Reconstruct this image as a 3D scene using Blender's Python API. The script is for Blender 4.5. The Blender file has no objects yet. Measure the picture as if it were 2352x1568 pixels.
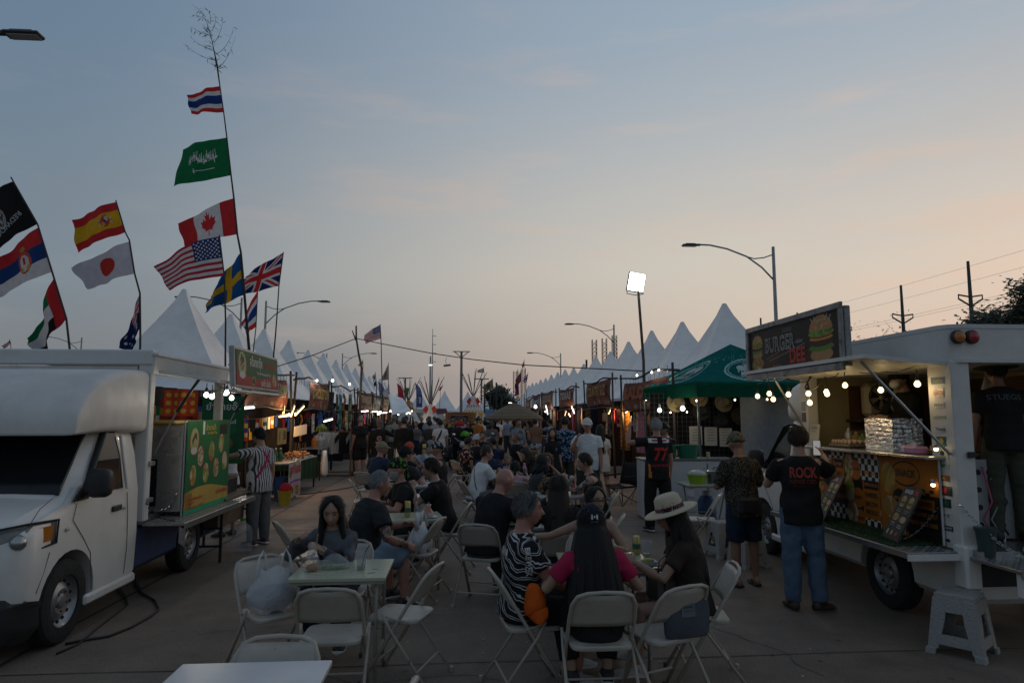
import bpy, bmesh, math, random
import numpy as np
from mathutils import Vector, Matrix
from mathutils.bvhtree import BVHTree
random.seed(7); rng = np.random.default_rng(7)
sc = bpy.context.scene
COL = sc.collection
R_ = math.radians
# --- camera
PITCH = math.atan(168/1568); YAW = math.atan(120/1568*math.cos(PITCH)); CAMZ = 1.85
cam_d = bpy.data.cameras.new('camera'); cam_d.lens = 24; cam_d.sensor_width = 36; cam_d.clip_end = 4000; cam_d.clip_start = .05
cam = bpy.data.objects.new('camera',cam_d); COL.objects.link(cam)
cam.location = (0,0,CAMZ); cam.rotation_euler = (math.pi/2+PITCH,0,-YAW)
sc.camera = cam
# --- sky
SUN_AZ = R_(52)
w = bpy.data.worlds.new('World'); sc.world = w; w.use_nodes = True
nt = w.node_tree; nt.nodes.clear()
def wn(t,**k):
 n = nt.nodes.new(t)
 for a, b in k.items(): setattr(n,a,b)
 return n
def lk(a,b): nt.links.new(a,b)
def wmath(op,a,b=None,c=None):
 n = wn('ShaderNodeMath',operation=op)
 for i, v in enumerate((a,b,c)):
  if v is None: continue
  if isinstance(v,(int,float)): n.inputs[i].default_value = v
  else: lk(v,n.inputs[i])
 return n.outputs[0]
def wmix(f,a,b,mode='MIX'):
 n = wn('ShaderNodeMixRGB',blend_type=mode)
 for i, v in enumerate((f,a,b)):
  if isinstance(v,(int,float)): n.inputs[i].default_value = v
  elif isinstance(v,tuple): n.inputs[i].default_value = (*v,1)
  else: lk(v,n.inputs[i])
 return n.outputs[0]
def s2l(r,g,b): return tuple(((c/255)/12.92 if c/255 <= .04045 else ((c/255+.055)/1.055)**2.4) for c in (r,g,b))
tc = wn('ShaderNodeTexCoord'); sep = wn('ShaderNodeSeparateXYZ'); lk(tc.outputs['Generated'],sep.inputs[0])
X, Y, Z = sep.outputs
hl = wmath('SQRT',wmath('ADD',wmath('MULTIPLY',X,X),wmath('MULTIPLY',Y,Y)))
dsun = wmath('DIVIDE',wmath('ADD',wmath('MULTIPLY',X,math.sin(SUN_AZ)),wmath('MULTIPLY',Y,math.cos(SUN_AZ))),wmath('MAXIMUM',hl,.001))
def smooth(v,lo,hi):
 n = wn('ShaderNodeMapRange',interpolation_type='SMOOTHSTEP'); lk(v,n.inputs[0]); n.inputs[1].default_value = lo; n.inputs[2].default_value = hi
 return n.outputs[0]
fs = smooth(dsun,.05,.98); fh = smooth(dsun,.38,1.0)
hor = wmix(fh,s2l(124,127,131),s2l(210,187,171))
mid = wmix(fs,s2l(117,133,146),s2l(208,200,188))
top = wmix(fs,s2l(100,124,149),s2l(150,168,185))
zen = s2l(108,122,143)
g1 = wmix(smooth(Z,.01,.22),hor,mid)
g2 = wmix(smooth(Z,.16,.56),g1,top)
g3 = wmix(smooth(Z,.5,1.0),g2,zen)
mp = wn('ShaderNodeMapping'); mp.inputs['Scale'].default_value = (1.6,1.6,9.0); lk(tc.outputs['Generated'],mp.inputs[0])
nz = wn('ShaderNodeTexNoise'); nz.inputs['Scale'].default_value = 2.2; nz.inputs['Detail'].default_value = 6; nz.inputs['Roughness'].default_value = .58; lk(mp.outputs[0],nz.inputs['Vector'])
cl = smooth(nz.outputs['Fac'],.50,.78)
cl = wmath('MULTIPLY',cl,wmath('MULTIPLY',smooth(Z,.02,.12),wmath('SUBTRACT',1.0,smooth(Z,.25,.7))))
g4 = wmix(wmath('MULTIPLY',cl,.46),g3,wmix(fs,s2l(144,150,158),s2l(226,190,166)))
mp2 = wn('ShaderNodeMapping'); mp2.inputs['Scale'].default_value = (1.2,1.2,5.0); mp2.inputs['Location'].default_value = (3.1,.4,1.7); lk(tc.outputs['Generated'],mp2.inputs[0])
nz2 = wn('ShaderNodeTexNoise'); nz2.inputs['Scale'].default_value = 1.7; nz2.inputs['Detail'].default_value = 5; lk(mp2.outputs[0],nz2.inputs['Vector'])
g5 = wmix(wmath('MULTIPLY',smooth(nz2.outputs['Fac'],.45,.72),.10),g4,wmix(fs,s2l(124,128,140),s2l(178,162,158)))
sky = wn('ShaderNodeTexSky',sky_type='NISHITA'); sky.sun_disc = False; sky.sun_elevation = R_(1.0); sky.sun_rotation = SUN_AZ; sky.dust_density = 4; sky.air_density = 1.5
skyc = wmix(1.0,sky.outputs[0],(.9,.9,.9),'MULTIPLY')
g6 = wmix(.04,g5,skyc)
bg = wn('ShaderNodeBackground'); lk(g6,bg.inputs[0]); bg.inputs[1].default_value = 1.0
out = wn('ShaderNodeOutputWorld'); lk(bg.outputs[0],out.inputs[0])
# --- last sunlight, very weak and broad
sd = bpy.data.lights.new('sun','SUN'); sd.energy = .12; sd.angle = R_(25); sd.color = (1,.78,.6)
so = bpy.data.objects.new('sun',sd); COL.objects.link(so)
so.rotation_euler = Vector((-math.sin(SUN_AZ),-math.cos(SUN_AZ),-math.tan(R_(9)))).to_track_quat('-Z','Y').to_euler()
# --- exposure / engine
sc.view_settings.view_transform = 'Standard'; sc.view_settings.look = 'None'; sc.view_settings.exposure = 0; sc.view_settings.gamma = 1
sc.render.engine = 'CYCLES'; sc.cycles.use_denoising = True; sc.cycles.max_bounces = 6; sc.cycles.diffuse_bounces = 3; sc.cycles.glossy_bounces = 3
sc.cycles.transparent_max_bounces = 16; sc.cycles.sample_clamp_indirect = 4; sc.cycles.caustics_reflective = False; sc.cycles.caustics_refractive = False
# --- pixel helpers (photo measured at 2352 px wide)
_F = Vector((math.sin(YAW)*math.cos(PITCH),math.cos(YAW)*math.cos(PITCH),math.sin(PITCH)))
_Rt = Vector((math.cos(YAW),-math.sin(YAW),0)); _U = _Rt.cross(_F)
def W(px,py,Y=None,z=0.,X=None):
 d = _F + _Rt*((px-1176)/1568) - _U*((py-784)/1568)
 t = Y/d.y if Y is not None else (X/d.x if X is not None else (z-CAMZ)/d.z)
 return Vector((0,0,CAMZ)) + d*t
# --- materials
_M = {}
def mat(name,col,rough=.6,metal=0.,var=.0,vscale=6.,bump=0.,bscale=40.,spec=.5,trans=0.,alpha=1.,emit=0.,ecol=None,col2=None,cscale=None,clo=.45,chi=.55,coat=0.):
 """procedural Principled material; var = value variation by noise; col2 = second colour mixed in patches"""
 if name in _M: return _M[name]
 m = bpy.data.materials.new(name); m.use_nodes = True; t = m.node_tree
 b = t.nodes['Principled BSDF']
 b.inputs['Base Color'].default_value = (*col,1); b.inputs['Roughness'].default_value = rough; b.inputs['Metallic'].default_value = metal
 b.inputs['Specular IOR Level'].default_value = spec
 if coat: b.inputs['Coat Weight'].default_value = coat
 if trans: b.inputs['Transmission Weight'].default_value = trans
 if alpha < 1: b.inputs['Alpha'].default_value = alpha
 if emit: b.inputs['Emission Strength'].default_value = emit; b.inputs['Emission Color'].default_value = (*(ecol or col),1)
 src = None; c = t.nodes.new('ShaderNodeTexCoord')
 def noise(scale,detail=5,rough_=.6):
  n = t.nodes.new('ShaderNodeTexNoise'); n.inputs['Scale'].default_value = scale; n.inputs['Detail'].default_value = detail; n.inputs['Roughness'].default_value = rough_
  t.links.new(c.outputs['Object'],n.inputs['Vector']); return n
 if col2 is not None:
  n = noise(cscale or vscale); mr = t.nodes.new('ShaderNodeMapRange'); t.links.new(n.outputs['Fac'],mr.inputs[0]); mr.inputs[1].default_value = clo; mr.inputs[2].default_value = chi
  mx = t.nodes.new('ShaderNodeMixRGB'); t.links.new(mr.outputs[0],mx.inputs[0]); mx.inputs[1].default_value = (*col,1); mx.inputs[2].default_value = (*col2,1); src = mx.outputs[0]
 if var:
  n = noise(vscale,8,.65); mr = t.nodes.new('ShaderNodeMapRange'); t.links.new(n.outputs['Fac'],mr.inputs[0])
  mr.inputs[1].default_value = .25; mr.inputs[2].default_value = .75; mr.inputs[3].default_value = 1-var; mr.inputs[4].default_value = 1+var*.6
  mx = t.nodes.new('ShaderNodeMixRGB'); mx.blend_type = 'MULTIPLY'; mx.inputs[0].default_value = 1
  if src is None: mx.inputs[1].default_value = (*col,1)
  else: t.links.new(src,mx.inputs[1])
  t.links.new(mr.outputs[0],mx.inputs[2]); src = mx.outputs[0]
  r2 = t.nodes.new('ShaderNodeMapRange'); t.links.new(n.outputs['Fac'],r2.inputs[0]); r2.inputs[3].default_value = min(1,rough*1.25); r2.inputs[4].default_value = rough*.75
  t.links.new(r2.outputs[0],b.inputs['Roughness'])
 if src is not None: t.links.new(src,b.inputs['Base Color'])
 if bump:
  n = noise(bscale,4); bp = t.nodes.new('ShaderNodeBump'); bp.inputs['Strength'].default_value = bump; bp.inputs['Distance'].default_value = .02
  t.links.new(n.outputs['Fac'],bp.inputs['Height']); t.links.new(bp.outputs[0],b.inputs['Normal'])
 _M[name] = m; return m
def glow(name,col,s):
 if name in _M: return _M[name]
 m = bpy.data.materials.new(name); m.use_nodes = True; t = m.node_tree; t.nodes.clear()
 e = t.nodes.new('ShaderNodeEmission'); e.inputs[0].default_value = (*col,1); e.inputs[1].default_value = s
 o = t.nodes.new('ShaderNodeOutputMaterial'); t.links.new(e.outputs[0],o.inputs[0]); _M[name] = m; return m
def lamp_light(par,p,watts,col=(1,.75,.45),r=.03):
 l = bpy.data.lights.new('bulb_light','POINT'); l.energy = watts; l.color = col; l.shadow_soft_size = r
 o = bpy.data.objects.new('bulb_light',l); COL.objects.link(o); o.location = p; o.parent = par; return o
def print_mat(name='print',rough=.55,transl=0.,bump=.15,bscale=60,soil=.12):
 """material for printed cloth / vinyl: flat print colour comes from the face attribute"""
 if name in _M: return _M[name]
 m = bpy.data.materials.new(name); m.use_nodes = True; t = m.node_tree; b = t.nodes['Principled BSDF']
 a = t.nodes.new('ShaderNodeAttribute'); a.attribute_name = 'Col'
 c = t.nodes.new('ShaderNodeTexCoord'); n = t.nodes.new('ShaderNodeTexNoise'); n.inputs['Scale'].default_value = 7; n.inputs['Detail'].default_value = 8
 t.links.new(c.outputs['Object'],n.inputs['Vector'])
 mr = t.nodes.new('ShaderNodeMapRange'); t.links.new(n.outputs['Fac'],mr.inputs[0]); mr.inputs[1].default_value = .3; mr.inputs[2].default_value = .7; mr.inputs[3].default_value = 1-soil; mr.inputs[4].default_value = 1+soil*.5
 mx = t.nodes.new('ShaderNodeMixRGB'); mx.blend_type = 'MULTIPLY'; mx.inputs[0].default_value = 1; t.links.new(a.outputs['Color'],mx.inputs[1]); t.links.new(mr.outputs[0],mx.inputs[2])
 t.links.new(mx.outputs[0],b.inputs['Base Color']); b.inputs['Roughness'].default_value = rough; b.inputs['Specular IOR Level'].default_value = .18
 n2 = t.nodes.new('ShaderNodeTexNoise'); n2.inputs['Scale'].default_value = bscale; t.links.new(c.outputs['Object'],n2.inputs['Vector'])
 bp = t.nodes.new('ShaderNodeBump'); bp.inputs['Strength'].default_value = bump; bp.inputs['Distance'].default_value = .01; t.links.new(n2.outputs['Fac'],bp.inputs['Height']); t.links.new(bp.outputs[0],b.inputs['Normal'])
 if transl:
  tr = t.nodes.new('ShaderNodeBsdfTranslucent'); t.links.new(mx.outputs[0],tr.inputs[0])
  ms = t.nodes.new('ShaderNodeMixShader'); ms.inputs[0].default_value = transl
  t.links.new(b.outputs[0],ms.inputs[1]); t.links.new(tr.outputs[0],ms.inputs[2]); t.links.new(ms.outputs[0],t.nodes['Material Output'].inputs[0])
 _M[name] = m; return m
# --- mesh building
class MB:
 def __init__(s): s.v = []; s.f = []
 def add(s,vs,fs):
  o = len(s.v); s.v.extend([tuple(v) for v in vs]); s.f.extend([tuple(i+o for i in f) for f in fs]); return s
 def box(s,c,d,ch=.0,rz=0.,M=None):
  hx, hy, hz = d[0]/2, d[1]/2, d[2]/2; ch = min(ch,hx*.9,hy*.9,hz*.9)
  if M is None: M = Matrix.Rotation(rz,3,'Z')
  c = Vector(c)
  if ch <= 0:
   vs = [c+M@Vector((x*hx,y*hy,z*hz)) for x in (-1,1) for y in (-1,1) for z in (-1,1)]
   return s.add(vs,[(0,1,3,2),(4,6,7,5),(0,4,5,1),(2,3,7,6),(0,2,6,4),(1,5,7,3)])
  vs = []; idx = {}
  for x in (-1,1):
   for y in (-1,1):
    for z in (-1,1):
     for a in range(3):
      p = [x*(hx-ch),y*(hy-ch),z*(hz-ch)]; p[a] += (x,y,z)[a]*ch
      idx[x,y,z,a] = len(vs); vs.append(c+M@Vector(p))
  F = []
  for a in range(3):
   b_, c_ = (a+1) % 3, (a+2) % 3
   for sg in (-1,1):
    q = []
    for u, v in ((-1,-1),(1,-1),(1,1),(-1,1)):
     k = [0,0,0]; k[a] = sg; k[b_] = u; k[c_] = v; q.append(idx[k[0],k[1],k[2],a])
    F.append(tuple(q if sg > 0 else q[::-1]))
   for u in (-1,1):
    for v in (-1,1):
     k0 = [0]*3; k1 = [0]*3; k0[a] = -1; k1[a] = 1
     for k in (k0,k1): k[b_] = u; k[c_] = v
     q = (idx[(*k0,b_)],idx[(*k1,b_)],idx[(*k1,c_)],idx[(*k0,c_)])
     F.append(q if u*v > 0 else q[::-1])
  for x in (-1,1):
   for y in (-1,1):
    for z in (-1,1):
     q = (idx[x,y,z,0],idx[x,y,z,1],idx[x,y,z,2]); F.append(q if x*y*z > 0 else q[::-1])
  return s.add(vs,F)
 def loft(s,rings,cap=True,closed=True):
  n = len(rings[0]); o = len(s.v)
  for r in rings: s.v.extend([tuple(p) for p in r])
  m = n if closed else n-1
  for i in range(len(rings)-1):
   for j in range(m):
    k = (j+1) % n; s.f.append((o+i*n+j,o+i*n+k,o+(i+1)*n+k,o+(i+1)*n+j))
  if cap: s.f.append(tuple(o+j for j in range(n))[::-1]); s.f.append(tuple(o+(len(rings)-1)*n+j for j in range(n)))
  return s
 def tube(s,pts,r,n=8,flat=1.,up=None,round_=False):
  pts = [Vector(p) for p in pts]
  rs = list(r) if hasattr(r,'__len__') else [r]*len(pts)
  if round_:
   d0 = (pts[0]-pts[1]).normalized(); d1 = (pts[-1]-pts[-2]).normalized()
   pts = [pts[0]+d0*rs[0]*.92,pts[0]+d0*rs[0]*.6]+pts+[pts[-1]+d1*rs[-1]*.6,pts[-1]+d1*rs[-1]*.92]
   rs = [rs[0]*.3,rs[0]*.8]+rs+[rs[-1]*.8,rs[-1]*.3]
  rings = []; u = None
  for i, p in enumerate(pts):
   t = (pts[min(i+1,len(pts)-1)]-pts[max(i-1,0)])
   t = t.normalized() if t.length > 1e-9 else Vector((0,0,1))
   if u is None:
    h = Vector(up) if up else (Vector((0,0,1)) if abs(t.z) < .9 else Vector((1,0,0)))
    u = t.cross(h).normalized()
   else:
    u = (u-t*u.dot(t)); u = u.normalized() if u.length > 1e-6 else t.orthogonal().normalized()
   v = t.cross(u)
   rings.append([p+(u*math.cos(2*math.pi*k/n)+v*flat*math.sin(2*math.pi*k/n))*rs[i] for k in range(n)])
  return s.loft(rings)
 def lathe(s,prof,c=(0,0,0),n=20,cap=True,M=None,sx=1.,sy=1.):
  c = Vector(c); rings = []
  for r, z in prof:
   ring = [Vector((r*sx*math.cos(2*math.pi*k/n),r*sy*math.sin(2*math.pi*k/n),z)) for k in range(n)]
   rings.append([c+(M@p if M is not None else p) for p in ring])
  return s.loft(rings,cap)
 def ell(s,c,r,n=12,m=8,M=None):
  prof = [(math.sin(math.pi*max(.03,min(.97,i/m))),-math.cos(math.pi*i/m)) for i in range(m+1)]
  c = Vector(c); rx, ry, rz = r if hasattr(r,'__len__') else (r,r,r); rings = []
  for q, z in prof:
   ring = [Vector((q*rx*math.cos(2*math.pi*k/n),q*ry*math.sin(2*math.pi*k/n),z*rz)) for k in range(n)]
   rings.append([c+(M@p if M is not None else p) for p in ring])
  return s.loft(rings)
 def prism(s,poly,d,M=None,c=(0,0,0)):
  """polygon in local xy, extruded along local z by d"""
  c = Vector(c); n = len(poly); M = M if M is not None else Matrix.Identity(3)
  a = [c+M@Vector((x,y,0)) for x,y in poly]; b = [c+M@Vector((x,y,d)) for x,y in poly]
  return s.add(a+b,[tuple(range(n))[::-1],tuple(range(n,2*n))]+[(i,(i+1) % n,n+(i+1) % n,n+i) for i in range(n)])
 def grid(s,fn,nu,nv):
  o = len(s.v)
  for j in range(nv+1):
   for i in range(nu+1): s.v.append(tuple(fn(i/nu,j/nv)))
  for j in range(nv):
   for i in range(nu):
    k = o+j*(nu+1)+i; s.f.append((k,k+1,k+nu+2,k+nu+1))
  return s
 def build(s,name,m,parent=None,smooth=False,loc=None,fix=True):
  me = bpy.data.meshes.new(name); me.from_pydata(s.v,[],s.f)
  if fix:
   b = bmesh.new(); b.from_mesh(me); bmesh.ops.recalc_face_normals(b,faces=b.faces); b.to_mesh(me); b.free()
  return link(name,me,m,parent,smooth,loc)
def link(name,me,m,parent=None,smooth=False,loc=None):
 if m is not None:
  for x in (m if isinstance(m,(list,tuple)) else [m]): me.materials.append(x)
 if smooth and len(me.polygons):
  me.polygons.foreach_set('use_smooth',[True]*len(me.polygons))
  if smooth != 'all':
   try: me.set_sharp_from_angle(angle=R_(40 if smooth is True else smooth))
   except Exception: pass
 o = bpy.data.objects.new(name,me); COL.objects.link(o)
 if parent is not None: o.parent = parent
 if loc is not None: o.location = loc
 return o
def tag(o,label=None,cat=None,group=None,kind=None):
 for k, v in (('label',label),('category',cat),('group',group),('kind',kind)):
  if v: o[k] = v
 return o
def thing(name,label,cat,loc=(0,0,0),rz=0.,group=None):
 o = bpy.data.objects.new(name,None); COL.objects.link(o); o.location = loc; o.rotation_euler = (0,0,rz); o.empty_display_size = .1
 return tag(o,label,cat,group)
def copy_tree(o,parent=None,loc=None,rz=None,label=None):
 c = o.copy(); COL.objects.link(c)
 if parent is not None: c.parent = parent
 for ch in list(o.children): copy_tree(ch,c)
 if loc is not None: c.location = loc
 if rz is not None: c.rotation_euler = (0,0,rz)
 if label: c['label'] = label
 return c
def RZ(a): return Matrix.Rotation(a,3,'Z')
def RX(a): return Matrix.Rotation(a,3,'X')
def RY(a): return Matrix.Rotation(a,3,'Y')
# --- lettering
def text_mesh(s,h=1.,bold=.0,align='CENTER',shear=0.,sx=1.):
 cu = bpy.data.curves.new('t','FONT'); cu.body = s; cu.size = h; cu.align_x = align; cu.align_y = 'CENTER'; cu.offset = bold*h; cu.shear = shear; cu.resolution_u = 3
 o = bpy.data.objects.new('t',cu); me = o.to_mesh()
 v = [(p.co.x*sx,p.co.y,p.co.z) for p in me.vertices]; f = [tuple(p.vertices) for p in me.polygons]
 o.to_mesh_clear(); bpy.data.objects.remove(o); bpy.data.curves.remove(cu)
 return v, f
def lettering(s,h,M4,m,parent=None,bold=.02,align='CENTER',shear=0.,name='lettering',width=None,sx=1.):
 """flat print: text in the local xy plane of M4 (local z = outward)"""
 v, f = text_mesh(s,h,bold,align,shear,sx)
 if not v: return None
 if width:
  xs = [p[0] for p in v]; k = width/(max(xs)-min(xs)); v = [(p[0]*k,p[1],p[2]) for p in v]
 me = bpy.data.meshes.new(name); me.from_pydata([tuple(M4@Vector(p)) for p in v],[],f)
 return link(name,me,m,parent)
def frame4(o,xdir,ydir):
 x = Vector(xdir).normalized(); z = x.cross(Vector(ydir)).normalized(); y = z.cross(x)
 M = Matrix((x,y,z)).transposed().to_4x4(); M.translation = Vector(o); return M
# --- printed sheets (one flat colour per face)
def sheet(name,nu,nv,pos,colfn,m,parent=None,thick=0.,smooth=True):
 """pos(U,V)->(N,3) array, colfn(U,V)->(M,3) linear colours at face centres; u right, v up"""
 u, v = np.meshgrid(np.linspace(0,1,nu+1),np.linspace(0,1,nv+1)); P = np.asarray(pos(u.ravel(),v.ravel()),float)
 i = np.arange(nu*nv); r, c = i//nu, i % nu; k = r*(nu+1)+c
 Fq = np.stack([k,k+1,k+nu+2,k+nu+1],1)
 uc, vc = (c+.5)/nu, (r+.5)/nv; C = np.clip(np.asarray(colfn(uc,vc),float),0,1)
 me = bpy.data.meshes.new(name); me.vertices.add(len(P)); me.vertices.foreach_set('co',P.ravel())
 me.loops.add(len(Fq)*4); me.loops.foreach_set('vertex_index',Fq.ravel()); me.polygons.add(len(Fq)); me.polygons.foreach_set('loop_start',np.arange(len(Fq))*4)
 me.update(calc_edges=True)
 at = me.color_attributes.new('Col','FLOAT_COLOR','CORNER')
 C4 = np.concatenate([C,np.ones((len(C),1))],1); at.data.foreach_set('color',np.repeat(C4,4,0).ravel())
 o = link(name,me,m,parent)
 if smooth: me.polygons.foreach_set('use_smooth',[True]*len(me.polygons))
 if thick:
  md = o.modifiers.new('thickness','SOLIDIFY'); md.thickness = thick
 return o
def planef(M4,w,h):
 """flat rectangle w x h centred on M4, u along local x, v along local y"""
 A = np.array(M4)
 def fn(u,v):
  p = np.stack([(u-.5)*w,(v-.5)*h,0*u,1+0*u],0); return (A@p)[:3].T
 return fn
class Art:
 """tiny painter working on face-centre coordinates (x to the right, y up, in units of sheet height)"""
 def __init__(s,u,v,asp,base): s.x = u*asp; s.y = v; s.asp = asp; s.c = np.tile(np.array(base,float),(len(u),1))
 def put(s,m,col): s.c[m] = col; return s
 def rect(s,x0,y0,x1,y1,col): return s.put((s.x >= x0) & (s.x < x1) & (s.y >= y0) & (s.y < y1),col)
 def ell(s,cx,cy,rx,ry,col,inner=0.):
  d = ((s.x-cx)/rx)**2+((s.y-cy)/ry)**2; return s.put((d < 1) & (d >= inner**2),col)
 def poly(s,pts,col):
  ins = np.zeros(len(s.x),bool); n = len(pts)
  for i in range(n):
   (x0,y0), (x1,y1) = pts[i], pts[(i+1) % n]
   cnd = ((y0 > s.y) != (y1 > s.y)) & (s.x < (x1-x0)*(s.y-y0)/((y1-y0) if y1 != y0 else 1e-9)+x0); ins ^= cnd
  return s.put(ins,col)
 def line(s,x0,y0,x1,y1,w,col):
  dx, dy = x1-x0, y1-y0; t = np.clip(((s.x-x0)*dx+(s.y-y0)*dy)/(dx*dx+dy*dy),0,1)
  return s.put((s.x-x0-t*dx)**2+(s.y-y0-t*dy)**2 < (w/2)**2,col)
 def noise(s,cx,cy,rx,ry,cols,sc_=30.,seed=0):
  d = ((s.x-cx)/rx)**2+((s.y-cy)/ry)**2 < 1; rg = np.random.default_rng(seed); a = rg.uniform(-1,1,(4,2))*sc_; ph = rg.uniform(0,6,4)
  f = sum(np.sin(a[k,0]*s.x+a[k,1]*s.y+ph[k]+2*np.sin(a[(k+1) % 4,1]*s.x*.7+a[k,0]*s.y*.6)) for k in range(4))
  q = np.clip(((f+3)/6*len(cols)).astype(int),0,len(cols)-1)
  for i, c in enumerate(cols): s.put(d & (q == i),c)
  return s
PRINT = print_mat('vinyl_print',.5); CLOTHP = print_mat('cloth_print',.8,.0,.3,25,.2); FLAGP = print_mat('flag_print',.8,.35,.2,12)
WHITE = (.8,.8,.79)
# === people
PEND = []
SKIN = {'light': (.38,.225,.165),'ruddy': (.37,.18,.13),'tan': (.28,.15,.095),'asian': (.32,.19,.125),'dark': (.22,.12,.08)}
def skin(k): return mat('skin_'+k,SKIN[k],.5,var=.12,vscale=18,bump=.08,bscale=120)
def cloth(name,col,**k): return mat('cloth_'+name,col,.85,var=k.pop('var',.18),vscale=k.pop('vscale',9),bump=k.pop('bump',.25),bscale=k.pop('bscale',26),spec=.2,**k)
def cloth_pattern(name,kind,cols,scale=20.,rot=0.):
 """woven / printed cloth patterns"""
 if name in _M: return _M[name]
 m = bpy.data.materials.new(name); m.use_nodes = True; t = m.node_tree; b = t.nodes['Principled BSDF']; b.inputs['Roughness'].default_value = .85; b.inputs['Specular IOR Level'].default_value = .2
 c = t.nodes.new('ShaderNodeTexCoord'); mp = t.nodes.new('ShaderNodeMapping'); t.links.new(c.outputs['Object'],mp.inputs[0]); mp.inputs['Rotation'].default_value = (0,rot,0)
 cr = t.nodes.new('ShaderNodeValToRGB'); cr.color_ramp.interpolation = 'CONSTANT'
 while len(cr.color_ramp.elements) < len(cols): cr.color_ramp.elements.new(.5)
 for e, (p,col) in zip(cr.color_ramp.elements,cols): e.position = p; e.color = (*col,1)
 if kind == 'stripe':
  n = t.nodes.new('ShaderNodeTexWave'); n.inputs['Scale'].default_value = scale; n.inputs['Distortion'].default_value = .6; n.inputs['Detail'].default_value = 0; o = n.outputs['Fac']
 elif kind == 'zebra':
  n = t.nodes.new('ShaderNodeTexWave'); n.inputs['Scale'].default_value = scale; n.inputs['Distortion'].default_value = 4.5; n.inputs['Detail'].default_value = 2; n.inputs['Detail Scale'].default_value = 1.3; o = n.outputs['Fac']
 elif kind == 'spots':
  n = t.nodes.new('ShaderNodeTexVoronoi'); n.inputs['Scale'].default_value = scale; o = n.outputs['Distance']
 elif kind == 'check':
  n = t.nodes.new('ShaderNodeTexChecker'); n.inputs['Scale'].default_value = scale; o = n.outputs['Fac']
 else:
  n = t.nodes.new('ShaderNodeTexNoise'); n.inputs['Scale'].default_value = scale; n.inputs['Detail'].default_value = 3; o = n.outputs['Fac']
 t.links.new(mp.outputs[0],n.inputs['Vector']); t.links.new(o,cr.inputs[0]); t.links.new(cr.outputs[0],b.inputs['Base Color'])
 n2 = t.nodes.new('ShaderNodeTexNoise'); n2.inputs['Scale'].default_value = 24; t.links.new(c.outputs['Object'],n2.inputs['Vector'])
 bp = t.nodes.new('ShaderNodeBump'); bp.inputs['Strength'].default_value = .25; bp.inputs['Distance'].default_value = .02; t.links.new(n2.outputs['Fac'],bp.inputs['Height']); t.links.new(bp.outputs[0],b.inputs['Normal'])
 _M[name] = m; return m
def head_r(d):
 """radius of the head in direction d (x right, y face, z up) for unit head, metres"""
 x, y, z = d
 r = 1/math.sqrt((x/.076)**2+(y/.096)**2+(z/.112)**2)
 lo = max(0.,-z)
 if z < 0: r *= 1-.16*lo*min(1,abs(x)*1.4)+(.10*lo*max(0,y)) - .18*lo*max(0,-y)
 g = lambda cx, cz, s, a: a*math.exp(-((x-cx)**2+(z-cz)**2)/(2*s*s)) if y > 0 else 0
 r += g(.34,.06,.13,-.008)+g(-.34,.06,.13,-.008)+g(0,.26,.22,.004)+g(0,-.62,.13,.006)+g(0,-.9,.16,.006)+g(.4,-.25,.16,.004)+g(-.4,-.25,.16,.004)
 return r
def star(c,B,fn,n=28,m=20):
 """closed star-shaped surface around c; fn(dir)->radius; B = 3x3 basis"""
 mb = MB(); c = Vector(c); rings = []
 for i in range(m+1):
  th = math.pi*min(max(i/m,.02),.98); ring = []
  for k in range(n):
   a = 2*math.pi*k/n; d = Vector((math.sin(th)*math.cos(a),math.sin(th)*math.sin(a),-math.cos(th)))
   ring.append(c+B@(d*fn(d)))
  rings.append(ring)
 return mb.loft(rings)
def ik(sh,tgt,l1,l2,hint):
 d = tgt-sh; L = min(d.length,(l1+l2)*.985); u = d.normalized(); a = (l1*l1-l2*l2+L*L)/(2*L); h = math.sqrt(max(l1*l1-a*a,0))
 p = hint-u*hint.dot(u); p = p.normalized() if p.length > 1e-6 else u.orthogonal()
 return sh+u*a+p*h, sh+u*L
def ering(c,rx,ry,ax,ay,n=16,sq=2.4):
 out = []
 for k in range(n):
  a = 2*math.pi*k/n; ca, sa = math.cos(a), math.sin(a)
  out.append(c+ax*(rx*math.copysign(abs(ca)**(2/sq),ca))+ay*(ry*math.copysign(abs(sa)**(2/sq),sa)))
 return out
def hand(mb,wr,d,palm_n,side,s,curl=.5,grip=False):
 """palm plus five fingers from wrist wr along d; palm_n = palm facing direction; side: +1 thumb on local +cross"""
 d = d.normalized(); n = palm_n-d*palm_n.dot(d); n = n.normalized() if n.length > 1e-5 else d.orthogonal().normalized()
 x = d.cross(n)*side
 mb.loft([ering(wr-d*.02*s,.026*s,.02*s,x,n,8),ering(wr+d*.02*s,.034*s,.017*s,x,n,8),ering(wr+d*.06*s,.041*s,.015*s,x,n,8),ering(wr+d*.088*s,.040*s,.012*s,x,n,8)])
 for i, (ox,L) in enumerate(((.031,.068),(.011,.078),(-.010,.072),(-.030,.056))):
  p = wr+d*.08*s+x*ox*s; ang = 0; pts = [p]; r = [.0098*s]
  for k, fr in enumerate((.42,.33,.25)):
   ang += curl*(.9+.15*i)*(1.0 if k else .6); dd = d*math.cos(ang)+n*math.sin(ang)
   pts.append(pts[-1]+dd*L*fr*s); r.append((.0094,.0088,.0075)[k]*s)
  mb.tube(pts,r,6,round_=True)
 p0 = wr+d*.025*s+x*.03*s; p1 = p0+(d*.6+x*.65+n*.35)*.034*s; p2 = p1+(d*.85+x*.1+n*.45)*.034*s; p3 = p2+(d*.9-x*.15+n*.4)*.022*s
 mb.tube([p0-x*.012*s,p0,p1,p2,p3],[.012*s,.013*s,.0115*s,.010*s,.008*s],6,round_=True)
NP = [0]
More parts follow.
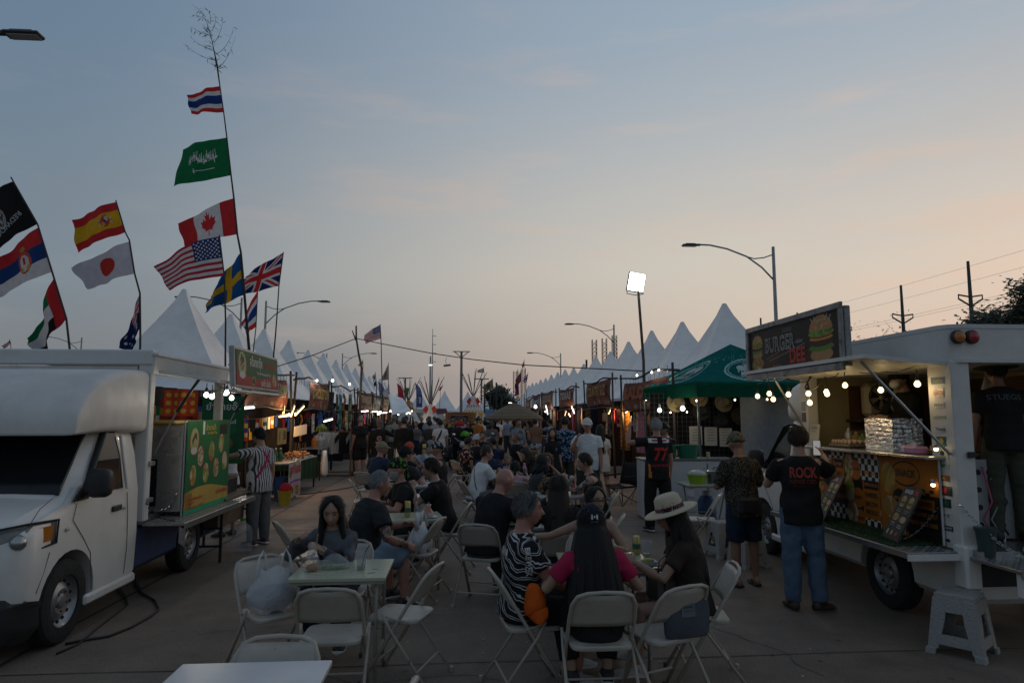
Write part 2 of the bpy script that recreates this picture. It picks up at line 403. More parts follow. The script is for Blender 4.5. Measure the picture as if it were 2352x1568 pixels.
def person(label,pos,yaw,H=1.72,seat=None,z=0.,fat=1.,sk='light',top=None,bottom=None,hair='short',hairc=(.02,.016,.013),hat=None,
   lean=0.,slean=0.,hyaw=0.,hpitch=0.,la=None,ra=None,legs=None,vox=.02,sleeve=.62,long_=0.,legfrac=1.,shoe=(.03,.03,.03),shoes='shoe',
   face=False,female=False,twist=0.,curl=.5,lpalm=None,rpalm=None,group=None,tank=False,beard=None,tattoo=False,wrinkle=1.,skirt=None,hemdrop=.03,lfoot=None,rfoot=None,hairlen=.5,name='person'):
 """one figure.  yaw degrees, 0 = facing +Y (away from the camera), 90 = facing -X.  la/ra/legs: local targets or directions"""
 NP[0] += 1; seed = NP[0]; s = H/1.75
 root = thing(name,label,'child' if H < 1.35 else 'person',(pos[0],pos[1],z),R_(yaw),group)
 V = Vector
 pel = V((0,0,.93)) if seat is None else V((0,0,seat/s+.085))
 ln, sl = R_(lean), R_(slean); su = V((math.sin(sl),math.sin(ln),math.cos(ln)*math.cos(sl))).normalized()
 tw = R_(twist); ax = V((math.cos(tw),math.sin(tw),0)); ax = (ax-su*ax.dot(su)).normalized(); fw = su.cross(ax)
 ax0 = V((1,0,0)); fw0 = V((0,1,0))
 q = lambda h: pel+su*h
 body, shirt, pants = MB(), MB(), MB()
 fw_ = .9 if female else 1.
 T = [(-.10,.150,.105),(-.02,.172*(1.02 if female else 1),.120),(.08,.158,.112),(.18,.145*fw_*fat,.105*fat),(.28,.158*fw_*(1+(fat-1)*.6),.118*(1+(fat-1)*.7)),(.37,.172*fw_,.118+(.012 if female else 0)),(.43,.160*fw_,.104),(.475,.122*fw_,.088),(.505,.084,.072),(.53,.058,.056),(.56,.05,.052)]
 bel = lambda h: fw*(.035*(fat-1)*4*math.exp(-((h-.14)/.13)**2))
 rr = lambda h, a, b, i=0.: ering(q(h)+bel(h),(a+i)*1,(b+i)*1,ax0.lerp(ax,min(1,max(0,h/.4))),fw0.lerp(fw,min(1,max(0,h/.4))))
 body.loft([rr(*t) for t in T])
 hy, hp = R_(hyaw)+tw, R_(hpitch)
 nb = q(.535); hd = (su+V((0,0,.6))).normalized()
 hB = RZ(hy)@RX(hp)
 hc = nb+hd*.038+hB@V((0,.032,.10))
 nk = .9 if female else 1.0; body.tube([q(.49),nb,hc+hB@V((0,-.022,-.05))],[.066*nk*(fat*.4+.6),.054*nk*(fat*.4+.6),.05*nk],12)
 k_ = 1.05 if H > 1.35 else 1.3
 body.add(*(lambda m_: (m_.v,m_.f))(star(hc,hB,lambda d: head_r(d)*k_)))
 nose = [(0,.088,.012),(0,.102,-.014),(0,.113,-.030),(0,.094,-.042)]
 body.tube([hc+hB@V(p)*k_ for p in nose],[.008*k_,.011*k_,.015*k_,.010*k_],8)
 for e in (-1,1): body.ell(hc+hB@V((e*.078,-.008,-.008))*k_,(.011*k_,.02*k_,.032*k_),8,6,hB@RZ(e*-.35))
 arm_b = {}
 for e, spec, pn in ((-1,la,lpalm),(1,ra,rpalm)):
  sh = q(.435)+ax*(e*.172*fw_*(1+(fat-1)*.35))
  if spec is None: spec = (V((e*.16,.03,-1)),V((e*.04,.22,-1)))
  if isinstance(spec[0],(int,float)):
   el, wr = ik(sh,V(spec)/s if seat is None else V(spec)/s,.285,.255,V((e*.75,-.35,-.8)))
  else:
   el = sh+V(spec[0]).normalized()*.285; wr = el+V(spec[1]).normalized()*.255
  d2 = (wr-el).normalized(); af = (fat*.6+.4)*(.88 if female else 1)
  pts = [sh+ax*(-e*.05),sh,sh.lerp(el,.4),el,el.lerp(wr,.3),wr]
  body.tube(pts,[.052*af,.058*af,.05*af,.04*af,.041*af,.027*af],10)
  hd2 = V(spec[2]).normalized() if len(spec) > 2 and not isinstance(spec[0],(int,float)) else d2
  hand(body,wr,hd2,V(pn) if pn else V((-e*.8,.1,-.45)),e if pn is None else e,1.,curl)
  arm_b[e] = (sh,el,wr)
  if not tank and top is not None:
   if long_ > 0:
    pts = [sh+ax*(-e*.06),sh,sh.lerp(el,.5),el,el.lerp(wr,long_)]; shirt.tube(pts,[.06*af,.07*af,.064*af,.054*af,.046*af],12)
   else:
    pts = [sh+ax*(-e*.06),sh+(el-sh)*.02,sh.lerp(el,sleeve*.6),sh.lerp(el,sleeve)]; shirt.tube(pts,[.06*af,.071*af,.072*af,.076*af],12)
 if legs is None: legs = 'stand' if seat is None else 'sit'
 if legs == 'stand': legs = ((-.06,.0,-1),(-.02,-.03,-1)), ((.06,.02,-1),(.02,-.05,-1))
 elif legs == 'walk': legs = ((-.03,.26,-1),(-.02,-.10,-1)), ((.03,-.22,-1),(.02,-.38,-1))
 elif legs == 'sit': legs = ((-.20,1,-.02),(-.02,.10,-1)), ((.20,1,-.02),(.02,.02,-1))
 elif legs == 'tuck': legs = ((-.18,1,-.05),(.1,-.45,-1)), ((.18,1,-.05),(-.1,-.45,-1))
 LB = {}
 for e, (t1,t2), ft in ((-1,legs[0],lfoot),(1,legs[1],rfoot)):
  hp_ = pel+V((e*.092,0,-.02)); l1, l2 = .425, .40
  kn = hp_+V(t1).normalized()*l1; an = kn+V(t2).normalized()*l2
  if seat is None: an.z = max(.075,an.z)
  else: an.z = max(.075,an.z)
  lf = fat*.5+.5
  body.tube([hp_+V((0,0,.02)),hp_.lerp(kn,.25),hp_.lerp(kn,.6),kn,kn.lerp(an,.3),kn.lerp(an,.65),an],[.09*lf,.088*lf,.07*lf,.055*lf,.056*lf,.045,.036],12)
  td = V(ft) if ft else (V((e*.2,1,0)) if seat is None else V((t1[0]*.4+e*.1,1,0))); td.z = 0; td.normalize()
  xr = V((td.y,-td.x,0)); up = V((0,0,1)); b0 = V((an.x,an.y,an.z-.075))
  def foot(i,lift=0.):
   o = [( -.075,.022,.028,.035),(-.06,.033,.04,.045),(-.01,.036,.045,.05),(.05,.04,.034,.036),(.11,.045,.026,.028),(.155,.036,.018,.02),(.175,.018,.01,.014)]
   return [ering(b0+td*a+up*(c_+.0+lift),b+i,c+i*.6,xr,up,10) for a,b,c,c_ in o]
  body.loft(foot(-.004)); body.tube([an,b0+up*.045],[.037,.04],8)
  if shoes:
   ms = mat('shoe_%.2f_%.2f_%.2f' % shoe,shoe,.6,var=.2,vscale=20)
   so_ = MB(); so_.loft(foot(.008))
   if shoes == 'shoe': so_.tube([an+up*.02,b0+up*.05],[.045,.05],10)
   if shoes == 'boot': so_.tube([an+up*.16,an+up*.05,b0+up*.05],[.058,.05,.052],10)
   if shoes == 'flip':
    so_ = MB(); so_.loft([ering(b0+td*a+up*.012,b,.012,xr,up,10) for a,b in ((-.085,.03),(-.05,.042),(.03,.044),(.10,.05),(.165,.044),(.185,.02))])
    so_.tube([b0+td*.11+up*.03,b0+td*.04+xr*.045+up*.055,b0+td*.0+xr*.046+up*.03],.008,6); so_.tube([b0+td*.11+up*.03,b0+td*.04-xr*.045+up*.055,b0-xr*.046+up*.03],.008,6)
   for i_, v_ in enumerate(so_.v): so_.v[i_] = tuple(c__*s for c__ in v_)
   so2 = so_.build('shoe',ms,root,'all')
   if shoes == 'shoe' and vox < .012:
    sm = MB(); sm.loft([ering(b0+td*a+up*.014,b,.014,xr,up,10) for a,b in ((-.088,.028),(-.06,.044),(.0,.046),(.06,.05),(.12,.055),(.165,.046),(.19,.02))])
    for i_, v_ in enumerate(sm.v): sm.v[i_] = tuple(c__*s for c__ in v_)
    sm.build('sole',mat('shoe_sole',(.6,.6,.58),.6,var=.15),so2,'all')
  LB[e] = (hp_,kn,an)
  if bottom is not None and skirt is None:
   f1 = min(1,legfrac/.5); pts = [hp_+V((0,0,.04)),hp_.lerp(kn,.3*f1),hp_.lerp(kn,.97*f1)]; wd = 1.0 if legfrac > .6 else 1.1
   r = [.100*lf,.101*lf*wd,(.088 if legfrac > .6 else .098)*lf]
   if legfrac > .5:
    f2 = (legfrac-.5)/.5; pts += [kn.lerp(an,.35*f2),kn.lerp(an,f2)]; r += [.085*lf,.076]
   pants.tube(pts,r,14)
 if bottom is not None:
  if skirt is None:
   pants.loft([rr(-.115,.12,.09,.0),rr(-.08,.158,.108,.012),rr(-.02,.174,.122,.014),rr(.06,.165,.115,.014),rr(.105,.157*(1+(fat-1)*.3),.112*(1+(fat-1)*.3),.012)])
  else:
   if seat is None: pants.loft([rr(.10,.15,.11,.015),rr(.0,.178,.13,.015),rr(-.15,.19,.15,.02),rr(-skirt,.185,.145,.03)])
   else:
    pants.loft([rr(.08,.155,.11,.015),rr(-.02,.18,.125,.015),rr(-.09,.17,.11,.0)])
    for e in (-1,1): hp_, kn, an = LB[e]; pants.tube([hp_,hp_.lerp(kn,.3),hp_.lerp(kn,skirt)],[.105,.11,.098],14)
    pants.tube([pel+V((0,.06,-.02)),pel+V((0,.2,-.02))],[.13,.11],12)
 if top is not None:
  i = .016
  if seat is None: hem = [(-.06-hemdrop,.172*max(1,fat*.95),.122*max(1,fat*.97)),(-.0,.174*max(1,fat*.95),.123*max(1,fat))]
  else: hem = [(-.055,.172*max(1,fat*.95),.122*max(1,fat)),(0,.174*max(1,fat*.95),.123*max(1,fat))] if hemdrop >= 0 else [(-hemdrop,.17*max(1,fat*.95),.12*max(1,fat))]
  L = hem+[(.09,.162*max(1,fat),.115*max(1,fat))]+[t for t in T[3:7]]+[(.475,.124*fw_,.09),(.503,.09,.078),(.515,.074,.07)]
  if tank: L = hem+[(.09,.162*max(1,fat),.115*max(1,fat))]+T[3:6]+[(.41,.135,.1),(.455,.112,.088),(.49,.088,.076),(.512,.07,.068)]
  shirt.loft([rr(h,a,b,i) for h,a,b in L])
 def fin(mb,nm,m_,par,vx,kind):
  if not mb.v: return None
  me = bpy.data.meshes.new(nm); me.from_pydata([tuple(V(v)*s) for v in mb.v],[],mb.f)
  b = bmesh.new(); b.from_mesh(me); bmesh.ops.recalc_face_normals(b,faces=b.faces); b.to_mesh(me); b.free()
  o = link(nm,me,m_,par)
  r = o.modifiers.new('r','REMESH'); r.mode = 'VOXEL'; r.voxel_size = vx; r.use_smooth_shade = True
  sm = o.modifiers.new('s','SMOOTH'); sm.factor = .5; sm.iterations = 2 if kind == 'body' else (6 if vx < .015 else 3)
  PEND.append((o,kind,seed,wrinkle if kind != 'body' else 0,{k: (tuple(p*s for p in v)) for k,v in arm_b.items()} if (kind == 'body' and tattoo) else None,tattoo))
  return o
 bo = fin(body,'body',skin(sk),root,vox,'body')
 shirt_o = fin(shirt,'shirt',top,root,max(vox,.011),'shirt') if top is not None else None
 pants_o = fin(pants,'skirt' if skirt else ('trousers' if legfrac > .7 else 'shorts'),bottom,root,max(vox,.011),'pants') if bottom is not None else None
 # ---- hair
 hm = mat('hair_%.3f_%.3f_%.3f' % tuple(hairc),hairc,.45,var=.35,vscale=60,bump=.6,bscale=160,spec=.35)
 rg = random.Random(seed)
 def hk(mb,nm,m_,sm='all',par=root):
  mb.v = [tuple(V(v)*s) for v in mb.v]; return mb.build(nm,m_,par,sm)
 if hair and hair != 'bald':
  th = {'short': .012,'crop': .006,'medium': .02,'long': .017,'bun': .013,'tail': .012}[hair]
  ph = [rg.uniform(0,6) for _ in range(6)]
  def hline(a):
   f = R_(40)-R_(52)*min(1,max(0,(a-.5)/.9)) if a < 1.4 else -R_(12)-R_(26)*min(1,(a-1.4)/1.2)
   if hair in ('long','medium','tail') and a > .95: f = min(f,R_(-35))
   if female and a <= .95: f = R_(62)-R_(60)*(a/.95)**1.6
   return f
  def hr(d):
   az = math.atan2(d.x,d.y); el = math.asin(max(-1,min(1,d.z))); f = hline(abs(az))
   t = max(0,min(1,(el-f)/.16)); nz_ = .003*math.sin(14*az+9*el+ph[0])+.002*math.sin(23*az-17*el+ph[1])
   return (head_r(d)*(.93+.07*t)+(th+nz_)*t)*k_
  hk(star(hc,hB,hr,40,28),'hair',hm)
  if vox < .0145:
   tf = MB(); nt_ = 900 if vox < .0115 else 420
   for _ in range(nt_):
    d = V((rg.gauss(0,1),rg.gauss(0,1)-.25,rg.gauss(0,1)+.35)).normalized(); az = math.atan2(d.x,d.y); el = math.asin(max(-1,min(1,d.z))); a = abs(az)
    if el < hline(a)+rg.uniform(-.02,.08): continue
    r0 = hr(d)*.985; jt = .05 if (female or hair in ('long','medium')) else .2; dn = V((d.x*.5+(math.copysign(.6,d.x) if female and d.z > .5 else 0)+rg.gauss(0,jt),d.y*.3+rg.gauss(0,jt)-(.35 if d.z > .6 else 0),-1)); dn = (dn-d*dn.dot(d)).normalized(); L_ = (.06 if hair in ('long','medium','bun','tail') else (.014 if hair == 'crop' else .03))*rg.uniform(.6,1.3)
    sd_ = dn.cross(d)*.0035; p0 = d*r0; lf_ = .15 if female else .55; p1 = d*(r0+.007*lf_)+dn*L_*.5; p2 = d*(r0+(.002+rg.uniform(0,.008))*lf_)+dn*L_
    tf.add([hc+hB@p for p in (p0-sd_,p0+sd_,p1+sd_,p2,p1-sd_)],[(0,1,2,3,4)])
   if tf.v: tf.v = [tuple(V(v)*s) for v in tf.v]; tf.build('hair_tuft',hm,root,'all',fix=False)['kind'] = 'stuff'
  if hair in ('long','medium'):
   mb = MB(); n = 26 if vox < .013 else 14; L = hairlen if hair == 'long' else .13
   for i in range(n):
    a = math.pi+(i/(n-1)-.5)*(3.6 if hair == 'long' else 3.9)
    p0 = hc+hB@V((math.sin(a)*.068,math.cos(a)*.086-.004,.03)); p1 = hc+hB@V((math.sin(a)*.085,math.cos(a)*.102-.006,-.06))
    back = -math.cos(a)
    p2 = p1+V((0,0,-L*.45))+hB@V((math.sin(a)*.03,-.005-.03*back,0))+V((0,0,0))
    dn = p1.lerp(p1-su*L+fw*(-.02*back)+ax*(math.sin(a)*.0),1)
    drift = -fw*(.035 if back > 0 else -.04)*min(1,L/.3)
    p3 = dn+drift+ax*(math.sin(a)*(.12 if L > .55 else .02))+V((rg.uniform(-.012,.012),rg.uniform(-.012,.012),rg.uniform(-.03,.03)))
    kw = 1.6 if L > .55 else 1.; mb.tube([p0,p1,p1.lerp(p3,.35)+drift*.35,p1.lerp(p3,.7)+drift*.25,p3],[.02,.026*kw,.028*kw,.024*kw,.006],6)
   hk(mb,'hair_strands',hm)
  if hair == 'bun': hk(MB().ell(hc+hB@V((0,-.085,.07)),.045,12,8),'hair_bun',hm)
  if hair == 'tail':
   p0 = hc+hB@V((0,-.105,.03)); hk(MB().tube([p0,p0+hB@V((0,-.03,-.06)),p0+hB@V((0,-.025,-.17)),p0+hB@V((0,-.01,-.27))],[.02,.03,.028,.006],8),'ponytail',hm)
 if beard:
  bm_ = mat('beard_%.2f' % beard[0],beard,.8,var=.3,vscale=80,bump=.8,bscale=150)
  hk(star(hc+hB@V((0,.012,-.012)),hB,lambda d: (head_r(d)*(1.04 if (d.z < -.25 and d.y > -.25 and not (abs(d.x) < .25 and d.z > -.42)) else .88)+(.02*max(0,-d.z-.5)*max(0,d.y) if d.y > 0 else 0))*k_,30,22),'beard',bm_)
 # ---- headwear
 if hat:
  kind, hcol = hat[0], hat[1]
  hmt = hcol if not isinstance(hcol,tuple) else cloth('hat_%.2f_%.2f_%.2f' % hcol,hcol)
  if kind in ('cap','capback','bandana','durag','beanie'):
   off = hB@V((0,-.004,.006))
   hh = lambda d: (head_r(d)*(1.0 if d.z > (.22 if kind != 'bandana' else .12)+.12*(d.y if kind == 'cap' else 0)*1 - (.22 if d.y < 0 else 0)*abs(d.y) else .9)+(.02 if d.z > .1 else .0))*k_
   h0 = hk(star(hc+off,hB,hh,40,28),'cap' if 'cap' in kind else 'bandana',hmt)
   if kind in ('cap','capback'):
    sg = 1 if kind == 'cap' else -1
    def vis(u,v):
     a = (u-.5)*2.1; r0 = .098+v*.072*math.cos(a*.72); return hc+hB@V((math.sin(a)*(.088+v*.012),sg*(math.cos(a)*r0),.045-.03*v-.022*a*a*.6))*k_
    vb = MB().grid(vis,12,4); o_ = hk(vb,'visor',hat[2] if len(hat) > 2 else hmt,'all',root); md = o_.modifiers.new('t','SOLIDIFY'); md.thickness = .005
   else:
    p0 = hc+hB@V((0,-.108,-.01)); mb = MB().ell(p0,(.02,.018,.02),8,6)
    for dx in (-1,1): mb.tube([p0,p0+hB@V((dx*.03,-.02,-.05)),p0+hB@V((dx*.035,-.01,-.13))],[.012,.022,.016],6,.3)
    hk(mb,'bandana_knot',hmt,'all')
  elif kind == 'brim':
   T4 = Matrix.Translation(hc+hB@V((0,-.005,.045)))@(hB@RX(R_(hat[3] if len(hat) > 3 else -6))).to_4x4(); M3 = T4.to_3x3(); t_ = T4.translation
   mb = MB(); prof = [(.19,-.012),(.205,-.016),(.195,-.006),(.15,.004),(.108,.004),(.102,.05),(.094,.095),(.075,.115),(.03,.102),(.005,.098)]
   mb.lathe(prof,t_,28,True,M3,.9,1.05)
   h0 = hk(mb,'hat',hmt)
   if len(hat) > 2: hk(MB().lathe([(.1095,.008),(.1085,.035)],t_,28,False,M3,.9,1.05),'hat_band',hat[2],'all',h0)
 # ---- face details
 if face:
  em = mat('eye_dark',(.012,.009,.008),.2); bm2 = mat('brow',(.03,.022,.018),.8); lm = mat('lip_'+sk,tuple(c*.62 if i else c*.85 for i,c in enumerate(SKIN[sk])),.45)
  for e in (-1,1):
   hk(MB().ell(hc+hB@V((e*.031,.0845,.008))*k_,(.012,.006,.0055),8,6),'eye',em)
   hk(MB().tube([hc+hB@V((e*.014,.094,.026))*k_,hc+hB@V((e*.032,.0915,.031))*k_,hc+hB@V((e*.05,.080,.025))*k_],[.0035,.0045,.002],6),'eyebrow',bm2)
  hk(MB().ell(hc+hB@V((0,.0905,-.062))*k_,(.021,.008,.0062),10,6),'mouth',lm)
 P_ = lambda v: root.matrix_basis@(V(v)*s)
 root['_i'] = seed; del root['_i']
 info = dict(root=root,shirt=shirt_o,pants=pants_o,body=bo,s=s,arms=arm_b,hc=hc*s,hB=hB,q=lambda h: q(h)*s,ax=ax,fw=fw,su=su,legs=LB,P=P_)
 return info
def finalise():
 bpy.context.view_layer.update(); dg = bpy.context.evaluated_depsgraph_get()
 for o, kind, seed, wr, arms, tat in PEND:
  me = bpy.data.meshes.new_from_object(o.evaluated_get(dg)); m0 = o.data.materials[0] if len(o.data.materials) else None
  o.modifiers.clear(); old = o.data; o.data = me; bpy.data.meshes.remove(old)
  if len(me.materials) == 0 and m0: me.materials.append(m0)
  n = len(me.vertices)
  if n == 0: continue
  if wr:
   P = np.empty(n*3); me.vertices.foreach_get('co',P); P = P.reshape(-1,3); N = np.empty(n*3); me.vertices.foreach_get('normal',N); N = N.reshape(-1,3)
   rg = np.random.default_rng(seed); d = np.zeros(n)
   for k in range(7):
    a = rg.normal(0,1,3)*rg.uniform(14,42); b = rg.normal(0,1,3)*9; d += np.sin(P@a+2.2*np.sin(P@b+rg.uniform(0,6))+rg.uniform(0,6))
   P += N*(d*.0014*wr)[:,None]; me.vertices.foreach_set('co',P.ravel())
  me.polygons.foreach_set('use_smooth',[True]*len(me.polygons))
  if arms:
   me.materials.append(tattoo_mat(m0)); c = np.empty(len(me.polygons)*3); me.polygons.foreach_get('center',c); c = c.reshape(-1,3); idx = np.zeros(len(c),int)
   for e, (sh,el,wr_) in arms.items():
    if tat in ('both',e):
     for a, b, t0, t1 in ((sh,el,.15,1.2),(el,wr_,-.2,.92)):
      a = np.array(a); b = np.array(b); t = ((c-a)@(b-a))/((b-a)@(b-a)); dd = np.linalg.norm(c-a-t[:,None]*(b-a),axis=1); idx[(t > t0) & (t < t1) & (dd < .085)] = 1
   me.polygons.foreach_set('material_index',idx)
  me.update()
 PEND.clear()
def tattoo_mat(base):
 k = 'tattoo_'+base.name
 if k in _M: return _M[k]
 c = tuple(base.node_tree.nodes['Principled BSDF'].inputs['Base Color'].default_value)[:3]
 sk_ = [v for kk,v in SKIN.items() if base.name.endswith(kk)][0]
 return mat(k,sk_,.5,col2=(.035,.035,.04),cscale=14,clo=.46,chi=.54,var=.1,vscale=30)
def on_cloth(obj,s,h,M4,m,par,bold=.02,width=None,name='print',off=.006,align='CENTER',shear=0.):
 """project lettering (in M4's xy plane, object space) onto a garment along -z of M4"""
 v, f = text_mesh(s,h,bold,align,shear)
 if width:
  xs = [p[0] for p in v]; k = width/(max(xs)-min(xs)); v = [(p[0]*k,p[1],p[2]) for p in v]
 return project(obj,v,f,M4,m,par,name,off)
def project(obj,v,f,M4,m,par,name='print',off=.006):
 bvh = BVHTree.FromPolygons([x.co.copy() for x in obj.data.vertices],[tuple(p.vertices) for p in obj.data.polygons])
 zd = (M4.to_3x3()@Vector((0,0,1))).normalized(); out = []
 for p in v:
  a = M4@Vector(p); hit = bvh.ray_cast(a+zd*.3,-zd,.8); out.append(tuple((hit[0]+zd*off) if hit[0] is not None else a))
 me = bpy.data.meshes.new(name); me.from_pydata(out,[],f)
 return link(name,me,m,par)
def gridart(w,h,fn,n=24):
 """flat polygons (fine grid cells) where fn(x,y) is true, for prints that are not letters"""
 v = []; f = []; nx = max(2,int(n*w/max(w,h))); ny = max(2,int(n*h/max(w,h)))
 for j in range(ny):
  for i in range(nx):
   x = (i+.5)/nx-.5; y = (j+.5)/ny-.5
   if fn(x*2,y*2):
    o = len(v); a, b = w/nx/2, h/ny/2; cx_, cy_ = x*w, y*h
    v += [(cx_-a,cy_-b,0),(cx_+a,cy_-b,0),(cx_+a,cy_+b,0),(cx_-a,cy_+b,0)]; f.append((o,o+1,o+2,o+3))
 return v, f
# === ground
def ground_mat():
 m = bpy.data.materials.new('concrete_ground'); m.use_nodes = True; t = m.node_tree; b = t.nodes['Principled BSDF']
 c = t.nodes.new('ShaderNodeTexCoord')
 def nz(s,d=6,r=.6):
  n = t.nodes.new('ShaderNodeTexNoise'); n.inputs['Scale'].default_value = s; n.inputs['Detail'].default_value = d; n.inputs['Roughness'].default_value = r; t.links.new(c.outputs['Object'],n.inputs['Vector']); return n.outputs['Fac']
 def ramp(f,a,b_,lo=.3,hi=.7):
  mr = t.nodes.new('ShaderNodeMapRange'); t.links.new(f,mr.inputs[0]); mr.inputs[1].default_value = lo; mr.inputs[2].default_value = hi; mr.inputs[3].default_value = a; mr.inputs[4].default_value = b_; return mr.outputs[0]
 def mix(f,a,b_,mode='MIX'):
  n = t.nodes.new('ShaderNodeMixRGB'); n.blend_type = mode
  for i, v in enumerate((f,a,b_)):
   if isinstance(v,float): n.inputs[i].default_value = v
   elif isinstance(v,tuple): n.inputs[i].default_value = (*v,1)
   else: t.links.new(v,n.inputs[i])
  return n.outputs[0]
 base = mix(ramp(nz(.35),0.,1.),(.142,.110,.084),(.198,.156,.122))
 base = mix(1.,base,ramp(nz(2.3,8,.7),.78,1.18),'MULTIPLY')
 base = mix(1.,base,ramp(nz(55,3,.7),.72,1.25),'MULTIPLY')
 base = mix(ramp(nz(.9,7,.75),0.,.55,.58,.72),base,(.055,.046,.04))
 v = t.nodes.new('ShaderNodeTexVoronoi'); v.inputs['Scale'].default_value = 26; t.links.new(c.outputs['Object'],v.inputs['Vector'])
 spk = t.nodes.new('ShaderNodeMath'); spk.operation = 'LESS_THAN'; t.links.new(v.outputs['Distance'],spk.inputs[0]); spk.inputs[1].default_value = .055
 sel = ramp(nz(3.1),0.,1.,.55,.6); mm = t.nodes.new('ShaderNodeMath'); mm.operation = 'MULTIPLY'; t.links.new(spk.outputs[0],mm.inputs[0]); t.links.new(sel,mm.inputs[1])
 base = mix(mm.outputs[0],base,(.35,.33,.3))
 v2 = t.nodes.new('ShaderNodeTexVoronoi'); v2.inputs['Scale'].default_value = 3.3; t.links.new(c.outputs['Object'],v2.inputs['Vector'])
 base = mix(ramp(v2.outputs['Distance'],.75,0.,.05,.085),base,(.04,.036,.032))
 t.links.new(base,b.inputs['Base Color']); t.links.new(ramp(nz(1.4),.55,.92),b.inputs['Roughness']); b.inputs['Specular IOR Level'].default_value = .35
 bp = t.nodes.new('ShaderNodeBump'); bp.inputs['Strength'].default_value = .35; bp.inputs['Distance'].default_value = .006; t.links.new(nz(140,3),bp.inputs['Height']); t.links.new(bp.outputs[0],b.inputs['Normal'])
 return m
GMAT = ground_mat()
gb = MB()
xs = [-1500,-300,-80,-40,40,80,300,1500]; ys = [-200,-20,60,140,400,3000]
for i in range(len(xs)-1):
 for j in range(len(ys)-1): gb.add([(xs[i],ys[j],0),(xs[i+1],ys[j],0),(xs[i+1],ys[j+1],0),(xs[i],ys[j+1],0)],[(0,1,2,3)])
ground = gb.build('ground',GMAT,fix=False); tag(ground,kind='structure')
jm = mat('joint_sealant',(.03,.028,.027),.9,var=.3,vscale=3)
def strip(pts,wd,m,name,z=.004,seed=0):
 rg = random.Random(seed); mb = MB(); L = []
 for i, p in enumerate(pts):
  a = Vector(pts[max(0,i-1)]); b = Vector(pts[min(len(pts)-1,i+1)]); d = (b-a).normalized(); n = Vector((-d.y,d.x)); w_ = wd*rg.uniform(.7,1.3)/2
  L.append((p[0]+n.x*w_,p[1]+n.y*w_,z)); L.append((p[0]-n.x*w_,p[1]-n.y*w_,z))
 f = [(2*i,2*i+1,2*i+3,2*i+2) for i in range(len(pts)-1)]
 mb.add(L,f); return mb.build(name,m,ground)
strip([(-3.38+.012*math.sin(y*1.7),y) for y in np.arange(4.6,90,.7)],.035,jm,'expansion_joint',seed=1)
for k, y in enumerate((-1,5.35,11.45,17.4,23.4,29.4,36)):
 strip([(x,y+.012*math.sin(x*2.1+k)) for x in np.arange(-14,14,.6)],.011 if k != 2 else .022,jm,'expansion_joint',.0045,k+5)
crk = random.Random(40)
for x0, y0, a0, n0 in ((-2.2,6.2,.3,22),(1.9,6.8,1.9,26),(.3,5.0,2.8,16),(2.6,4.9,2.2,24),(-1.9,8.8,1.2,24),(2.2,9.5,.8,20)):
 P_, a_ = [(x0,y0)], a0
 for _ in range(n0): a_ += crk.uniform(-.45,.45); P_.append((P_[-1][0]+.09*math.cos(a_),P_[-1][1]+.09*math.sin(a_)))
 strip(P_,.006,jm,'crack',.0035,3)
lnm = mat('worn_white_line',(.45,.44,.42),.8,var=.5,vscale=7,col2=(.12,.11,.1),cscale=9,clo=.5,chi=.62)
for x, y, L in ((-4.1,12.6,1.1),(-4.1,15.1,1.1),(-4.15,17.6,1.0),(-4.15,20.1,1.0),(-4.2,22.6,1.0)):
 strip([(x-L/2,y),(x,y),(x+L/2,y)],.09,lnm,'parking_line',.008)
# === pagoda tents
PVC = mat('tent_pvc',(.88,.86,.83),.55,var=.2,vscale=.9,bump=.1,bscale=3,spec=.3)
ALU = mat('aluminium',(.5,.5,.5),.35,.9,var=.1)
def pagoda_mesh(h=5.75,e=2.5,a=2.22):
 mb = MB(); N = 10; rings = []
 for i in range(N+1):
  t = i/N; z = e+(h-e)*((1-t)**1.32); r = max(a*t,.05); ring = []
  for sx, sy, tx, ty in ((-1,-1,1,-1),(1,-1,1,1),(1,1,-1,1),(-1,1,-1,-1)):
   for k in range(6):
    q = k/6; x = (sx*(1-q)+tx*q)*r; y = (sy*(1-q)+ty*q)*r; ring.append((x,y,z-.10*math.sin(math.pi*q)*t*(1-t)*2))
  rings.append(ring)
 mb.loft(rings,False); mb.add(rings[0],[tuple(range(24))]); return mb
c0 = pagoda_mesh().build('canopy',PVC,None,28); canopy_me = c0.data; bpy.data.objects.remove(c0)
vb = MB()
for k in range(4):
 M = RZ(k*math.pi/2); vb.grid(lambda u,v: M@Vector(((u-.5)*4.44,-2.225-.01*math.sin(u*30),2.5-.02-v*.33-.015*math.sin(u*22))),24,1)
v0 = vb.build('valance',PVC,None,'all'); val_me = v0.data; bpy.data.objects.remove(v0)
l0 = MB().box((0,0,1.25),(.06,.06,2.5),.008).build('leg',ALU); leg_me = l0.data; bpy.data.objects.remove(l0)
def pagoda(x,y,label,s=1.,group='white pagoda tents',legs=True,rz=0):
 rt = random.Random(int(x*10+y*7)); t = thing('pagoda_tent',label,'tent',(x,y,0),rz+rt.uniform(-.03,.03),group); t.scale = (s,s,s*rt.uniform(.975,1.025))
 for n, me in (('canopy',canopy_me),('valance',val_me)):
  o = bpy.data.objects.new(n,me); COL.objects.link(o); o.parent = t
 if legs:
  for sx in (-1,1):
   for sy in (-1,1):
    o = bpy.data.objects.new('leg',leg_me); COL.objects.link(o); o.parent = t; o.location = (sx*2.17,sy*2.17,0)
 return t
ORD = ['nearest','second','third','fourth','fifth','sixth','seventh','eighth','ninth','tenth','eleventh','twelfth','thirteenth','fourteenth','fifteenth','sixteenth']
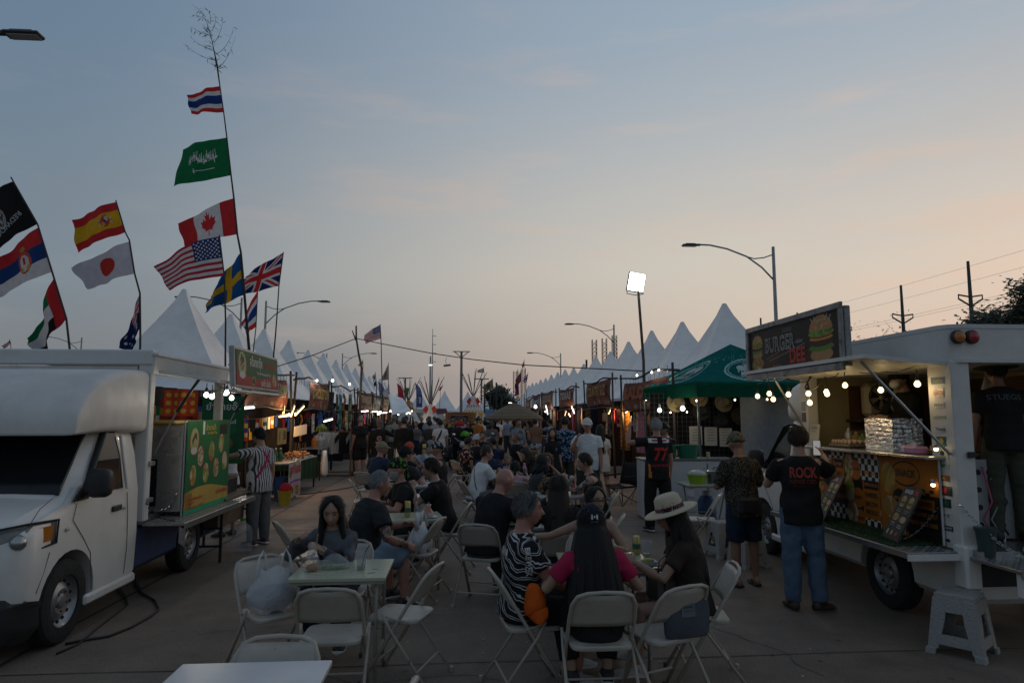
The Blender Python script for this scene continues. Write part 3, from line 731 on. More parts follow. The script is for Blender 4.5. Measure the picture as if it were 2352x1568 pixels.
for k in range(14): pagoda(-8.9,22.5+4.55*k,'white peaked tent, %s in the row behind the left-hand stalls' % ORD[k],1,'white pagoda tents on the left')
for k in range(16): pagoda(9.2,23.0+4.55*k,'white peaked tent, %s in the row behind the right-hand stalls' % ORD[k],1,'white pagoda tents on the right')
for k, x in enumerate((-13,-9.5,-6,-2.4,1.2,4.5,7.8)):
 pagoda(x,104+(k % 2)*4,'far white tent closing off the alley, %s from the left in its row' % ORD[k].replace('nearest','first'),.95,'far white tents across the end of the alley',False)
# === street lamps
GALV = mat('galvanised_steel',(.33,.35,.36),.45,.6,var=.2,vscale=4); LAMPB = mat('lamp_housing',(.03,.032,.035),.5)
def street_lamp(x,y,dirx,label,h=8.55,lit=False):
 t = thing('street_lamp',label,'street lamp',(x,y,0),0,'street lamps')
 MB().tube([(0,0,0),(0,0,h*.5),(0,0,h)],[.095,.08,.06],12).build('pole',GALV,t,True)
 d = dirx; arc = [Vector((d*.03,0,h-1.35)),Vector((d*.5,0,h-.85)),Vector((d*1.1,0,h-.42)),Vector((d*1.9,0,h-.12)),Vector((d*2.6,0,h+.02)),Vector((d*3.0,0,h+.03))]
 MB().tube(arc,.034,10).build('arm',GALV,t,'all')
 MB().tube([(d*.03,0,h-.32),(d*.4,0,h-.45),(d*.8,0,h-.5),(d*1.15,0,h-.41)],.024,8).build('brace',GALV,t,'all')
 hd = MB(); hd.box((d*3.1,0,h+.02),(.22,.09,.09),.02); hd.box((d*3.42,0,h),(.62,.26,.07),.025); hd.box((d*3.4,0,h+.05),(.4,.16,.05),.02); hb_ = hd.build('lamp_head',LAMPB,t)
 MB().box((d*3.44,0,h-.042),(.5,.2,.012)).build('lens',mat('lamp_lens',(.35,.36,.36),.25) if not lit else glow('lamp_lit',(1,.95,.8),6),hb_)
for x, y, d, l in ((12.5,26,-1,'street lamp rising beside the big right-hand tents, arm reaching left, nearest on the right'),(11.46,50,-1,'street lamp on the right, middle one, beyond the floodlight'),(10.98,74,-1,'street lamp on the right, farthest one, tiny'),
     (-11.2,12.1,1,'dark lamp head in the top left corner of the sky'),(-11.5,41,1,'street lamp behind the left tents with its arm to the right, nearest'),(-12.9,76,1,'small street lamp far down the left tents with its arm to the right'),
     (-12.6,40.0,-1,'street lamp behind the left tents with its arm to the left, nearest'),(-14.6,76,-1,'small street lamp far down the left tents with its arm to the left'),(-33,62,-1,'small street lamp low over the white truck roof')):
 street_lamp(x,y,d,l)
# === floodlight on a bamboo pole
BAM = mat('weathered_bamboo',(.10,.08,.06),.75,var=.4,vscale=9,bump=.4,bscale=30); BAMD = mat('dark_stick',(.045,.037,.03),.8,var=.4,vscale=14,bump=.4,bscale=40)
def stick(name,pts,r0,r1,m=BAMD,parent=None,n=8,jit=.0,seed=0,label=None,cat=None,group=None):
 rg = random.Random(seed); pts = [Vector(p) for p in pts]; P = []
 for i in range(len(pts)-1):
  k = max(1,int((pts[i+1]-pts[i]).length/.5))
  for j in range(k): P.append(pts[i].lerp(pts[i+1],j/k)+Vector((rg.uniform(-jit,jit),rg.uniform(-jit,jit),rg.uniform(-jit,jit))))
 P.append(pts[-1]); N = len(P)
 o = MB().tube(P,[r0+(r1-r0)*i/(N-1) for i in range(N)],n).build(name,m,parent,'all')
 if label: tag(o,label,cat,group)
 return o
FY = 17.5
t = thing('floodlight','square white floodlight blazing on top of a thin bamboo pole','floodlight',W(1482,952,Y=FY)*1); t.location.z = 0
lx, ly = t.location.x, t.location.y
def loc_(v): return Vector(v)-Vector((lx,ly,0))
stick('pole',[loc_((W(1484,952,Y=FY).x,FY,0)),loc_(W(1478,830,Y=FY)),loc_(W(1466,668,Y=FY))],.045,.035,BAM,t,jit=.008)
c = loc_(W(1462,648,Y=FY)); M = RX(R_(8))@RY(R_(9))
MB().box(c+Vector((0,.045,0)),(.47,.06,.52),.015,M=M).build('housing',LAMPB,t)
MB().box(c,(.42,.03,.47),.01,M=M).build('lens',glow('flood_glow',(1,1,1),7),t)
MB().tube([c+M@Vector((-.22,.04,-.1)),c+Vector((-.25,.05,-.3)),c+Vector((0,.05,-.34)),c+Vector((.2,.05,-.3))],.012,6).build('bracket',LAMPB,t)
# === far poles, masts, wires
GREENP = mat('pole_green',(.05,.055,.04),.7,var=.2); CONC = mat('concrete_pole',(.22,.22,.21),.8,var=.15,vscale=3)
PYL = []
for k, (px,py) in enumerate(((2223,600),(2069,655),(1932,692),(1831,718),(1747,730))):
 d = (20-1.85)*1568/(952-py)*.999; p = W(px,py,Y=d); PYL.append(p)
 t = thing('power_pole','tapering power line pole with bracket arms, %s from the right edge' % ORD[k].replace('nearest','first'),'power pole',(p.x,p.y,0),0,'power line poles')
 MB().tube([(0,0,0),(0,0,p.z)],[.42,.17],8).build('shaft',GREENP,t,'all')
 zz = p.z-4.6
 for sx in (-1,1) if k < 3 else (): MB().tube([(0,0,zz),(sx*1.6,0,zz+.25),(sx*1.6,0,zz-.25),(0,0,zz-1.2)],.11,6).build('bracket',GREENP,t)
wm = mat('power_wire',(.3,.27,.25),.7)
for k, (dz,dx) in enumerate(((-.4,-.3),(-2.2,.3),(-5.0,1.6),(-5.2,-1.6),(-7.4,1.6),(-8.9,-1.6))):
 a = PYL[0]+Vector((dx*.6+2.6,-60,dz+1.0)); b = PYL[3]+Vector((dx,20,dz)); n = 30
 o = MB().tube([a.lerp(b,i/n)-Vector((0,0,1.2*math.sin(math.pi*i/n)*.4)) for i in range(n+1)],.016,5).build('power_wire',wm)
 tag(o,'thin power wire over the burger truck, %s from the top' % ORD[k].replace('nearest','first'),'wire','power wires')
def post(name,px0,py0,px1,py1,Y,r,label,m=CONC,cat='pole',base=True):
 a = W(px0,py0,Y=Y); b = W(px1,py1,Y=Y)
 if base: b = Vector((b.x,Y,0))
 o = MB().tube([b,a],[r*1.3,r],8).build(name,m,None,'all'); return tag(o,label,cat), a
t = thing('utility_pole','tall concrete utility pole with a T crossarm standing beyond the tipis','utility pole',(W(1059,940,Y=78).x,78,0))
MB().tube([(0,0,0),(0,0,9)],[.19,.14],10).build('shaft',CONC,t,True); MB().box((0,-.25,9),(1.95,.1,.11),.02).build('crossarm',CONC,t)
for sx in (-1,1): MB().tube([(sx*.75,-.22,8.95),(0,-.22,8.3)],.05,6).build('brace',CONC,t)
for px, py, Y, l in ((601,1,0,''),): pass
for px, py, Y, h, l in ((601,855,140,0,'left'),(1195,0,0,0,'')): pass
for px, py, Y, lab in ((931,868,120,'distant T shaped power pole low over the left feather flags'),(1106,870,110,'distant T shaped power pole behind the right tipi')):
 p = W(px,py,Y=Y); t = thing('utility_pole',lab,'utility pole',(p.x,Y,0))
 MB().tube([(0,0,0),(0,0,p.z)],.16,8).build('shaft',CONC,t); MB().box((0,-.2,p.z),(2.4,.14,.16)).build('crossarm',CONC,t)
a = W(989,818,Y=62); t = thing('light_mast','slim steel mast standing behind the middle tipi','mast',(a.x,62,0)); MB().tube([(0,0,0),(0,0,a.z)],[.12,.07],8).build('shaft',GALV,t); MB().ell((0,-.05,a.z-.8),(.2,.15,.07)).build('lamp',glow('mast_lamp',(1,1,1),1.3),t)
a = W(994,755,Y=95); t = thing('antenna_mast','very thin antenna mast with small aerials, tallest in the middle','mast',(a.x,95,0)); MB().tube([(0,0,0),(0,0,a.z*.6),(0,0,a.z)],[.12,.09,.04],6).build('shaft',GALV,t)
for k in range(4): MB().box((.25,0,a.z-1-k*1.2),(.5,.05,.08)).build('aerial',GALV,t)
for k, (px,py0,Y) in enumerate(((1365,780,70),(1388,777,70),(1411,770,70),(1193,848,120),(1203,845,120),(1183,852,120))):
 a = W(px,py0,Y=Y); t = thing('truss_tower','lattice truss tower above the right-hand tents, %s' % ('left one of three','middle one of three','right one of three','middle one of the far three','right one of the far three','left one of the far three')[k],'truss tower',(a.x,Y,0),0,'truss towers')
 mb = MB(); s_ = .22 if Y == 70 else .3
 for sx in (-1,1):
  for sy in (-1,1): mb.tube([(sx*s_,sy*s_,0),(sx*s_,sy*s_,a.z)],.035,5)
 mb.build('chord',BAMD,t); mb = MB(); z = 4.
 while z < a.z-.4:
  mb.tube([(-s_,-s_,z),(s_,-s_,z+.42)],.022,4); mb.tube([(s_,-s_,z),(-s_,s_,z+.42)],.022,4); mb.box((0,-s_,z),(2*s_,.03,.03)); z += .42
 mb.build('lattice',BAMD,t)['kind'] = 'stuff'
for k, (px,py,Y) in enumerate(((1998-0,0,0),)): pass
for k, px in enumerate((1113,1126,1140,1152,1347,1372)):
 py = (882,880,878,905,826,828)[k]; Y = (75,75,75,75,60,60)[k]
 post('wooden_post',px,py,px,950,Y,.09,'bare wooden post behind the right-hand stalls, %s from the left' % ORD[k].replace('nearest','first'),BAMD)[0]['group'] = 'bare wooden posts'
# === trees
def tree(name,label,x,y,h,rad,n,col,trunk_r=.18,low=.35,sparse=False,seed=0,leaf=.22,spread=.34):
 rg = random.Random(seed); t = thing(name,label,'tree',(x,y,0)); bark = mat('bark',(.07,.055,.045),.9,var=.3,vscale=6)
 mb = MB(); mb.tube([(0,0,0),(rg.uniform(-.2,.2),0,h*.4),(rg.uniform(-.3,.3),.1,h*.8)],[trunk_r,trunk_r*.7,trunk_r*.25],8); tips = []
 for k in range(14):
  a = rg.uniform(0,6.28); z0 = h*rg.uniform(.3,.7); r = rad*rg.uniform(.5,.95); z1 = min(h*.97,z0+h*rg.uniform(.08,.3)); p1 = Vector((math.cos(a)*r,math.sin(a)*r,z1))
  mb.tube([(0,0,z0),Vector((0,0,z0)).lerp(p1,.5)+Vector((0,0,.2)),p1],[trunk_r*.35,trunk_r*.22,trunk_r*.06],5); tips.append(p1); tips.append(Vector((0,0,z0)).lerp(p1,.6))
  if sparse:
   for q in range(5): e = p1.lerp(Vector((0,0,z0)),rg.uniform(0,.6)); mb.tube([e,e+Vector((rg.uniform(-.7,.7),rg.uniform(-.7,.7),rg.uniform(.2,.9)))],[.02,.006],4)
 mb.build('trunk',bark,t)
 V_ = []; F_ = []
 for c in tips+[Vector((0,0,h*.8)),Vector((0,0,h*.6))]:
  for _ in range(n):
   s = rad*spread; p = c+Vector((rg.gauss(0,s),rg.gauss(0,s),rg.gauss(0,s*.7)))
   if p.z < h*low: continue
   u = Vector((rg.gauss(0,1),rg.gauss(0,1),rg.gauss(0,.6))).normalized(); v = u.orthogonal().normalized(); L = leaf*rg.uniform(.6,1.3); o = len(V_)
   V_ += [p-u*L,p+v*L*.35,p+u*L,p-v*L*.35]; F_.append((o,o+1,o+2,o+3))
 mb = MB(); mb.add(V_,F_); o = mb.build('crown',mat('leaf_%s' % name,col,.7,var=.5,vscale=1.2),t,fix=False); o['kind'] = 'stuff'
 return t
p = W(2330,735,Y=52); tree('broadleaf_tree','dark leafy tree at the right edge above the burger truck roof',p.x+.6,52,12.0,3.1,800,(.05,.062,.028),.25,.3,seed=3,leaf=.24,spread=.24)
p = W(1985,780,Y=60); tree('dry_bush_tree','sparse dry treetop just above the burger truck roof',p.x,60,10.0,3.4,16,(.10,.08,.05),.16,.5,True,5,.16)
p = W(1140,930,Y=85); tree('pine_tree','dark green tree behind the right tipi',p.x+.3,85,5.3,1.25,150,(.035,.05,.03),.2,.2,seed=8,leaf=.28)
p = W(1165,940,Y=100); tree('small_tree','small dark tree between the thatched parasol and the tipi tops',p.x,100,4.6,2.0,80,(.05,.06,.035),.2,.2,seed=9,leaf=.28)
# === tipis
def tipi(px,Y,zc,rb,label,art,flap):
 x = W(px,950,Y=Y).x; t = thing('tipi',label,'tipi',(x,Y,0),0,'painted tipis')
 def pos(u,v):
  a = -math.pi/2+2*math.pi*(u-.5); r = rb*(1-v*.96); return np.stack([r*np.cos(a),r*np.sin(a),v*zc],1)
 sheet('cover',120,60,pos,art,CLOTHP,t)
 rg = random.Random(int(px)); st = mat('tipi_stick',(.10,.085,.07),.8,var=.3)
 for k in range(11):
  a = k*2*math.pi/11+.3; q = (math.cos(a),math.sin(a)); L = rg.uniform(1.25,1.75)
  MB().tube([(-q[0]*.06,-q[1]*.06,zc*.9),(q[0]*rb*.24*L*1.5,q[1]*rb*.24*L*1.5,zc+L)],[.028,.018],5).build('pole',st,t)
 for sx in (-1,1):
  fb = MB().grid(lambda u,v: Vector((sx*(.05+u*.42*(1-v*.5)),-.18-.1*u-.12*(1-v),zc*.86-.5*(1-v)*(1-u*.4)+.26*u)),5,5); fo = fb.build('smoke_flap',flap,t,'all')
 MB().tube([(0,-rb*.98,.02),(0,-.16,zc*.84)],.07,6,.2).build('door_strip',flap,t)
REDC = cloth('tipi_red',(.50,.05,.03)); tw_ = (.62,.60,.56)
def art_plain(u,v): A = Art(u,v,3,tw_); return A.c
def art_sun(u,v):
 A = Art(u,v,3,tw_); A.put((np.abs(A.y-.62) < .05) & (np.sin(A.x*40) > -.2),(.62,.32,.04)); A.put((A.y > .5) & (A.y < .62) & (np.sin(A.x*18) > .6),(.62,.32,.04))
 for x in np.arange(.1,3,.16): A.ell(x,.76,.035,.03,(.45,.03,.03))
 A.ell(1.86,.30,.2,.16,(.68,.26,.02)); A.ell(1.86,.30,.11,.07,(.05,.04,.03)); A.put((A.y < .36) & (A.x < 1.33) & (A.x > 1.1) & (A.y > .06+.5*(1.33-A.x)),(.62,.36,.08)); return A.c
def art_top(u,v): A = Art(u,v,3,tw_); A.put(A.y > .68,(.38,.09,.02)); A.put((A.y > .68) & (A.y < .74),(.6,.35,.05)); A.put((A.y > .80) & (np.sin(A.x*30) > .3),(.62,.35,.05)); return A.c
tipi(988,44,2.55,1.45,'white tipi with red smoke flaps and a red door strip, middle of three',art_plain,REDC)
tipi(1087,46,3.2,1.75,'tipi painted with an orange sun and red dots, right of three',art_sun,REDC)
tipi(938,56,3.1,1.6,'tipi with an orange and brown painted top, left of three',art_top,cloth('tipi_white',(.5,.48,.45)))
# === thatched parasol
p = W(1181,960,Y=27); t = thing('thatched_parasol','round thatched straw parasol standing over the tables','parasol',(p.x,27,0)); t.scale = (1.12,1.12,1.0)
STRAW = mat('straw',(.20,.14,.08),.9,var=.45,vscale=22,bump=.8,bscale=60)
MB().tube([(0,0,0),(0,0,2.2)],.05,8).build('pole',BAM,t,True)
for k in range(5):
 r1 = .32+.19*k+.0; r0 = max(.03,r1-.34); z1 = 2.13-.03*k-.085*k**1.35*.62; z0 = z1+.16+.02*k; rg = random.Random(k); mb = MB(); n = 150
 mb.lathe([(r0,z0),((r0+r1)/2,(z0+z1)/2+.04),(r1*.95,z1+.03),(r1*.93,z1-.02)],(0,0,0),40,False)
 for i in range(n):
  a = i/n*6.2832+rg.uniform(-.03,.03); q = Vector((math.cos(a),math.sin(a),0)); tt = Vector((-math.sin(a),math.cos(a),0)); L = rg.uniform(.9,1.12)
  p0 = q*(r1*.72)+Vector((0,0,z1+.11)); p1 = q*r1*L*1.02+Vector((0,0,z1-.07*L)); w_ = .018
  mb.add([p0-tt*w_,p0+tt*w_,p1+tt*w_*.4,p1-tt*w_*.4],[(0,1,2,3)])
 mb.build('thatch_layer',STRAW,t,fix=False)
# === van, tapestry, rear awnings
VW = mat('van_white',(.62,.60,.54),.5,var=.1,vscale=2)
p = W(962,960,Y=58); t = thing('van','cream white van parked behind the tipis','van',(p.x,58,0))
pr = [(-2.4,.35),(2.4,.35),(2.45,1.0),(2.3,1.35),(1.95,2.1),(1.6,2.3),(-2.2,2.32),(-2.42,2.1)]
MB().prism(pr,1.8,RX(math.pi/2),(0,.9,0)).build('body',VW,t)
for x0 in (-2.1,-1.25,-.35,.55): w0 = MB().box((x0+.35,-.905,1.75),(.7,.03,.5),.05).build('window',mat('van_glass',(.06,.1,.09),.15),t)
for x0 in (-1.5,1.5):
 wl = MB().lathe([(.02,-.1),(.33,-.1),(.36,-.05),(.36,.05),(.33,.1),(.02,.1)],(x0,-.86,.36),20,True,RX(math.pi/2)).build('wheel',mat('tyre_far',(.02,.02,.02),.8),t,True); MB().lathe([(.02,-.13),(.17,-.115),(.2,-.105)],(x0,-.86,.36),16,True,RX(-math.pi/2)).build('rim',ALU,wl,True)
def tap(u,v):
 A = Art(u,v,1.05,(.20,.055,.04)); A.rect(.05,.05,1.0,.95,(.33,.19,.10)); A.rect(.09,.09,.96,.91,(.06,.03,.035)); 
 an = np.arctan2(A.y-.5,A.x-.52); r = np.hypot(A.y-.5,A.x-.52); A.put((r < .36+.05*np.sin(an*22)) & (r > .1),(.10,.075,.085)); A.put((r < .42) & (np.sin(an*26) > .3) & (r > .2),(.17,.12,.13)); A.ell(.52,.45,.12,.17,(.24,.12,.09))
 A.put(((np.abs(A.x-.07) < .02) | (np.abs(A.x-.98) < .02)) & (np.sin(A.y*60) > 0),(.45,.22,.08)); return A.c
p = W(1056,945,Y=41); t = thing('tapestry_stand','dark red tapestry hung on an orange wooden screen beside the right tipi','tapestry',(p.x,41,0))
MB().box((.05,.06,1.02),(1.75,.05,1.95),.01).build('screen',mat('orange_ply',(.33,.15,.03),.7,var=.25),t)
sheet('tapestry',84,80,lambda u,v: np.stack([(u-.5)*1.3-.02,-.02-.02*np.sin(u*14),.18+v*1.8-.03*np.sin(u*3.14)*(v)],1),tap,CLOTHP,t)
for sx in (-.82,.92): MB().box((sx,.1,.95),(.08,.08,1.9),.01).build('leg',mat('orange_ply',(.33,.15,.03)),t)
def awning(pts,label,m,name='awning',legs=()):
 P = [W(a,b,Y=c) for a,b,c in pts]; t = thing(name,label,'awning',(0,0,0)); n = 8
 o = MB().grid(lambda u,v: (P[0].lerp(P[1],u)).lerp(P[3].lerp(P[2],u),v)-Vector((0,0,.12*math.sin(math.pi*u)*math.sin(math.pi*v))),n,n).build('canopy',m,t,'all'); o.modifiers.new('t','SOLIDIFY').thickness = .01
 for k in legs: q = P[k]; MB().tube([(q.x,q.y,0),q],.03,6).build('leg',ALU,t)
 return t
awning(((900,953,33),(945,945,33),(925,915,36),(892,905,36)),'plain white awning at the far end of the left stalls',PVC,legs=(0,1))
awning(((985,952,50),(1030,950,50),(1025,938,53),(990,938,53)),'dark maroon awning beside the middle tipi',cloth('maroon',(.07,.015,.02)),legs=(0,1))
awning(((1110,958,60),(1145,958,60),(1140,940,64),(1115,940,64)),'dull blue awning beyond the thatched parasol',cloth('dull_blue',(.08,.13,.2)),legs=(0,1))
# === food trucks
TW = mat('truck_white_paint',(.68,.655,.61),.35,var=.13,vscale=2.8,bump=.03,bscale=5,coat=.3); TWB = mat('box_white_panel',(.64,.615,.575),.5,var=.2,vscale=2.2,bump=.05,bscale=8)
GLS = mat('dark_glass',(.008,.010,.012),.12,spec=.3); BLKP = mat('black_plastic',(.018,.018,.019),.55,var=.15); TYRE = mat('tyre_rubber',(.016,.016,.016),.85,var=.25,vscale=12,bump=.4,bscale=50)
RIM = mat('steel_rim',(.30,.30,.30),.42,.75,var=.2,vscale=10); STEEL = mat('stainless_steel',(.42,.42,.41),.28,.9,var=.15,vscale=5,bump=.05,bscale=9)
CHK = mat('checker_plate',(.33,.33,.32),.38,.85,var=.25,vscale=14); BULB = glow('bulb_warm',(1,.80,.38),3.4); BULBC = glow('bulb_cool',(1,.95,.85),5); SEAM = mat('panel_seam',(.02,.02,.02),.8)
def boolcut(o,cutters):
 mods = []
 for c in cutters:
  m = o.modifiers.new('b','BOOLEAN'); m.operation = 'DIFFERENCE'; m.object = c; m.solver = 'EXACT'
 bpy.context.view_layer.update(); dg = bpy.context.evaluated_depsgraph_get(); me = bpy.data.meshes.new_from_object(o.evaluated_get(dg)); o.modifiers.clear(); o.data = me
 for c in cutters: bpy.data.objects.remove(c)
 me.polygons.foreach_set('use_smooth',[True]*len(me.polygons)); me.set_sharp_from_angle(angle=R_(32))
def wheel(par,x,y,r=.335,out=1):
 M = RY(math.pi/2*out); w_ = MB().lathe([(.19,-.09),(.27,-.095),(r-.02,-.085),(r,-.06),(r,.06),(r-.02,.085),(.27,.095),(.205,.09),(.20,.06)],(x-out*.09,y,r),36,False,M).build('wheel',TYRE,par,35)
 c = Vector((x-out*.09,y,r)); rm = MB(); rm.lathe([(.208,.088),(.200,.07),(.185,.045),(.16,.03),(.135,.045),(.10,.062),(.06,.055),(.05,.07),(.03,.075),(.001,.075)],c,36,False,M).build('rim',RIM,w_,30)
 hm = MB()
 for k in range(14): a = k*2*math.pi/14; hm.lathe([(.001,.046),(.013,.044),(.013,.03)],c+M@Vector((.163*math.cos(a),.163*math.sin(a),0)),8,False,M)
 for k in range(5): a = k*2*math.pi/5; hm.lathe([(.001,.066),(.009,.064),(.009,.05)],c+M@Vector((.078*math.cos(a),.078*math.sin(a),0)),6,False,M)
 hm.build('rim_hole',SEAM,w_)
def sect(y,zb,zt,w0,w1,inset=0.):
 """closed section across the cab (16 points), centre at x=-.84"""
 b = min(1.12,zt-.12); L = [(-w0+.06,zb),(-w0,zb+.08),(-w0-.01,(zb+b)/2),(-w0,b),(-(w0+w1)/2-.02,b+(zt-b)*.5),(-w1-.02,zt-.09),(-w1+.05,zt-.02),(-w1*.5,zt)]
 L = L+[(-x,z) for x,z in L[::-1]]; return [Vector((x-.84,y,z)) for x,z in L]
def make_cab(t,skirt_m,cab_m=TW):
 S = [(.17,.50,.78,.70,.60),(.19,.30,.93,.77,.66),(.24,.26,1.03,.815,.70),(.33,.24,1.08,.835,.73),(.55,.24,1.135,.84,.745),(.74,.24,1.175,.84,.745),(.90,.24,1.33,.84,.735),(1.12,.24,1.54,.84,.72),(1.36,.24,1.76,.84,.70),(1.50,.24,1.82,.84,.70),(1.92,.24,1.84,.84,.70),(1.96,.26,1.82,.835,.69)]
 body = MB().loft([sect(*s) for s in S]).build('cab',cab_m,t,32)
 cut = MB().lathe([(.40,-.55),(.40,.12)],(-.05,.80,.34),28,True,RY(math.pi/2)).build('cut',None); cut2 = MB().lathe([(.40,-.12),(.40,.55)],(-1.63,.80,.34),28,True,RY(math.pi/2)).build('cut',None)
 cut.parent = t; cut2.parent = t; boolcut(body,[cut,cut2])
 MB().box((-.84,.85,.45),(1.2,.9,.5)).build('engine_bay',SEAM,t)
 zy = lambda z: .70+(z-1.16)*.85
 wsz = [(1.20,.70),(1.70,.645)]
 MB().add([(-.84-.73,.765,1.205),(-.84+.73,.765,1.205),(-.84+.645,1.285,1.71),(-.84-.645,1.285,1.71)],[(0,1,2,3)]).build('windshield',GLS,t).modifiers.new('t','SOLIDIFY').thickness = .03
 MB().add([(.006,.96,1.16),(.006,1.63,1.16),(-.030,1.62,1.44),(-.088,1.60,1.69),(-.088,1.42,1.69),(-.030,1.18,1.44)],[(0,1,2,5),(5,2,3,4)]).build('side_window',GLS,t).modifiers.new('t','SOLIDIFY').thickness = .02
 MB().tube([(.008,.92,1.15),(-.03,1.13,1.41),(-.078,1.38,1.70),(-.085,1.52,1.73),(-.082,1.66,1.71)],[.02,.03,.035,.035,.03],8,.5).build('window_visor',BLKP,t,'all')
 MB().box((-.012,1.66,1.40),(.03,.035,.52),.008,M=RY(R_(-10))).build('window_pillar',cab_m,t)
 for pts in ([(.004,.86,1.13),(.008,.80,.98),(.010,.98,.80),(.012,1.10,.66),(.008,1.16,.34)],[(.005,1.72,1.68-.57),(.012,1.74,.9),(.012,1.76,.6),(.008,1.74,.34)],[(-.06,.34,1.02),(-.10,.52,1.11),(-.13,.74,1.168)],[(.006,.36,.50),(.006,.44,.64),(.008,.50,.78)]):
  MB().tube(pts,.0028,5).build('panel_seam',SEAM,t)
 h_ = MB().box((.014,1.52,.985),(.02,.17,.055),.012).build('door_handle',BLKP,t); MB().lathe([(.014,-.005),(.014,.012),(.001,.013)],(.01,1.66,.965),10,True,RY(math.pi/2)).build('lock',ALU,t)
 m_ = MB().loft([ering(Vector((x,.93,1.27)),a,b,Vector((0,1,0)),Vector((0,0,1)),18,3.2) for x,a,b in ((.03,.03,.07),(.045,.055,.105),(.10,.066,.122),(.19,.064,.12),(.225,.05,.10),(.235,.02,.05))]).build('wing_mirror',BLKP,t,'all'); MB().tube([(.03,.96,1.17),(.1,.94,1.2)],.025,6).build('mirror_stem',BLKP,m_)
 MB().prism([(.0,0),(.22,0),(.17,.13),(.05,.05)],.02,Matrix(((0,0,1),(1,0,0),(0,1,0))),(-.008,.80,1.13)).build('mirror_base',BLKP,t)
 lm = mat('headlight_lens',(.20,.20,.185),.1,0.,var=.3,vscale=14,coat=.6)
 hl_ = MB().add([(-.62,.165,.76),(-.2,.185,.79),(-.04,.265,.82),(.012,.56,.85),(.010,.57,1.015),(-.04,.275,1.02),(-.22,.19,.985),(-.60,.165,.93)],[(0,1,6,7),(1,2,5,6),(2,3,4,5)]).build('headlight',lm,t,30); hl_.modifiers.new('t','SOLIDIFY').thickness = .05
 MB().ell((-.07,.225,.90),(.06,.05,.06)).build('reflector',STEEL,hl_,'all'); MB().add([(-.012,.36,.862),(.018,.50,.875),(.016,.51,.985),(-.012,.365,.985)],[(0,1,2,3)]).build('indicator',mat('amber_lens',(.42,.13,.01),.2,coat=.5),hl_).modifiers.new('t','SOLIDIFY').thickness = .045
 MB().tube([(-.62,.155,.755),(-.2,.175,.785),(-.03,.255,.815),(.02,.56,.845),(.018,.575,1.02),(-.03,.265,1.03),(-.22,.178,.995),(-.6,.155,.94)],.009,5).build('headlight_trim',SEAM,hl_)
 MB().loft([[Vector((-.84+sx*(.80+.03*q),y+.0,z)) for sx in (-1,1) for q in (0,)] for y,z in ((0,.3),)]*1 and [sect(.13,.22,.50,.74,.70),sect(.17,.18,.52,.80,.78),sect(.26,.16,.53,.845,.84),sect(.40,.16,.50,.85,.845)]).build('bumper',BLKP,t,30)
 MB().tube([(-.5,.79,1.205),(-.9,.775,1.225),(-1.25,.79,1.235)],.011,6).build('wiper',BLKP,t); MB().ell((.012,.72,.92),(.012,.03,.016)).build('side_repeater',mat('clear_lens',(.45,.42,.4),.2),t)
 MB().box((-.0,1.50,.27),(.05,.9,.09),.02).build('sill',cab_m,t); MB().box((-.06,1.13,.27),(.03,.05,.26),.01).build('mud_flap',BLKP,t)
 for x in (-.01,-1.67):
  o = 1 if x > -1 else -1
  wheel(t,x,.80,out=o); wheel(t,x,3.43,out=o)
 rb = MB().box((-.84,3.22,.52),(1.64,2.50,.44),.05).build('lower_body',skirt_m,t); c1 = MB().lathe([(.42,-.5),(.42,.3)],(-.05,3.43,.34),28,True,RY(math.pi/2)).build('cut',None); c2 = MB().lathe([(.42,-.3),(.42,.5)],(-1.63,3.43,.34),28,True,RY(math.pi/2)).build('cut',None)
 c1.parent = t; c2.parent = t; boolcut(rb,[c1,c2]); MB().box((-.84,3.43,.46),(1.1,.9,.3)).build('axle_housing',SEAM,t)
def chain(par,a,b,n,m=None,sag=.06,name='chain'):
 mb = MB(); a, b = Vector(a), Vector(b)
 for i in range(n):
  p = a.lerp(b,(i+.5)/n)-Vector((0,0,sag*math.sin(math.pi*(i+.5)/n))); d = (b-a)/n*.75; s_ = Vector((.012,0,0)) if i % 2 else Vector((0,.012,.006))
  mb.tube([p-d*.5,p-d*.3+s_,p+d*.3+s_,p+d*.5,p+d*.3-s_,p-d*.3-s_,p-d*.5],.004,5)
 return mb.build(name,m or STEEL,par)
def checker(par,c,d,name='checker_plate',rows=True):
 o = MB().box(c,d,.006).build(name,CHK,par); mb = MB(); nx = max(2,int(d[0]/.055)); ny = max(2,int(d[1]/.055))
 for i in range(nx):
  for j in range(ny):
   x = c[0]-d[0]/2+(i+.5)*d[0]/nx; y = c[1]-d[1]/2+(j+.5)*d[1]/ny; mb.box((x,y,c[2]+d[2]/2+.0015),(.034,.009,.003),0,R_(45) if (i+j) % 2 else R_(-45))
 q = mb.build('tread',mat('checker_tread',(.45,.45,.44),.3,.9),o); q['kind'] = 'stuff'; return o
def bulb(par,p,r=.032,m=None,cord=None,name='light_bulb',capm=None):
 """hanging bulb: glowing globe with its socket"""
 p = Vector(p); o = MB().lathe([(.004,-r),(r*.55,-r*.84),(r*.9,-r*.43),(r,0),(r*.9,r*.45),(r*.62,r*.85),(r*.45,r*1.2)],p,20,True).build(name,m or BULB,par,'all')
 MB().lathe([(r*.5,r*1.15),(r*.55,r*1.3),(r*.55,r*2.6),(r*.2,r*3.0)],p,10,True).build('socket',capm or BLKP,o)
 if cord: MB().tube([p+Vector((0,0,r*2.9)),p+Vector((0,0,r*2.9+cord))],.005,5).build('cord',BLKP,o)
 return o
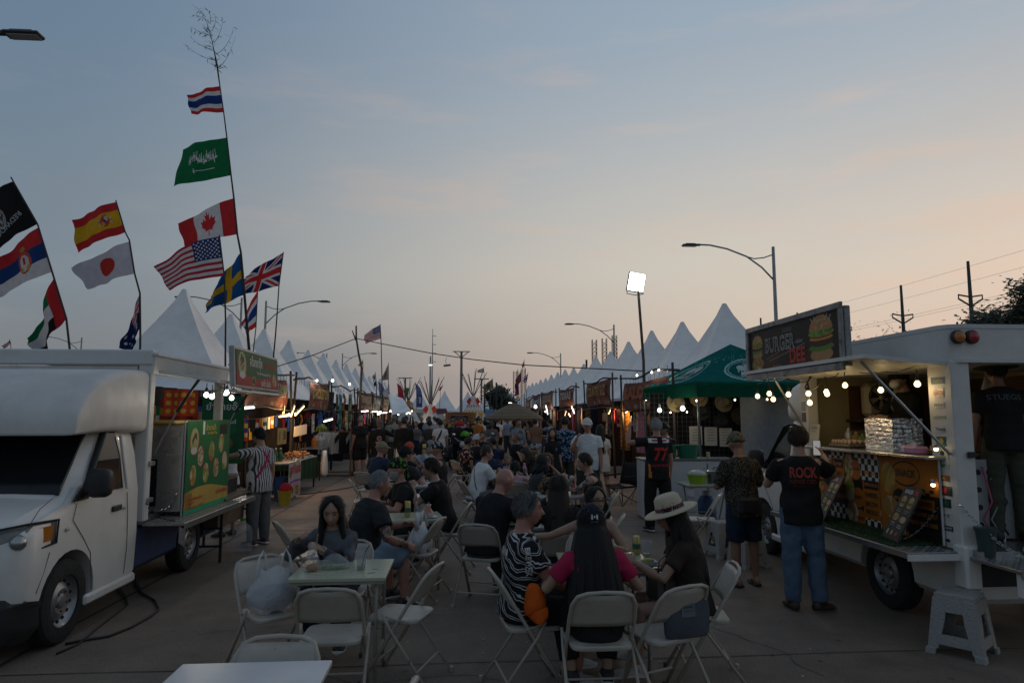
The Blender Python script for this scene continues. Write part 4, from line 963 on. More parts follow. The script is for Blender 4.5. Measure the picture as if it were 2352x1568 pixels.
def plate(name,c,wv,hv,m,par,th=.012):
 """thin rectangular panel: centre c, width vector, height vector"""
 c, wv, hv = Vector(c), Vector(wv), Vector(hv); n = wv.cross(hv).normalized()*th/2
 q = [c-wv/2-hv/2,c+wv/2-hv/2,c+wv/2+hv/2,c-wv/2+hv/2]
 return MB().add([p-n for p in q]+[p+n for p in q],[(3,2,1,0),(4,5,6,7),(0,1,5,4),(1,2,6,5),(2,3,7,6),(3,0,4,7)]).build(name,m,par)
def printed(name,c,xd,yd,w_,h_,art,res,par,m=None,off=.008):
 M4 = frame4(c,xd,yd); z = M4.to_3x3()@Vector((0,0,1)); M4.translation = Vector(c)+z*off
 return sheet(name,int(res*w_/h_),res,planef(M4,w_,h_),lambda u,v: art(u,v),m or PRINT,par,smooth=False), M4
def letter(par,s,M4,x,y,h,m,bold=.02,width=None,align='CENTER',shear=0.,z=.004):
 A = M4@Matrix.Translation((x,y,z)); return lettering(s,h,A,m,par,bold,align,shear,width=width)
cW = mat('print_white',(.62,.62,.60),.6); cR = mat('print_red',(.45,.02,.015),.6); cK = mat('print_black',(.015,.015,.015),.6); cY = mat('print_yellow',(.55,.36,.04),.6); cG = mat('print_green',(.03,.2,.1),.6); cO = mat('print_orange',(.5,.17,.015),.6)
FOOD = [[(.45,.25,.08),(.35,.10,.04),(.18,.25,.05),(.5,.35,.2)],[(.4,.08,.05),(.5,.3,.2),(.12,.2,.05)],[(.45,.35,.2),(.2,.3,.06),(.4,.1,.05)]]
def burger(A,x,y,s,seed=0):
 """a burger picture: bun, lettuce, patty, tomato, bun"""
 A.ell(x,y-.30*s,.40*s,.14*s,(.42,.23,.09)); A.ell(x,y-.16*s,.44*s,.08*s,(.10,.22,.03)); A.ell(x,y-.06*s,.41*s,.09*s,(.06,.025,.015)); A.ell(x,y+.02*s,.42*s,.05*s,(.52,.30,.04)); A.ell(x,y+.07*s,.4*s,.06*s,(.35,.04,.02)); A.noise(x,y+.12*s,.46*s,.07*s,[(.08,.2,.03),(.2,.34,.06)],40/s**.5,seed)
 d = ((A.x-x)/(.42*s))**2+((A.y-y-.17*s)/(.30*s))**2; A.put((d < 1) & (A.y > y+.17*s),(.45,.22,.08)); A.noise(x,y+.3*s,.3*s,.12*s,[(.45,.22,.08),(.45,.22,.08),(.55,.38,.2)],60/s**.5,seed+1); return A
# --- left truck
LT = thing('food_truck','white mini food truck with over-cab fairing parked at the left edge','food truck',(-3.2,5.25,0))
make_cab(LT,mat('truck_blue',(.02,.045,.13),.45,var=.15))
S = []
for y, z0, z1, w_ in ((.80,1.69,1.74,.82),(.81,1.675,1.84,.825),(.86,1.675,1.94,.83),(.96,1.675,2.05,.835),(1.12,1.68,2.15,.838),(1.35,1.685,2.23,.84),(1.65,1.68,2.29,.842),(2.06,1.66,2.31,.842)):
 r = []
 for k in range(24):
  a = 2*math.pi*k/24; ca, sa = math.cos(a), math.sin(a); e_ = .32
  r.append(Vector((-.84+w_*math.copysign(abs(ca)**.10,ca),y,(z0+z1)/2+(z1-z0)/2*math.copysign(abs(sa)**.22,sa))))
 S.append(r)
MB().loft(S).build('cab_fairing',TWB,LT,28)
M4 = frame4((-1.32,.76,1.9),(1,0,0),(0,.12,1)); 
fig = lambda x, y: (abs(x) < .16 and -.2 < y < .55) or (abs(x-.0) < .1 and y > .6) or (abs(abs(x)-.14) < .09 and -1 < y < -.1) or (abs(abs(x)-.26) < .07 and -.2 < y < .5)
v_, f_ = gridart(.075,.20,fig,44); me_ = bpy.data.meshes.new('printed_figure'); M4 = frame4((-.68,.812,1.86),(1,0,0),(0,.38,1)); me_.from_pydata([tuple(M4@Vector(p)+Vector((0,-.012,0))) for p in v_],[],f_); link('printed_figure',me_,mat('print_slate',(.06,.06,.08),.6),LT)
B1 = mat('box_frame_white',(.60,.60,.58),.45,var=.1,vscale=3)
MB().box((-.05,2.13,1.60),(.13,.12,1.66),.012).build('corner_post',B1,LT); MB().box((-.05,4.28,1.60),(.1,.1,1.66),.012).build('corner_post',B1,LT)
for y in (2.13,4.28): MB().box((-1.72,y,1.60),(.1,.1,1.66),.012).build('corner_post',B1,LT)
MB().box((-.88,2.10,2.44),(1.82,.10,.16),.015).build('roof_rail',B1,LT); MB().box((-.88,3.2,2.475),(1.74,2.2,.07),.015).build('roof',TWB,LT)
MB().box((-.88,2.1,2.0),(1.5,.03,.7),.0).build('front_panel',TWB,LT); MB().box((-.88,3.2,.77),(1.74,2.2,.06),.0).build('floor',STEEL,LT)
MB().box((-1.72,3.0,1.9),(.05,.1,1.0),.01).build('window_post',B1,LT); MB().box((-1.72,3.2,1.05),(.05,2.1,.5),.01).build('side_panel',TWB,LT); MB().box((-.88,4.3,1.1),(1.6,.04,.6),.01).build('rear_panel',TWB,LT)
fa = MB().add([(.03,2.07,2.27),(.03,4.32,2.27),(.07,4.32,2.49),(.07,2.07,2.49),(-.02,2.07,2.27),(-.02,4.32,2.27),(-.02,4.32,2.49),(-.02,2.07,2.49)],[(0,1,2,3),(4,7,6,5),(0,4,5,1),(3,2,6,7),(0,3,7,4),(1,5,6,2)]).build('roof_fascia',TWB,LT)
MB().box((.06,3.2,2.47),(.05,2.3,.03),.006).build('drip_rail',B1,LT)
plate('awning',(.32,3.26,2.255),(.62,0,-.10),(0,2.1,0),TWB,LT,.03)
for y in (2.3,4.2): MB().tube([(-.0,y,1.45),(.24,y,1.98)],.008,6).build('gas_strut',ALU,LT); MB().tube([(.2,y,1.88),(.42,y,2.24)],.017,8).build('strut_body',BLKP,LT)
for z in (1.35,.98): MB().box((.03,2.16,z),(.04,.09,.05),.008).build('hinge',STEEL,LT)
cab_ = MB().box((-.12,2.76,1.28),(.62,.5,.92),.006).build('steel_cabinet',STEEL,LT)
MB().box((-.12,2.505,1.42),(.6,.012,.008)).build('cabinet_trim',ALU,cab_); MB().box((.19,2.505,1.28),(.02,.012,.92)).build('cabinet_trim',ALU,cab_); MB().box((-.12,2.51,.825),(.62,.014,.02)).build('cabinet_trim',ALU,cab_); MB().box((-.16,2.502,1.12),(.2,.008,.5),.01).build('cabinet_door',GLS,cab_)
chain(LT,(.17,2.49,1.02),(.02,2.47,.84),9)
MB().box((-.12,2.85,1.76),(.55,.9,.05),.02).build('tray',mat('tray_yellow',(.28,.2,.04),.6),LT)
def menu_l(u,v):
 asp = 1.38; A = Art(u,v,asp,(.010,.125,.04)); A.put(A.y < .22+.05*np.sin(A.x*3),(.45,.30,.07)); A.put((A.y < .22) & (np.sin(A.x*2.3+2.0) > .6),(.30,.17,.04)); A.rect(0,0,2,.055,(.02,.3,.14))
 A.ell(.22,.77,.13,.15,(.40,.05,.04)); A.ell(.22,.78,.115,.135,(.22,.36,.14)); A.noise(.22,.80,.07,.09,[(.35,.2,.12),(.05,.04,.03),(.4,.25,.15)],30,4); A.ell(.22,.67,.09,.04,(.5,.45,.42))
 for k, (x,y) in enumerate(((.22,.40),(.42,.60),(.60,.40),(.76,.64),(.93,.44),(1.08,.72),(1.22,.50))): A.ell(x,y,.10,.125,(.04,.05,.03)); A.noise(x,y,.09,.115,FOOD[k % 3]+[(.5,.4,.3)],34,k)
 A.rect(1.0,.83,1.28,.95,(.012,.014,.013)); A.rect(.46,.84,.52,.99,(.55,.55,.55)); return A.c
mp_, M4 = printed('menu_board',(.225,3.22,1.275),(0,1,0),(0,0,1),1.40,1.02,menu_l,150,LT)
plate('menu_backing',(.21,3.22,1.275),(0,1.4,0),(0,0,1.02),TWB,LT,.015)
for s_, x, y, h, m_, wd in (('✓ ยำ ผลไม้ดองแซ่บๆ',-.42,-.36,.05,cR,.5),('✓ ส้มตำ',-.54,-.405,.045,cR,.2),('✓ รับออกงาน / EVENT',-.40,-.45,.045,cR,.55),('รสเด็ด เข้มข้น',.46,-.36,.08,cR,.4),('ยำนายอ๊ะ',.02,.42,.085,cY,.33),('Yum Naiad Thai',.06,.36,.045,cY,.32)):
 letter(mp_,s_,M4,x,y,h,m_,.01,wd,z=.003)
checker(LT,(.22,3.25,.745),(.42,2.4,.03),'platform'); MB().box((.435,3.25,.728),(.012,2.4,.055)).build('platform_edge',STEEL,LT); MB().prism([(0,0),(.06,-.03),(.05,-.2),(.0,-.16)],.02,RX(math.pi/2),(.36,2.12,.72)).build('platform_bracket',STEEL,LT)
chain(LT,(-.02,2.1,1.0),(.3,2.15,.77),11,SEAM)
for px, py in ((474,907),(487,911),(521,901),(532,914)):
 p = W(px,py,X=-2.75); bulb(LT,p-LT.location,.028,BULBC,.05); lamp_light(LT,p-LT.location-Vector((0,0,.05)),1.2,(1,.9,.75))
MB().tube([(.3,3.2,2.2),(.33,3.4,2.16),(.36,3.2,2.12),(.3,3.1,2.12),(.33,3.25,2.17)],.008,6).build('cable_coil',BLKP,LT,'all')
def sign_l(u,v):
 A = Art(u,v,3.6,(.005,.075,.02)); A.put(A.y < .30+.06*np.sin(A.x*2.2+1.2),(.28,.014,.012)); A.ell(.45,.58,.32,.40,(.35,.04,.03)); A.ell(.45,.60,.28,.36,(.25,.42,.18)); A.noise(.45,.66,.17,.24,[(.36,.2,.12),(.04,.03,.03),(.42,.26,.16)],16,4); A.ell(.45,.30,.22,.10,(.55,.5,.48))
 A.noise(1.35,.18,.16,.14,[(.05,.03,.02),(.4,.3,.1)],22,2); A.noise(3.25,.28,.2,.22,[(.1,.25,.05),(.4,.35,.2),(.3,.1,.05)],18,7); return A.c
SGL = thing('sign_board','tilted green and red sign board on the edge of the left truck awning','sign',(-2.5,8.59,2.38))
pb = MB().box((0,0,0),(.06,1.80,.46),.01,M=RY(R_(-4))).build('frame',mat('sign_frame',(.38,.38,.37),.5,.5,var=.25),SGL)
fc, M4 = printed('face',(.034,0,0),(0,1,0),(-.07,0,1),1.72,.40,sign_l,90,SGL,off=.003)
letter(fc,'สด๊อกยาดุ๊ค',M4,-.12,.085,.15,cW,.012,.5); letter(fc,'หอยทอดกรุบกรอบ',M4,.52,.085,.11,cR,.012,.52); letter(fc,'รสเด็ด เข้มข้น',M4,.28,-.15,.1,cW,.01,.42); letter(fc,'Thai Hot Papaya Salad Yum',M4,.2,-.03,.045,cW,.004,.6)
MB().box((.02,0,-.27),(.1,1.78,.035),.01).build('light_trough',ALU,SGL)
# --- right truck (rear towards the camera)
RT = thing('food_truck','white burger food truck with open serving hatch at the right edge','food truck',(4.1,9.93,0),math.pi)
make_cab(RT,TW)
def rl(px,py,**k): return RT.matrix_basis.inverted()@W(px,py,**k)
RT.matrix_basis = Matrix.Translation((4.1,9.93,0))@Matrix.Rotation(math.pi,4,'Z')
Yr = 4.52
S = []
for y, z0, z1, w_ in ((1.45,1.80,1.9,.72),(1.5,1.74,2.1,.78),(1.65,1.72,2.26,.82),(1.95,1.72,2.34,.84)):
 S.append([Vector((-.84+w_*math.copysign(abs(math.cos(a))**.35,math.cos(a)),y,(z0+z1)/2+(z1-z0)/2*math.copysign(abs(math.sin(a))**.5,math.sin(a)))) for a in np.linspace(0,2*math.pi,24,endpoint=False)])
MB().loft(S).build('cab_fairing',TWB,RT,50)
out_ = [(-1.74,1.95),(.02,1.95),(.02,Yr-.12),(-.02,Yr-.04),(-.10,Yr),(-1.62,Yr),(-1.70,Yr-.04),(-1.74,Yr-.12)]
MB().prism(out_,.29,None,(0,0,2.30)).build('roof_cap',TWB,RT); MB().prism([(x*1.0+(.012 if x > -.5 else -.012),y+(.012 if y > 3 else -.0)) for x,y in out_],.03,None,(0,0,2.285)).build('roof_rim',B1,RT)
MB().prism([(x*1.0+(.006 if x > -.5 else -.006),y+(.006 if y > 3 else 0)) for x,y in out_],.035,None,(0,0,2.575)).build('roof_trim',B1,RT)
for px, c_, nm in ((2197,(.42,.13,.01),'amber'),(2229,(.30,.01,.01),'red')):
 p = rl(px,774,Y=9.93-Yr-.0); b_ = MB().lathe([(.058,0),(.058,.03),(.052,.036)],(p.x,Yr,p.z),24,True,RX(-math.pi/2)).build('marker_lamp',BLKP,RT,30); MB().lathe([(.05,.03),(.046,.046),(.02,.054),(.001,.056)],(p.x,Yr,p.z),24,True,RX(-math.pi/2)).build('lens',mat(nm+'_lens',c_,.25,coat=.5),b_,True); b_['label'] = nm+' round marker lamp'
PIL = MB().box((-.085,Yr-.16,1.52),(.17,.30,1.57),.012).build('rear_pillar',TWB,RT)
MB().box((-.07,2.02,1.52),(.14,.16,1.57),.012).build('front_pillar',TWB,RT); MB().box((-1.66,Yr-.1,1.52),(.14,.18,1.57),.012).build('rear_pillar',TWB,RT)
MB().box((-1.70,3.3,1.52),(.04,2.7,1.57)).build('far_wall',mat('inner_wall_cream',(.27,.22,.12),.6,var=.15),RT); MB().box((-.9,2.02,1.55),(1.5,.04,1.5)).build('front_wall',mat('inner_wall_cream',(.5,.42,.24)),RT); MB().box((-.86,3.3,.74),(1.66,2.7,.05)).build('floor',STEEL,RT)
MB().box((.0,3.30,1.485),(.34,2.16,.03),.006).build('counter',STEEL,RT)
def menu_r(u,v):
 asp = 3.1; A = Art(u,v,asp,(.016,.015,.014)); O = (.34,.11,.012); ck = ((np.floor(A.x*12)+np.floor(A.y*12)) % 2) == 0
 def chk(x0,y0,x1,y1): m = (A.x > x0) & (A.x < x1) & (A.y > y0) & (A.y < y1); A.put(m,(.015,.015,.015)); A.put(m & ck,(.5,.5,.47))
 A.rect(0,0,.10,1,O); chk(.5,.55,.95,1.0); chk(.42,0,1.0,.22); A.rect(.55,.30,.95,.88,O); chk(1.25,.62,1.85,1.0); chk(1.45,.0,1.85,.32); A.rect(1.42,.1,1.84,.62,O); A.rect(1.86,0,2.45,1,O)
 A.rect(2.45,0,3.1,.55,(.016,.015,.014)); A.rect(2.1,.55,3.1,1,O); m = (A.x > 2.5) & (A.y > .5) & (A.x < 3.0); A.put(m & ck & (A.y < .62),(.016,.015,.014)); A.ell(2.45,.78,.30,.16,(.016,.015,.014)); A.ell(2.45,.78,.28,.14,O)
 A.rect(.6,.74,.92,.86,(.016,.015,.014)); A.ell(.25,.66,.14,.14,O); A.ell(.25,.9,.18,.15,O); A.ell(.25,.9,.16,.13,(.016,.015,.014)); A.ell(1.25,.74,.15,.14,O); A.ell(1.3,.36,.15,.14,O); A.rect(1.46,.50,1.82,.62,(.016,.015,.014)); A.ell(1.32,.08,.15,.12,O); A.ell(2.3,.46,.15,.12,(.016,.015,.014)); A.ell(2.35,.16,.15,.12,(.016,.015,.014)); A.rect(2.5,.38,3.0,.50,O)
 A.noise(1.08,.80,.12,.18,FOOD[1]+[(.42,.22,.08)],20,1); A.noise(1.06,.46,.14,.2,FOOD[2]+[(.42,.22,.08)],20,2); A.noise(1.12,.14,.15,.16,[(.3,.15,.08),(.5,.42,.3)],26,3); A.noise(2.06,.7,.16,.2,[(.30,.17,.03),(.40,.25,.06)],26,4); A.noise(2.08,.33,.18,.14,[(.3,.16,.05),(.4,.3,.2)],18,5); A.noise(2.2,.07,.2,.1,[(.35,.28,.18),(.2,.08,.03)],18,6); A.noise(.27,.3,.2,.2,FOOD[0],18,7); return A.c
ML, M4 = printed('menu_panel',(.03,3.30,1.115),(0,1,0),(0,0,1),2.06,.72,menu_r,150,RT,off=.012)
plate('menu_backing',(.025,3.30,1.115),(0,2.06,0),(0,0,.72),TWB,RT,.02)
H_ = .72
def ml(s_,x,y,h,m_,wd=None,b=.02): letter(ML,s_,M4,x*2.06/3.1-1.03,(y-.5)*H_,h*H_,m_,b,wd*.665 if wd else None)
for s_, x, y, h, m_, wd in (('SNACK',2.45,.78,.13,cK,.42),('Burger',.76,.80,.1,cO,.26),('BEEF',.75,.65,.085,cK,.2),('PORK',.75,.52,.085,cK,.2),('CHICKEN',.75,.39,.085,cK,.32),('HOT DOG',1.25,.75,.06,cK,.22),('HOT DOG',1.64,.72,.08,cO,.3),('TOPPING ADD ON',1.64,.56,.055,cO,.33),('CHEESE',1.63,.42,.085,cK,.3),('BACON',1.63,.30,.085,cK,.28),('PICKLE',1.63,.19,.085,cK,.28),('CHEESY',1.3,.36,.07,cK,.22),('FRENCH FRIES',2.3,.46,.05,cO,.22),('FRENCH FRIES',2.75,.44,.08,cK,.42),('FRENCH FRIES & SALT',2.77,.31,.065,cO,.55),('FRENCH FRIES & CHEESE',2.77,.2,.065,cO,.55),('NUGGET',2.35,.16,.06,cO,.22),('BOLOGNESE',1.32,.08,.05,cK,.22),('BURGER DEE',.25,.9,.06,cO,.24),('Burger',.25,.66,.08,cK,.18)): ml(s_,x,y,h,m_,wd)
checker(RT,(.24,3.26,.72),(.44,2.46,.03),'shelf')
GR = mat('artificial_grass',(.03,.085,.02),.9,var=.4,vscale=40,bump=1,bscale=220); gm = MB().box((.23,3.20,.745),(.38,2.05,.018),.004).build('grass_mat',GR,RT); rg = random.Random(4); gb = MB()
for i in range(3500): x, y = .23+rg.uniform(-.19,.19), 3.20+rg.uniform(-1.02,1.02); a = rg.uniform(0,6.3); d = Vector((math.cos(a)*.003,math.sin(a)*.003,0)); gb.add([(x-d.x,y-d.y,.753),(x+d.x,y+d.y,.753),(x+rg.uniform(-.008,.008),y+rg.uniform(-.008,.008),.772)],[(0,1,2)])
gb.build('grass_blade',GR,gm,fix=False)['kind'] = 'stuff'
MB().box((.465,3.26,.71),(.012,2.46,.045)).build('shelf_edge',CHK,RT); MB().box((.25,Yr-.0,.70),(.46,.02,.05)).build('shelf_edge',TWB,RT)
chain(RT,(.03,Yr-.22,1.08),(.30,Yr-.42,.75),15)
def menu_card(u,v):
 A = Art(u,v,.72,(.022,.022,.024)); burger(A,.2,.72,.24,1); burger(A,.52,.72,.24,2); A.noise(.2,.42,.13,.07,FOOD[0],40,3); A.noise(.52,.40,.12,.06,FOOD[1],40,5)
 for k, (x,y) in enumerate(((.2,.56),(.2,.52),(.52,.56),(.52,.52),(.2,.3),(.2,.26),(.52,.28),(.52,.24))): A.rect(x-.1,y,x+.06+.02*(k % 3),y+.012,(.35,.35,.34))
 A.ell(.14,.13,.035,.05,(.5,.5,.48)); A.ell(.32,.13,.045,.045,(.45,.28,.08)); A.ell(.52,.13,.05,.04,(.25,.06,.04)); return A.c
for k, (y0,note) in enumerate(((2.86,True),(4.06,False))):
 cd = thing('menu_card',('black menu card leaning on the far end of the grass shelf' if k == 0 else 'black menu card leaning near the chain at the close end of the shelf'),'menu card',(0,0,0),0,'black menu cards'); cd.matrix_basis = RT.matrix_basis.copy()
 c = Vector((.20,y0,.98)); xd = Vector((.25,1,0)).normalized(); yd = Vector((-.5,.1,1)).normalized(); b = plate('board',c,xd*.36,yd*.50,BLKP,cd,.012)
 o, m4 = printed('face',c,xd,yd,.36,.50,menu_card,130,cd,off=.009); letter(o,'BURGER',m4,-.04,.205,.05,cW,.02,.17); letter(o,'DEE',m4,.115,.205,.05,cR,.03,.09)
 if note: letter(o,'■',m4,.11,-.12,.08,mat('note_yellow',(.4,.42,.08),.6),0,.05)
plate('awning',(.36,3.22,2.31),(.74,0,.06),(0,2.5,0),TWB,RT,.035)
for y in (2.1,4.45): MB().tube([(.01,y,1.52),(.68,y-.1,2.30)] if y > 4 else [(.0,y,1.6),(.4,y,2.3)],.013,8).build('awning_strut',ALU,RT)
def sign_r(u,v):
 asp = 3.9; A = Art(u,v,asp,(.014,.012,.012)); A.noise(2.0,.35,1.6,.3,[(.014,.012,.012),(.05,.022,.012),(.02,.014,.012)],6,1)
 A.ell(.42,.47,.34,.40,(.03,.02,.015)); burger(A,.42,.62,.62,3); A.noise(.42,.22,.3,.16,FOOD[0]+[(.3,.04,.02)],18,6); burger(A,3.22,.52,1.02,7)
 for k in range(24): A.ell(1.7+(k % 6)*.07,.9-(k//6)*.05,.012,.012,(.4,.4,.4)) if k < 12 else A.ell(1.2+(k % 6)*.07,.12-(k//12)*.05+.05,.012,.012,(.4,.4,.4))
 for a in np.linspace(.9,2.2,7): A.line(3.22+.55*math.cos(a)*.9,.5+.46*math.sin(a),3.22+.68*math.cos(a)*.9,.5+.58*math.sin(a),.02,(.5,.5,.48))
 A.line(1.0,.25,2.6,.5,.012,(.3,.28,.26)); A.line(.9,.3,2.4,.62,.008,(.25,.24,.22)); return A.c
SGR = thing('sign_board','framed black burger sign tilted on the awning of the right truck','sign',(3.42,6.82,2.555))
FRM = mat('worn_sign_frame',(.28,.28,.27),.55,.4,var=.5,vscale=9,col2=(.06,.05,.045),cscale=6,clo=.55,chi=.7)
MB().box((0.03,0,0),(.06,2.04,.54),.008).build('back_box',FRM,SGR)
fr = MB()
for y, z, d in ((0,.275,(.03,2.04,.06)),(0,-.275,(.03,2.04,.07)),(-1.0,0,(.03,.05,.49)),(.99,0,(.03,.06,.49))): fr.box((-.025,y,z),d,.006)
fr.build('frame',FRM,SGR)
fc, M4 = printed('face',(-.012,-.005,0),(0,-1,0),(0,0,1),1.93,.48,sign_r,130,SGR,off=.004)
lettering('BURGER',.215,M4@Matrix.Translation((-.22,.045,.004)),cW,fc,.022,sx=.84); lettering('BURGER',.215,M4@Matrix.Translation((-.22,.045,.006)),cK,fc,-.012,sx=.84); letter(fc,'DEE',M4,.17,-.11,.2,cR,.035,.32); letter(fc,'เบอร์เกอร์ ดี',M4,.22,.03,.04,cW,.0,.13)
strng = MB(); pts = []
for k, (px,py,X_,cord) in enumerate(((1740,910,3.5,.03),(1767,904,3.5,.1),(1776,917,3.5,.12),(1811,906,3.5,.06),(1857,904,3.6,.02),(1860,925,3.62,.02),(1898,900,3.9,.05),(1900,905,3.95,.05),(1941,885,3.9,.07),(2023,896,4.1,.07),(2107,882,4.0,.05))):
 p = rl(px,py,X=X_); bulb(RT,p,.027,BULB,cord); (lamp_light(RT,p-Vector((0,0,.06)),.65 if k > 5 else .45,(1,.72,.34)) if k != 7 else None); pts.append(p+Vector((0,0,.11+cord)))
for a, b in zip(pts[:-1],pts[1:]): m_ = a.lerp(b,.5)-Vector((0,0,.03)); strng.tube([a,m_,b],.006,5)
strng.build('light_cord',BLKP,RT)
MB().tube([rl(1860,925,X=3.62)+Vector((0,0,.1)),rl(1850,890,X=3.6),rl(1862,865,X=3.6)],.012,6).build('lamp_bracket',BLKP,RT)
for px, py in ((2150,1028),(2143,1110)):
 p = rl(px,py,X=4.02); MB().lathe([(.016,0),(.02,.02),(.012,.035)],p,10).build('lamp_socket',STEEL,RT); MB().ell(p-Vector((0,0,.012)),(.018,.018,.016)).build('spot_bulb',glow('spot_warm',(1,.78,.4),7),RT)
def local_thing(name,label,cat,c):
 o = thing(name,label,cat); o.matrix_basis = RT.matrix_basis@Matrix.Translation(c); return o
f_ = local_thing('box_fan','square electric fan standing inside the burger truck','fan',(-.80,2.20,2.02)); f_.matrix_basis = f_.matrix_basis@Matrix.Rotation(math.pi/2,4,'Z'); MB().box((0,0,0),(.16,.34,.40),.05).build('housing',mat('fan_cream',(.33,.28,.19),.5),f_); MB().lathe([(.15,0),(.155,.015),(.14,.02)],(.085,0,.03),24,False,RY(math.pi/2)).build('ring',BLKP,f_)
bl = MB()
for k in range(5): a = k*1.2566; bl.add([(.09,0,.03),(.10,.13*math.cos(a),.03+.13*math.sin(a)),(.085,.13*math.cos(a+.7),.03+.13*math.sin(a+.7))],[(0,1,2)])
bl.build('blade',BLKP,f_); MB().ell((.1,0,.03),(.02,.03,.03)).build('hub',mat('fan_cream',(.33,.28,.19)),f_); MB().box((0,0,-.24),(.3,.6,.03),.005).build('stand',BLKP,f_)
plate('poster',(-1.05,2.05,1.93),(1.0,0,0),(0,0,.52),mat('poster_brown',(.10,.045,.02),.5,var=.5,vscale=5),RT,.01); plate('poster',(-1.67,3.3,1.95),(0,1.5,0),(0,0,.6),mat('poster_brown',(.10,.045,.02),.5,var=.5,vscale=5),RT,.01)
def foil_grid():
 rg = random.Random(3); mb = MB(); W3, D3, H3 = .44, .30, .31; n = 26
 ph = [(rg.uniform(-60,60),rg.uniform(-60,60),rg.uniform(0,6)) for _ in range(9)]
 def cr(a,b): return sum(abs(math.sin(p*a+q*b+r)) for p,q,r in ph)*.0042-.02
 R = []
 for j in range(n+1):
  z = -H3/2+H3*j/n; ring = []
  for k in range(64):
   t_ = k/64*4; s_ = int(t_); f = t_-s_
   x, y = ((-.5+f,-.5),(.5,-.5+f),(.5-f,.5),(-.5,.5-f))[s_]; q = 1+cr(k*.06+s_,z*2.4)*2.4; ring.append(Vector((x*D3*q,y*W3*q,z*(1+.0*q)))) 
  R.append(ring)
 return mb.loft(R)
fo = local_thing('foil_box','box wrapped in crumpled aluminium foil on the burger counter','foil box',(-.16,3.45,1.66)); foil_grid().build('foil',mat('crumpled_foil',(.75,.74,.70),.22,1.,bump=.6,bscale=18),fo,12)
fr_ = local_thing('fries_tray','tray heaped with french fries on the burger counter','tray',(-.14,4.12,1.50)); MB().lathe([(.10,.0),(.15,.04),(.145,.04),(.09,.006)],(0,0,0),24,False).build('tray',STEEL,fr_,True); rg = random.Random(5)
fm = mat('french_fries',(.55,.33,.06),.6,var=.25); f0 = MB().box((0,0,0),(.011,.075,.011),.002).build('fry',fm,fr_)
for i in range(45):
 o = f0 if i == 0 else f0.copy()
 if i: COL.objects.link(o)
 r = abs(rg.gauss(0,.05)); a = rg.uniform(0,6.3); o.location = (r*math.cos(a),r*math.sin(a),.03+.09*max(0,1-r/.12)*rg.random()); o.rotation_euler = (rg.uniform(-.6,.6),rg.uniform(-.5,.5),rg.uniform(0,3.1))
tb = local_thing('tissue_box','pink and white tissue pack on the edge of the burger counter','tissue box',(.03,4.02,1.535)); MB().box((0,0,0),(.13,.24,.07),.015).build('pack',mat('pink_pack',(.55,.25,.38),.5),tb); MB().box((0,-.06,0),(.134,.06,.06),.01).build('label_print',cW,tb); MB().add([(0,-.03,.035),(0,.04,.035),(.01,.05,.08),(-.005,.015,.06),(.0,.0,.085),(0,-.02,.055)],[(0,1,2,3,4,5)]).build('tissue',cW,tb).modifiers.new('t','SOLIDIFY').thickness = .006
et = local_thing('egg_tray','tray of eggs at the far end of the burger counter','egg tray',(-.12,2.75,1.52)); MB().box((0,0,0),(.26,.40,.03),.008).build('tray',mat('egg_card',(.16,.13,.1),.9),et); em = mat('egg_shell',(.45,.30,.20),.5,var=.1); e0 = MB().ell((0,0,0),(.021,.021,.028),10,8).build('egg',em,et,'all')
for i in range(24):
 o = e0 if i == 0 else e0.copy()
 if i: COL.objects.link(o)
 o.location = (-.09+.06*(i % 4),-.16+.063*(i//4),.035)
for k, (y,c_,h) in enumerate(((2.35,(.3,.3,.3),.2),(2.5,(.25,.16,.05),.16),(2.62,(.1,.2,.05),.14))):
 o = local_thing('sauce_bottle',('steel flask at the back of the counter','amber sauce bottle beside the steel flask','dark green leafy pot beside the sauce bottle')[k],'bottle',(-.35,y,1.50)); MB().lathe([(.04,0),(.045,.02),(.045,h*.7),(.02,h*.85),(.018,h)],(0,0,0),14).build('bottle',mat('bottle_%d' % k,c_,.3,.3 if k == 0 else 0),o,True)
qs = local_thing('payment_sign','small cream SCAN HERE stand on the counter corner','sign',(.02,2.28,1.62)); plate('card',(0,0,0),(0,.2,0),(-.03,0,.24),mat('cream_card',(.48,.44,.34),.6),qs); letter(qs,'SCAN',frame4((.0,0,0),(0,1,0),(-.1,0,1)),0,.08,.05,cK,.0,.12,z=.01); letter(qs,'Here',frame4((.0,0,0),(0,1,0),(-.1,0,1)),0,.04,.035,cO,.0,.08,z=.01,shear=.3)
rg = random.Random(9)
for k in range(9):
 y_ = 2.45+.2*k; h = rg.uniform(.12,.26); o = local_thing('kitchen_item','%s at the back of the burger truck, %s from the far end' % (('stacked tub','dark bottle','tall box')[k % 3],ORD[k].replace('nearest','first')),'container',(-.95-.2*(k % 2),y_,1.50)); (MB().lathe([(.06,0),(.07,h*.6),(.06,h*.7),(.03,h*.9),(.028,h)],(0,0,0),14) if k % 3 else MB().lathe([(.08,0),(.1,h),(.09,h)],(0,0,0),16)).build('body',mat('kit_%d' % (k % 4),((.05,.03,.02),(.3,.26,.2),(.12,.02,.02),(.04,.05,.05))[k % 4],.4),o,True)
MB().box((-1.1,3.3,1.47),(.6,2.0,.04),.01).build('work_bench',STEEL,RT)
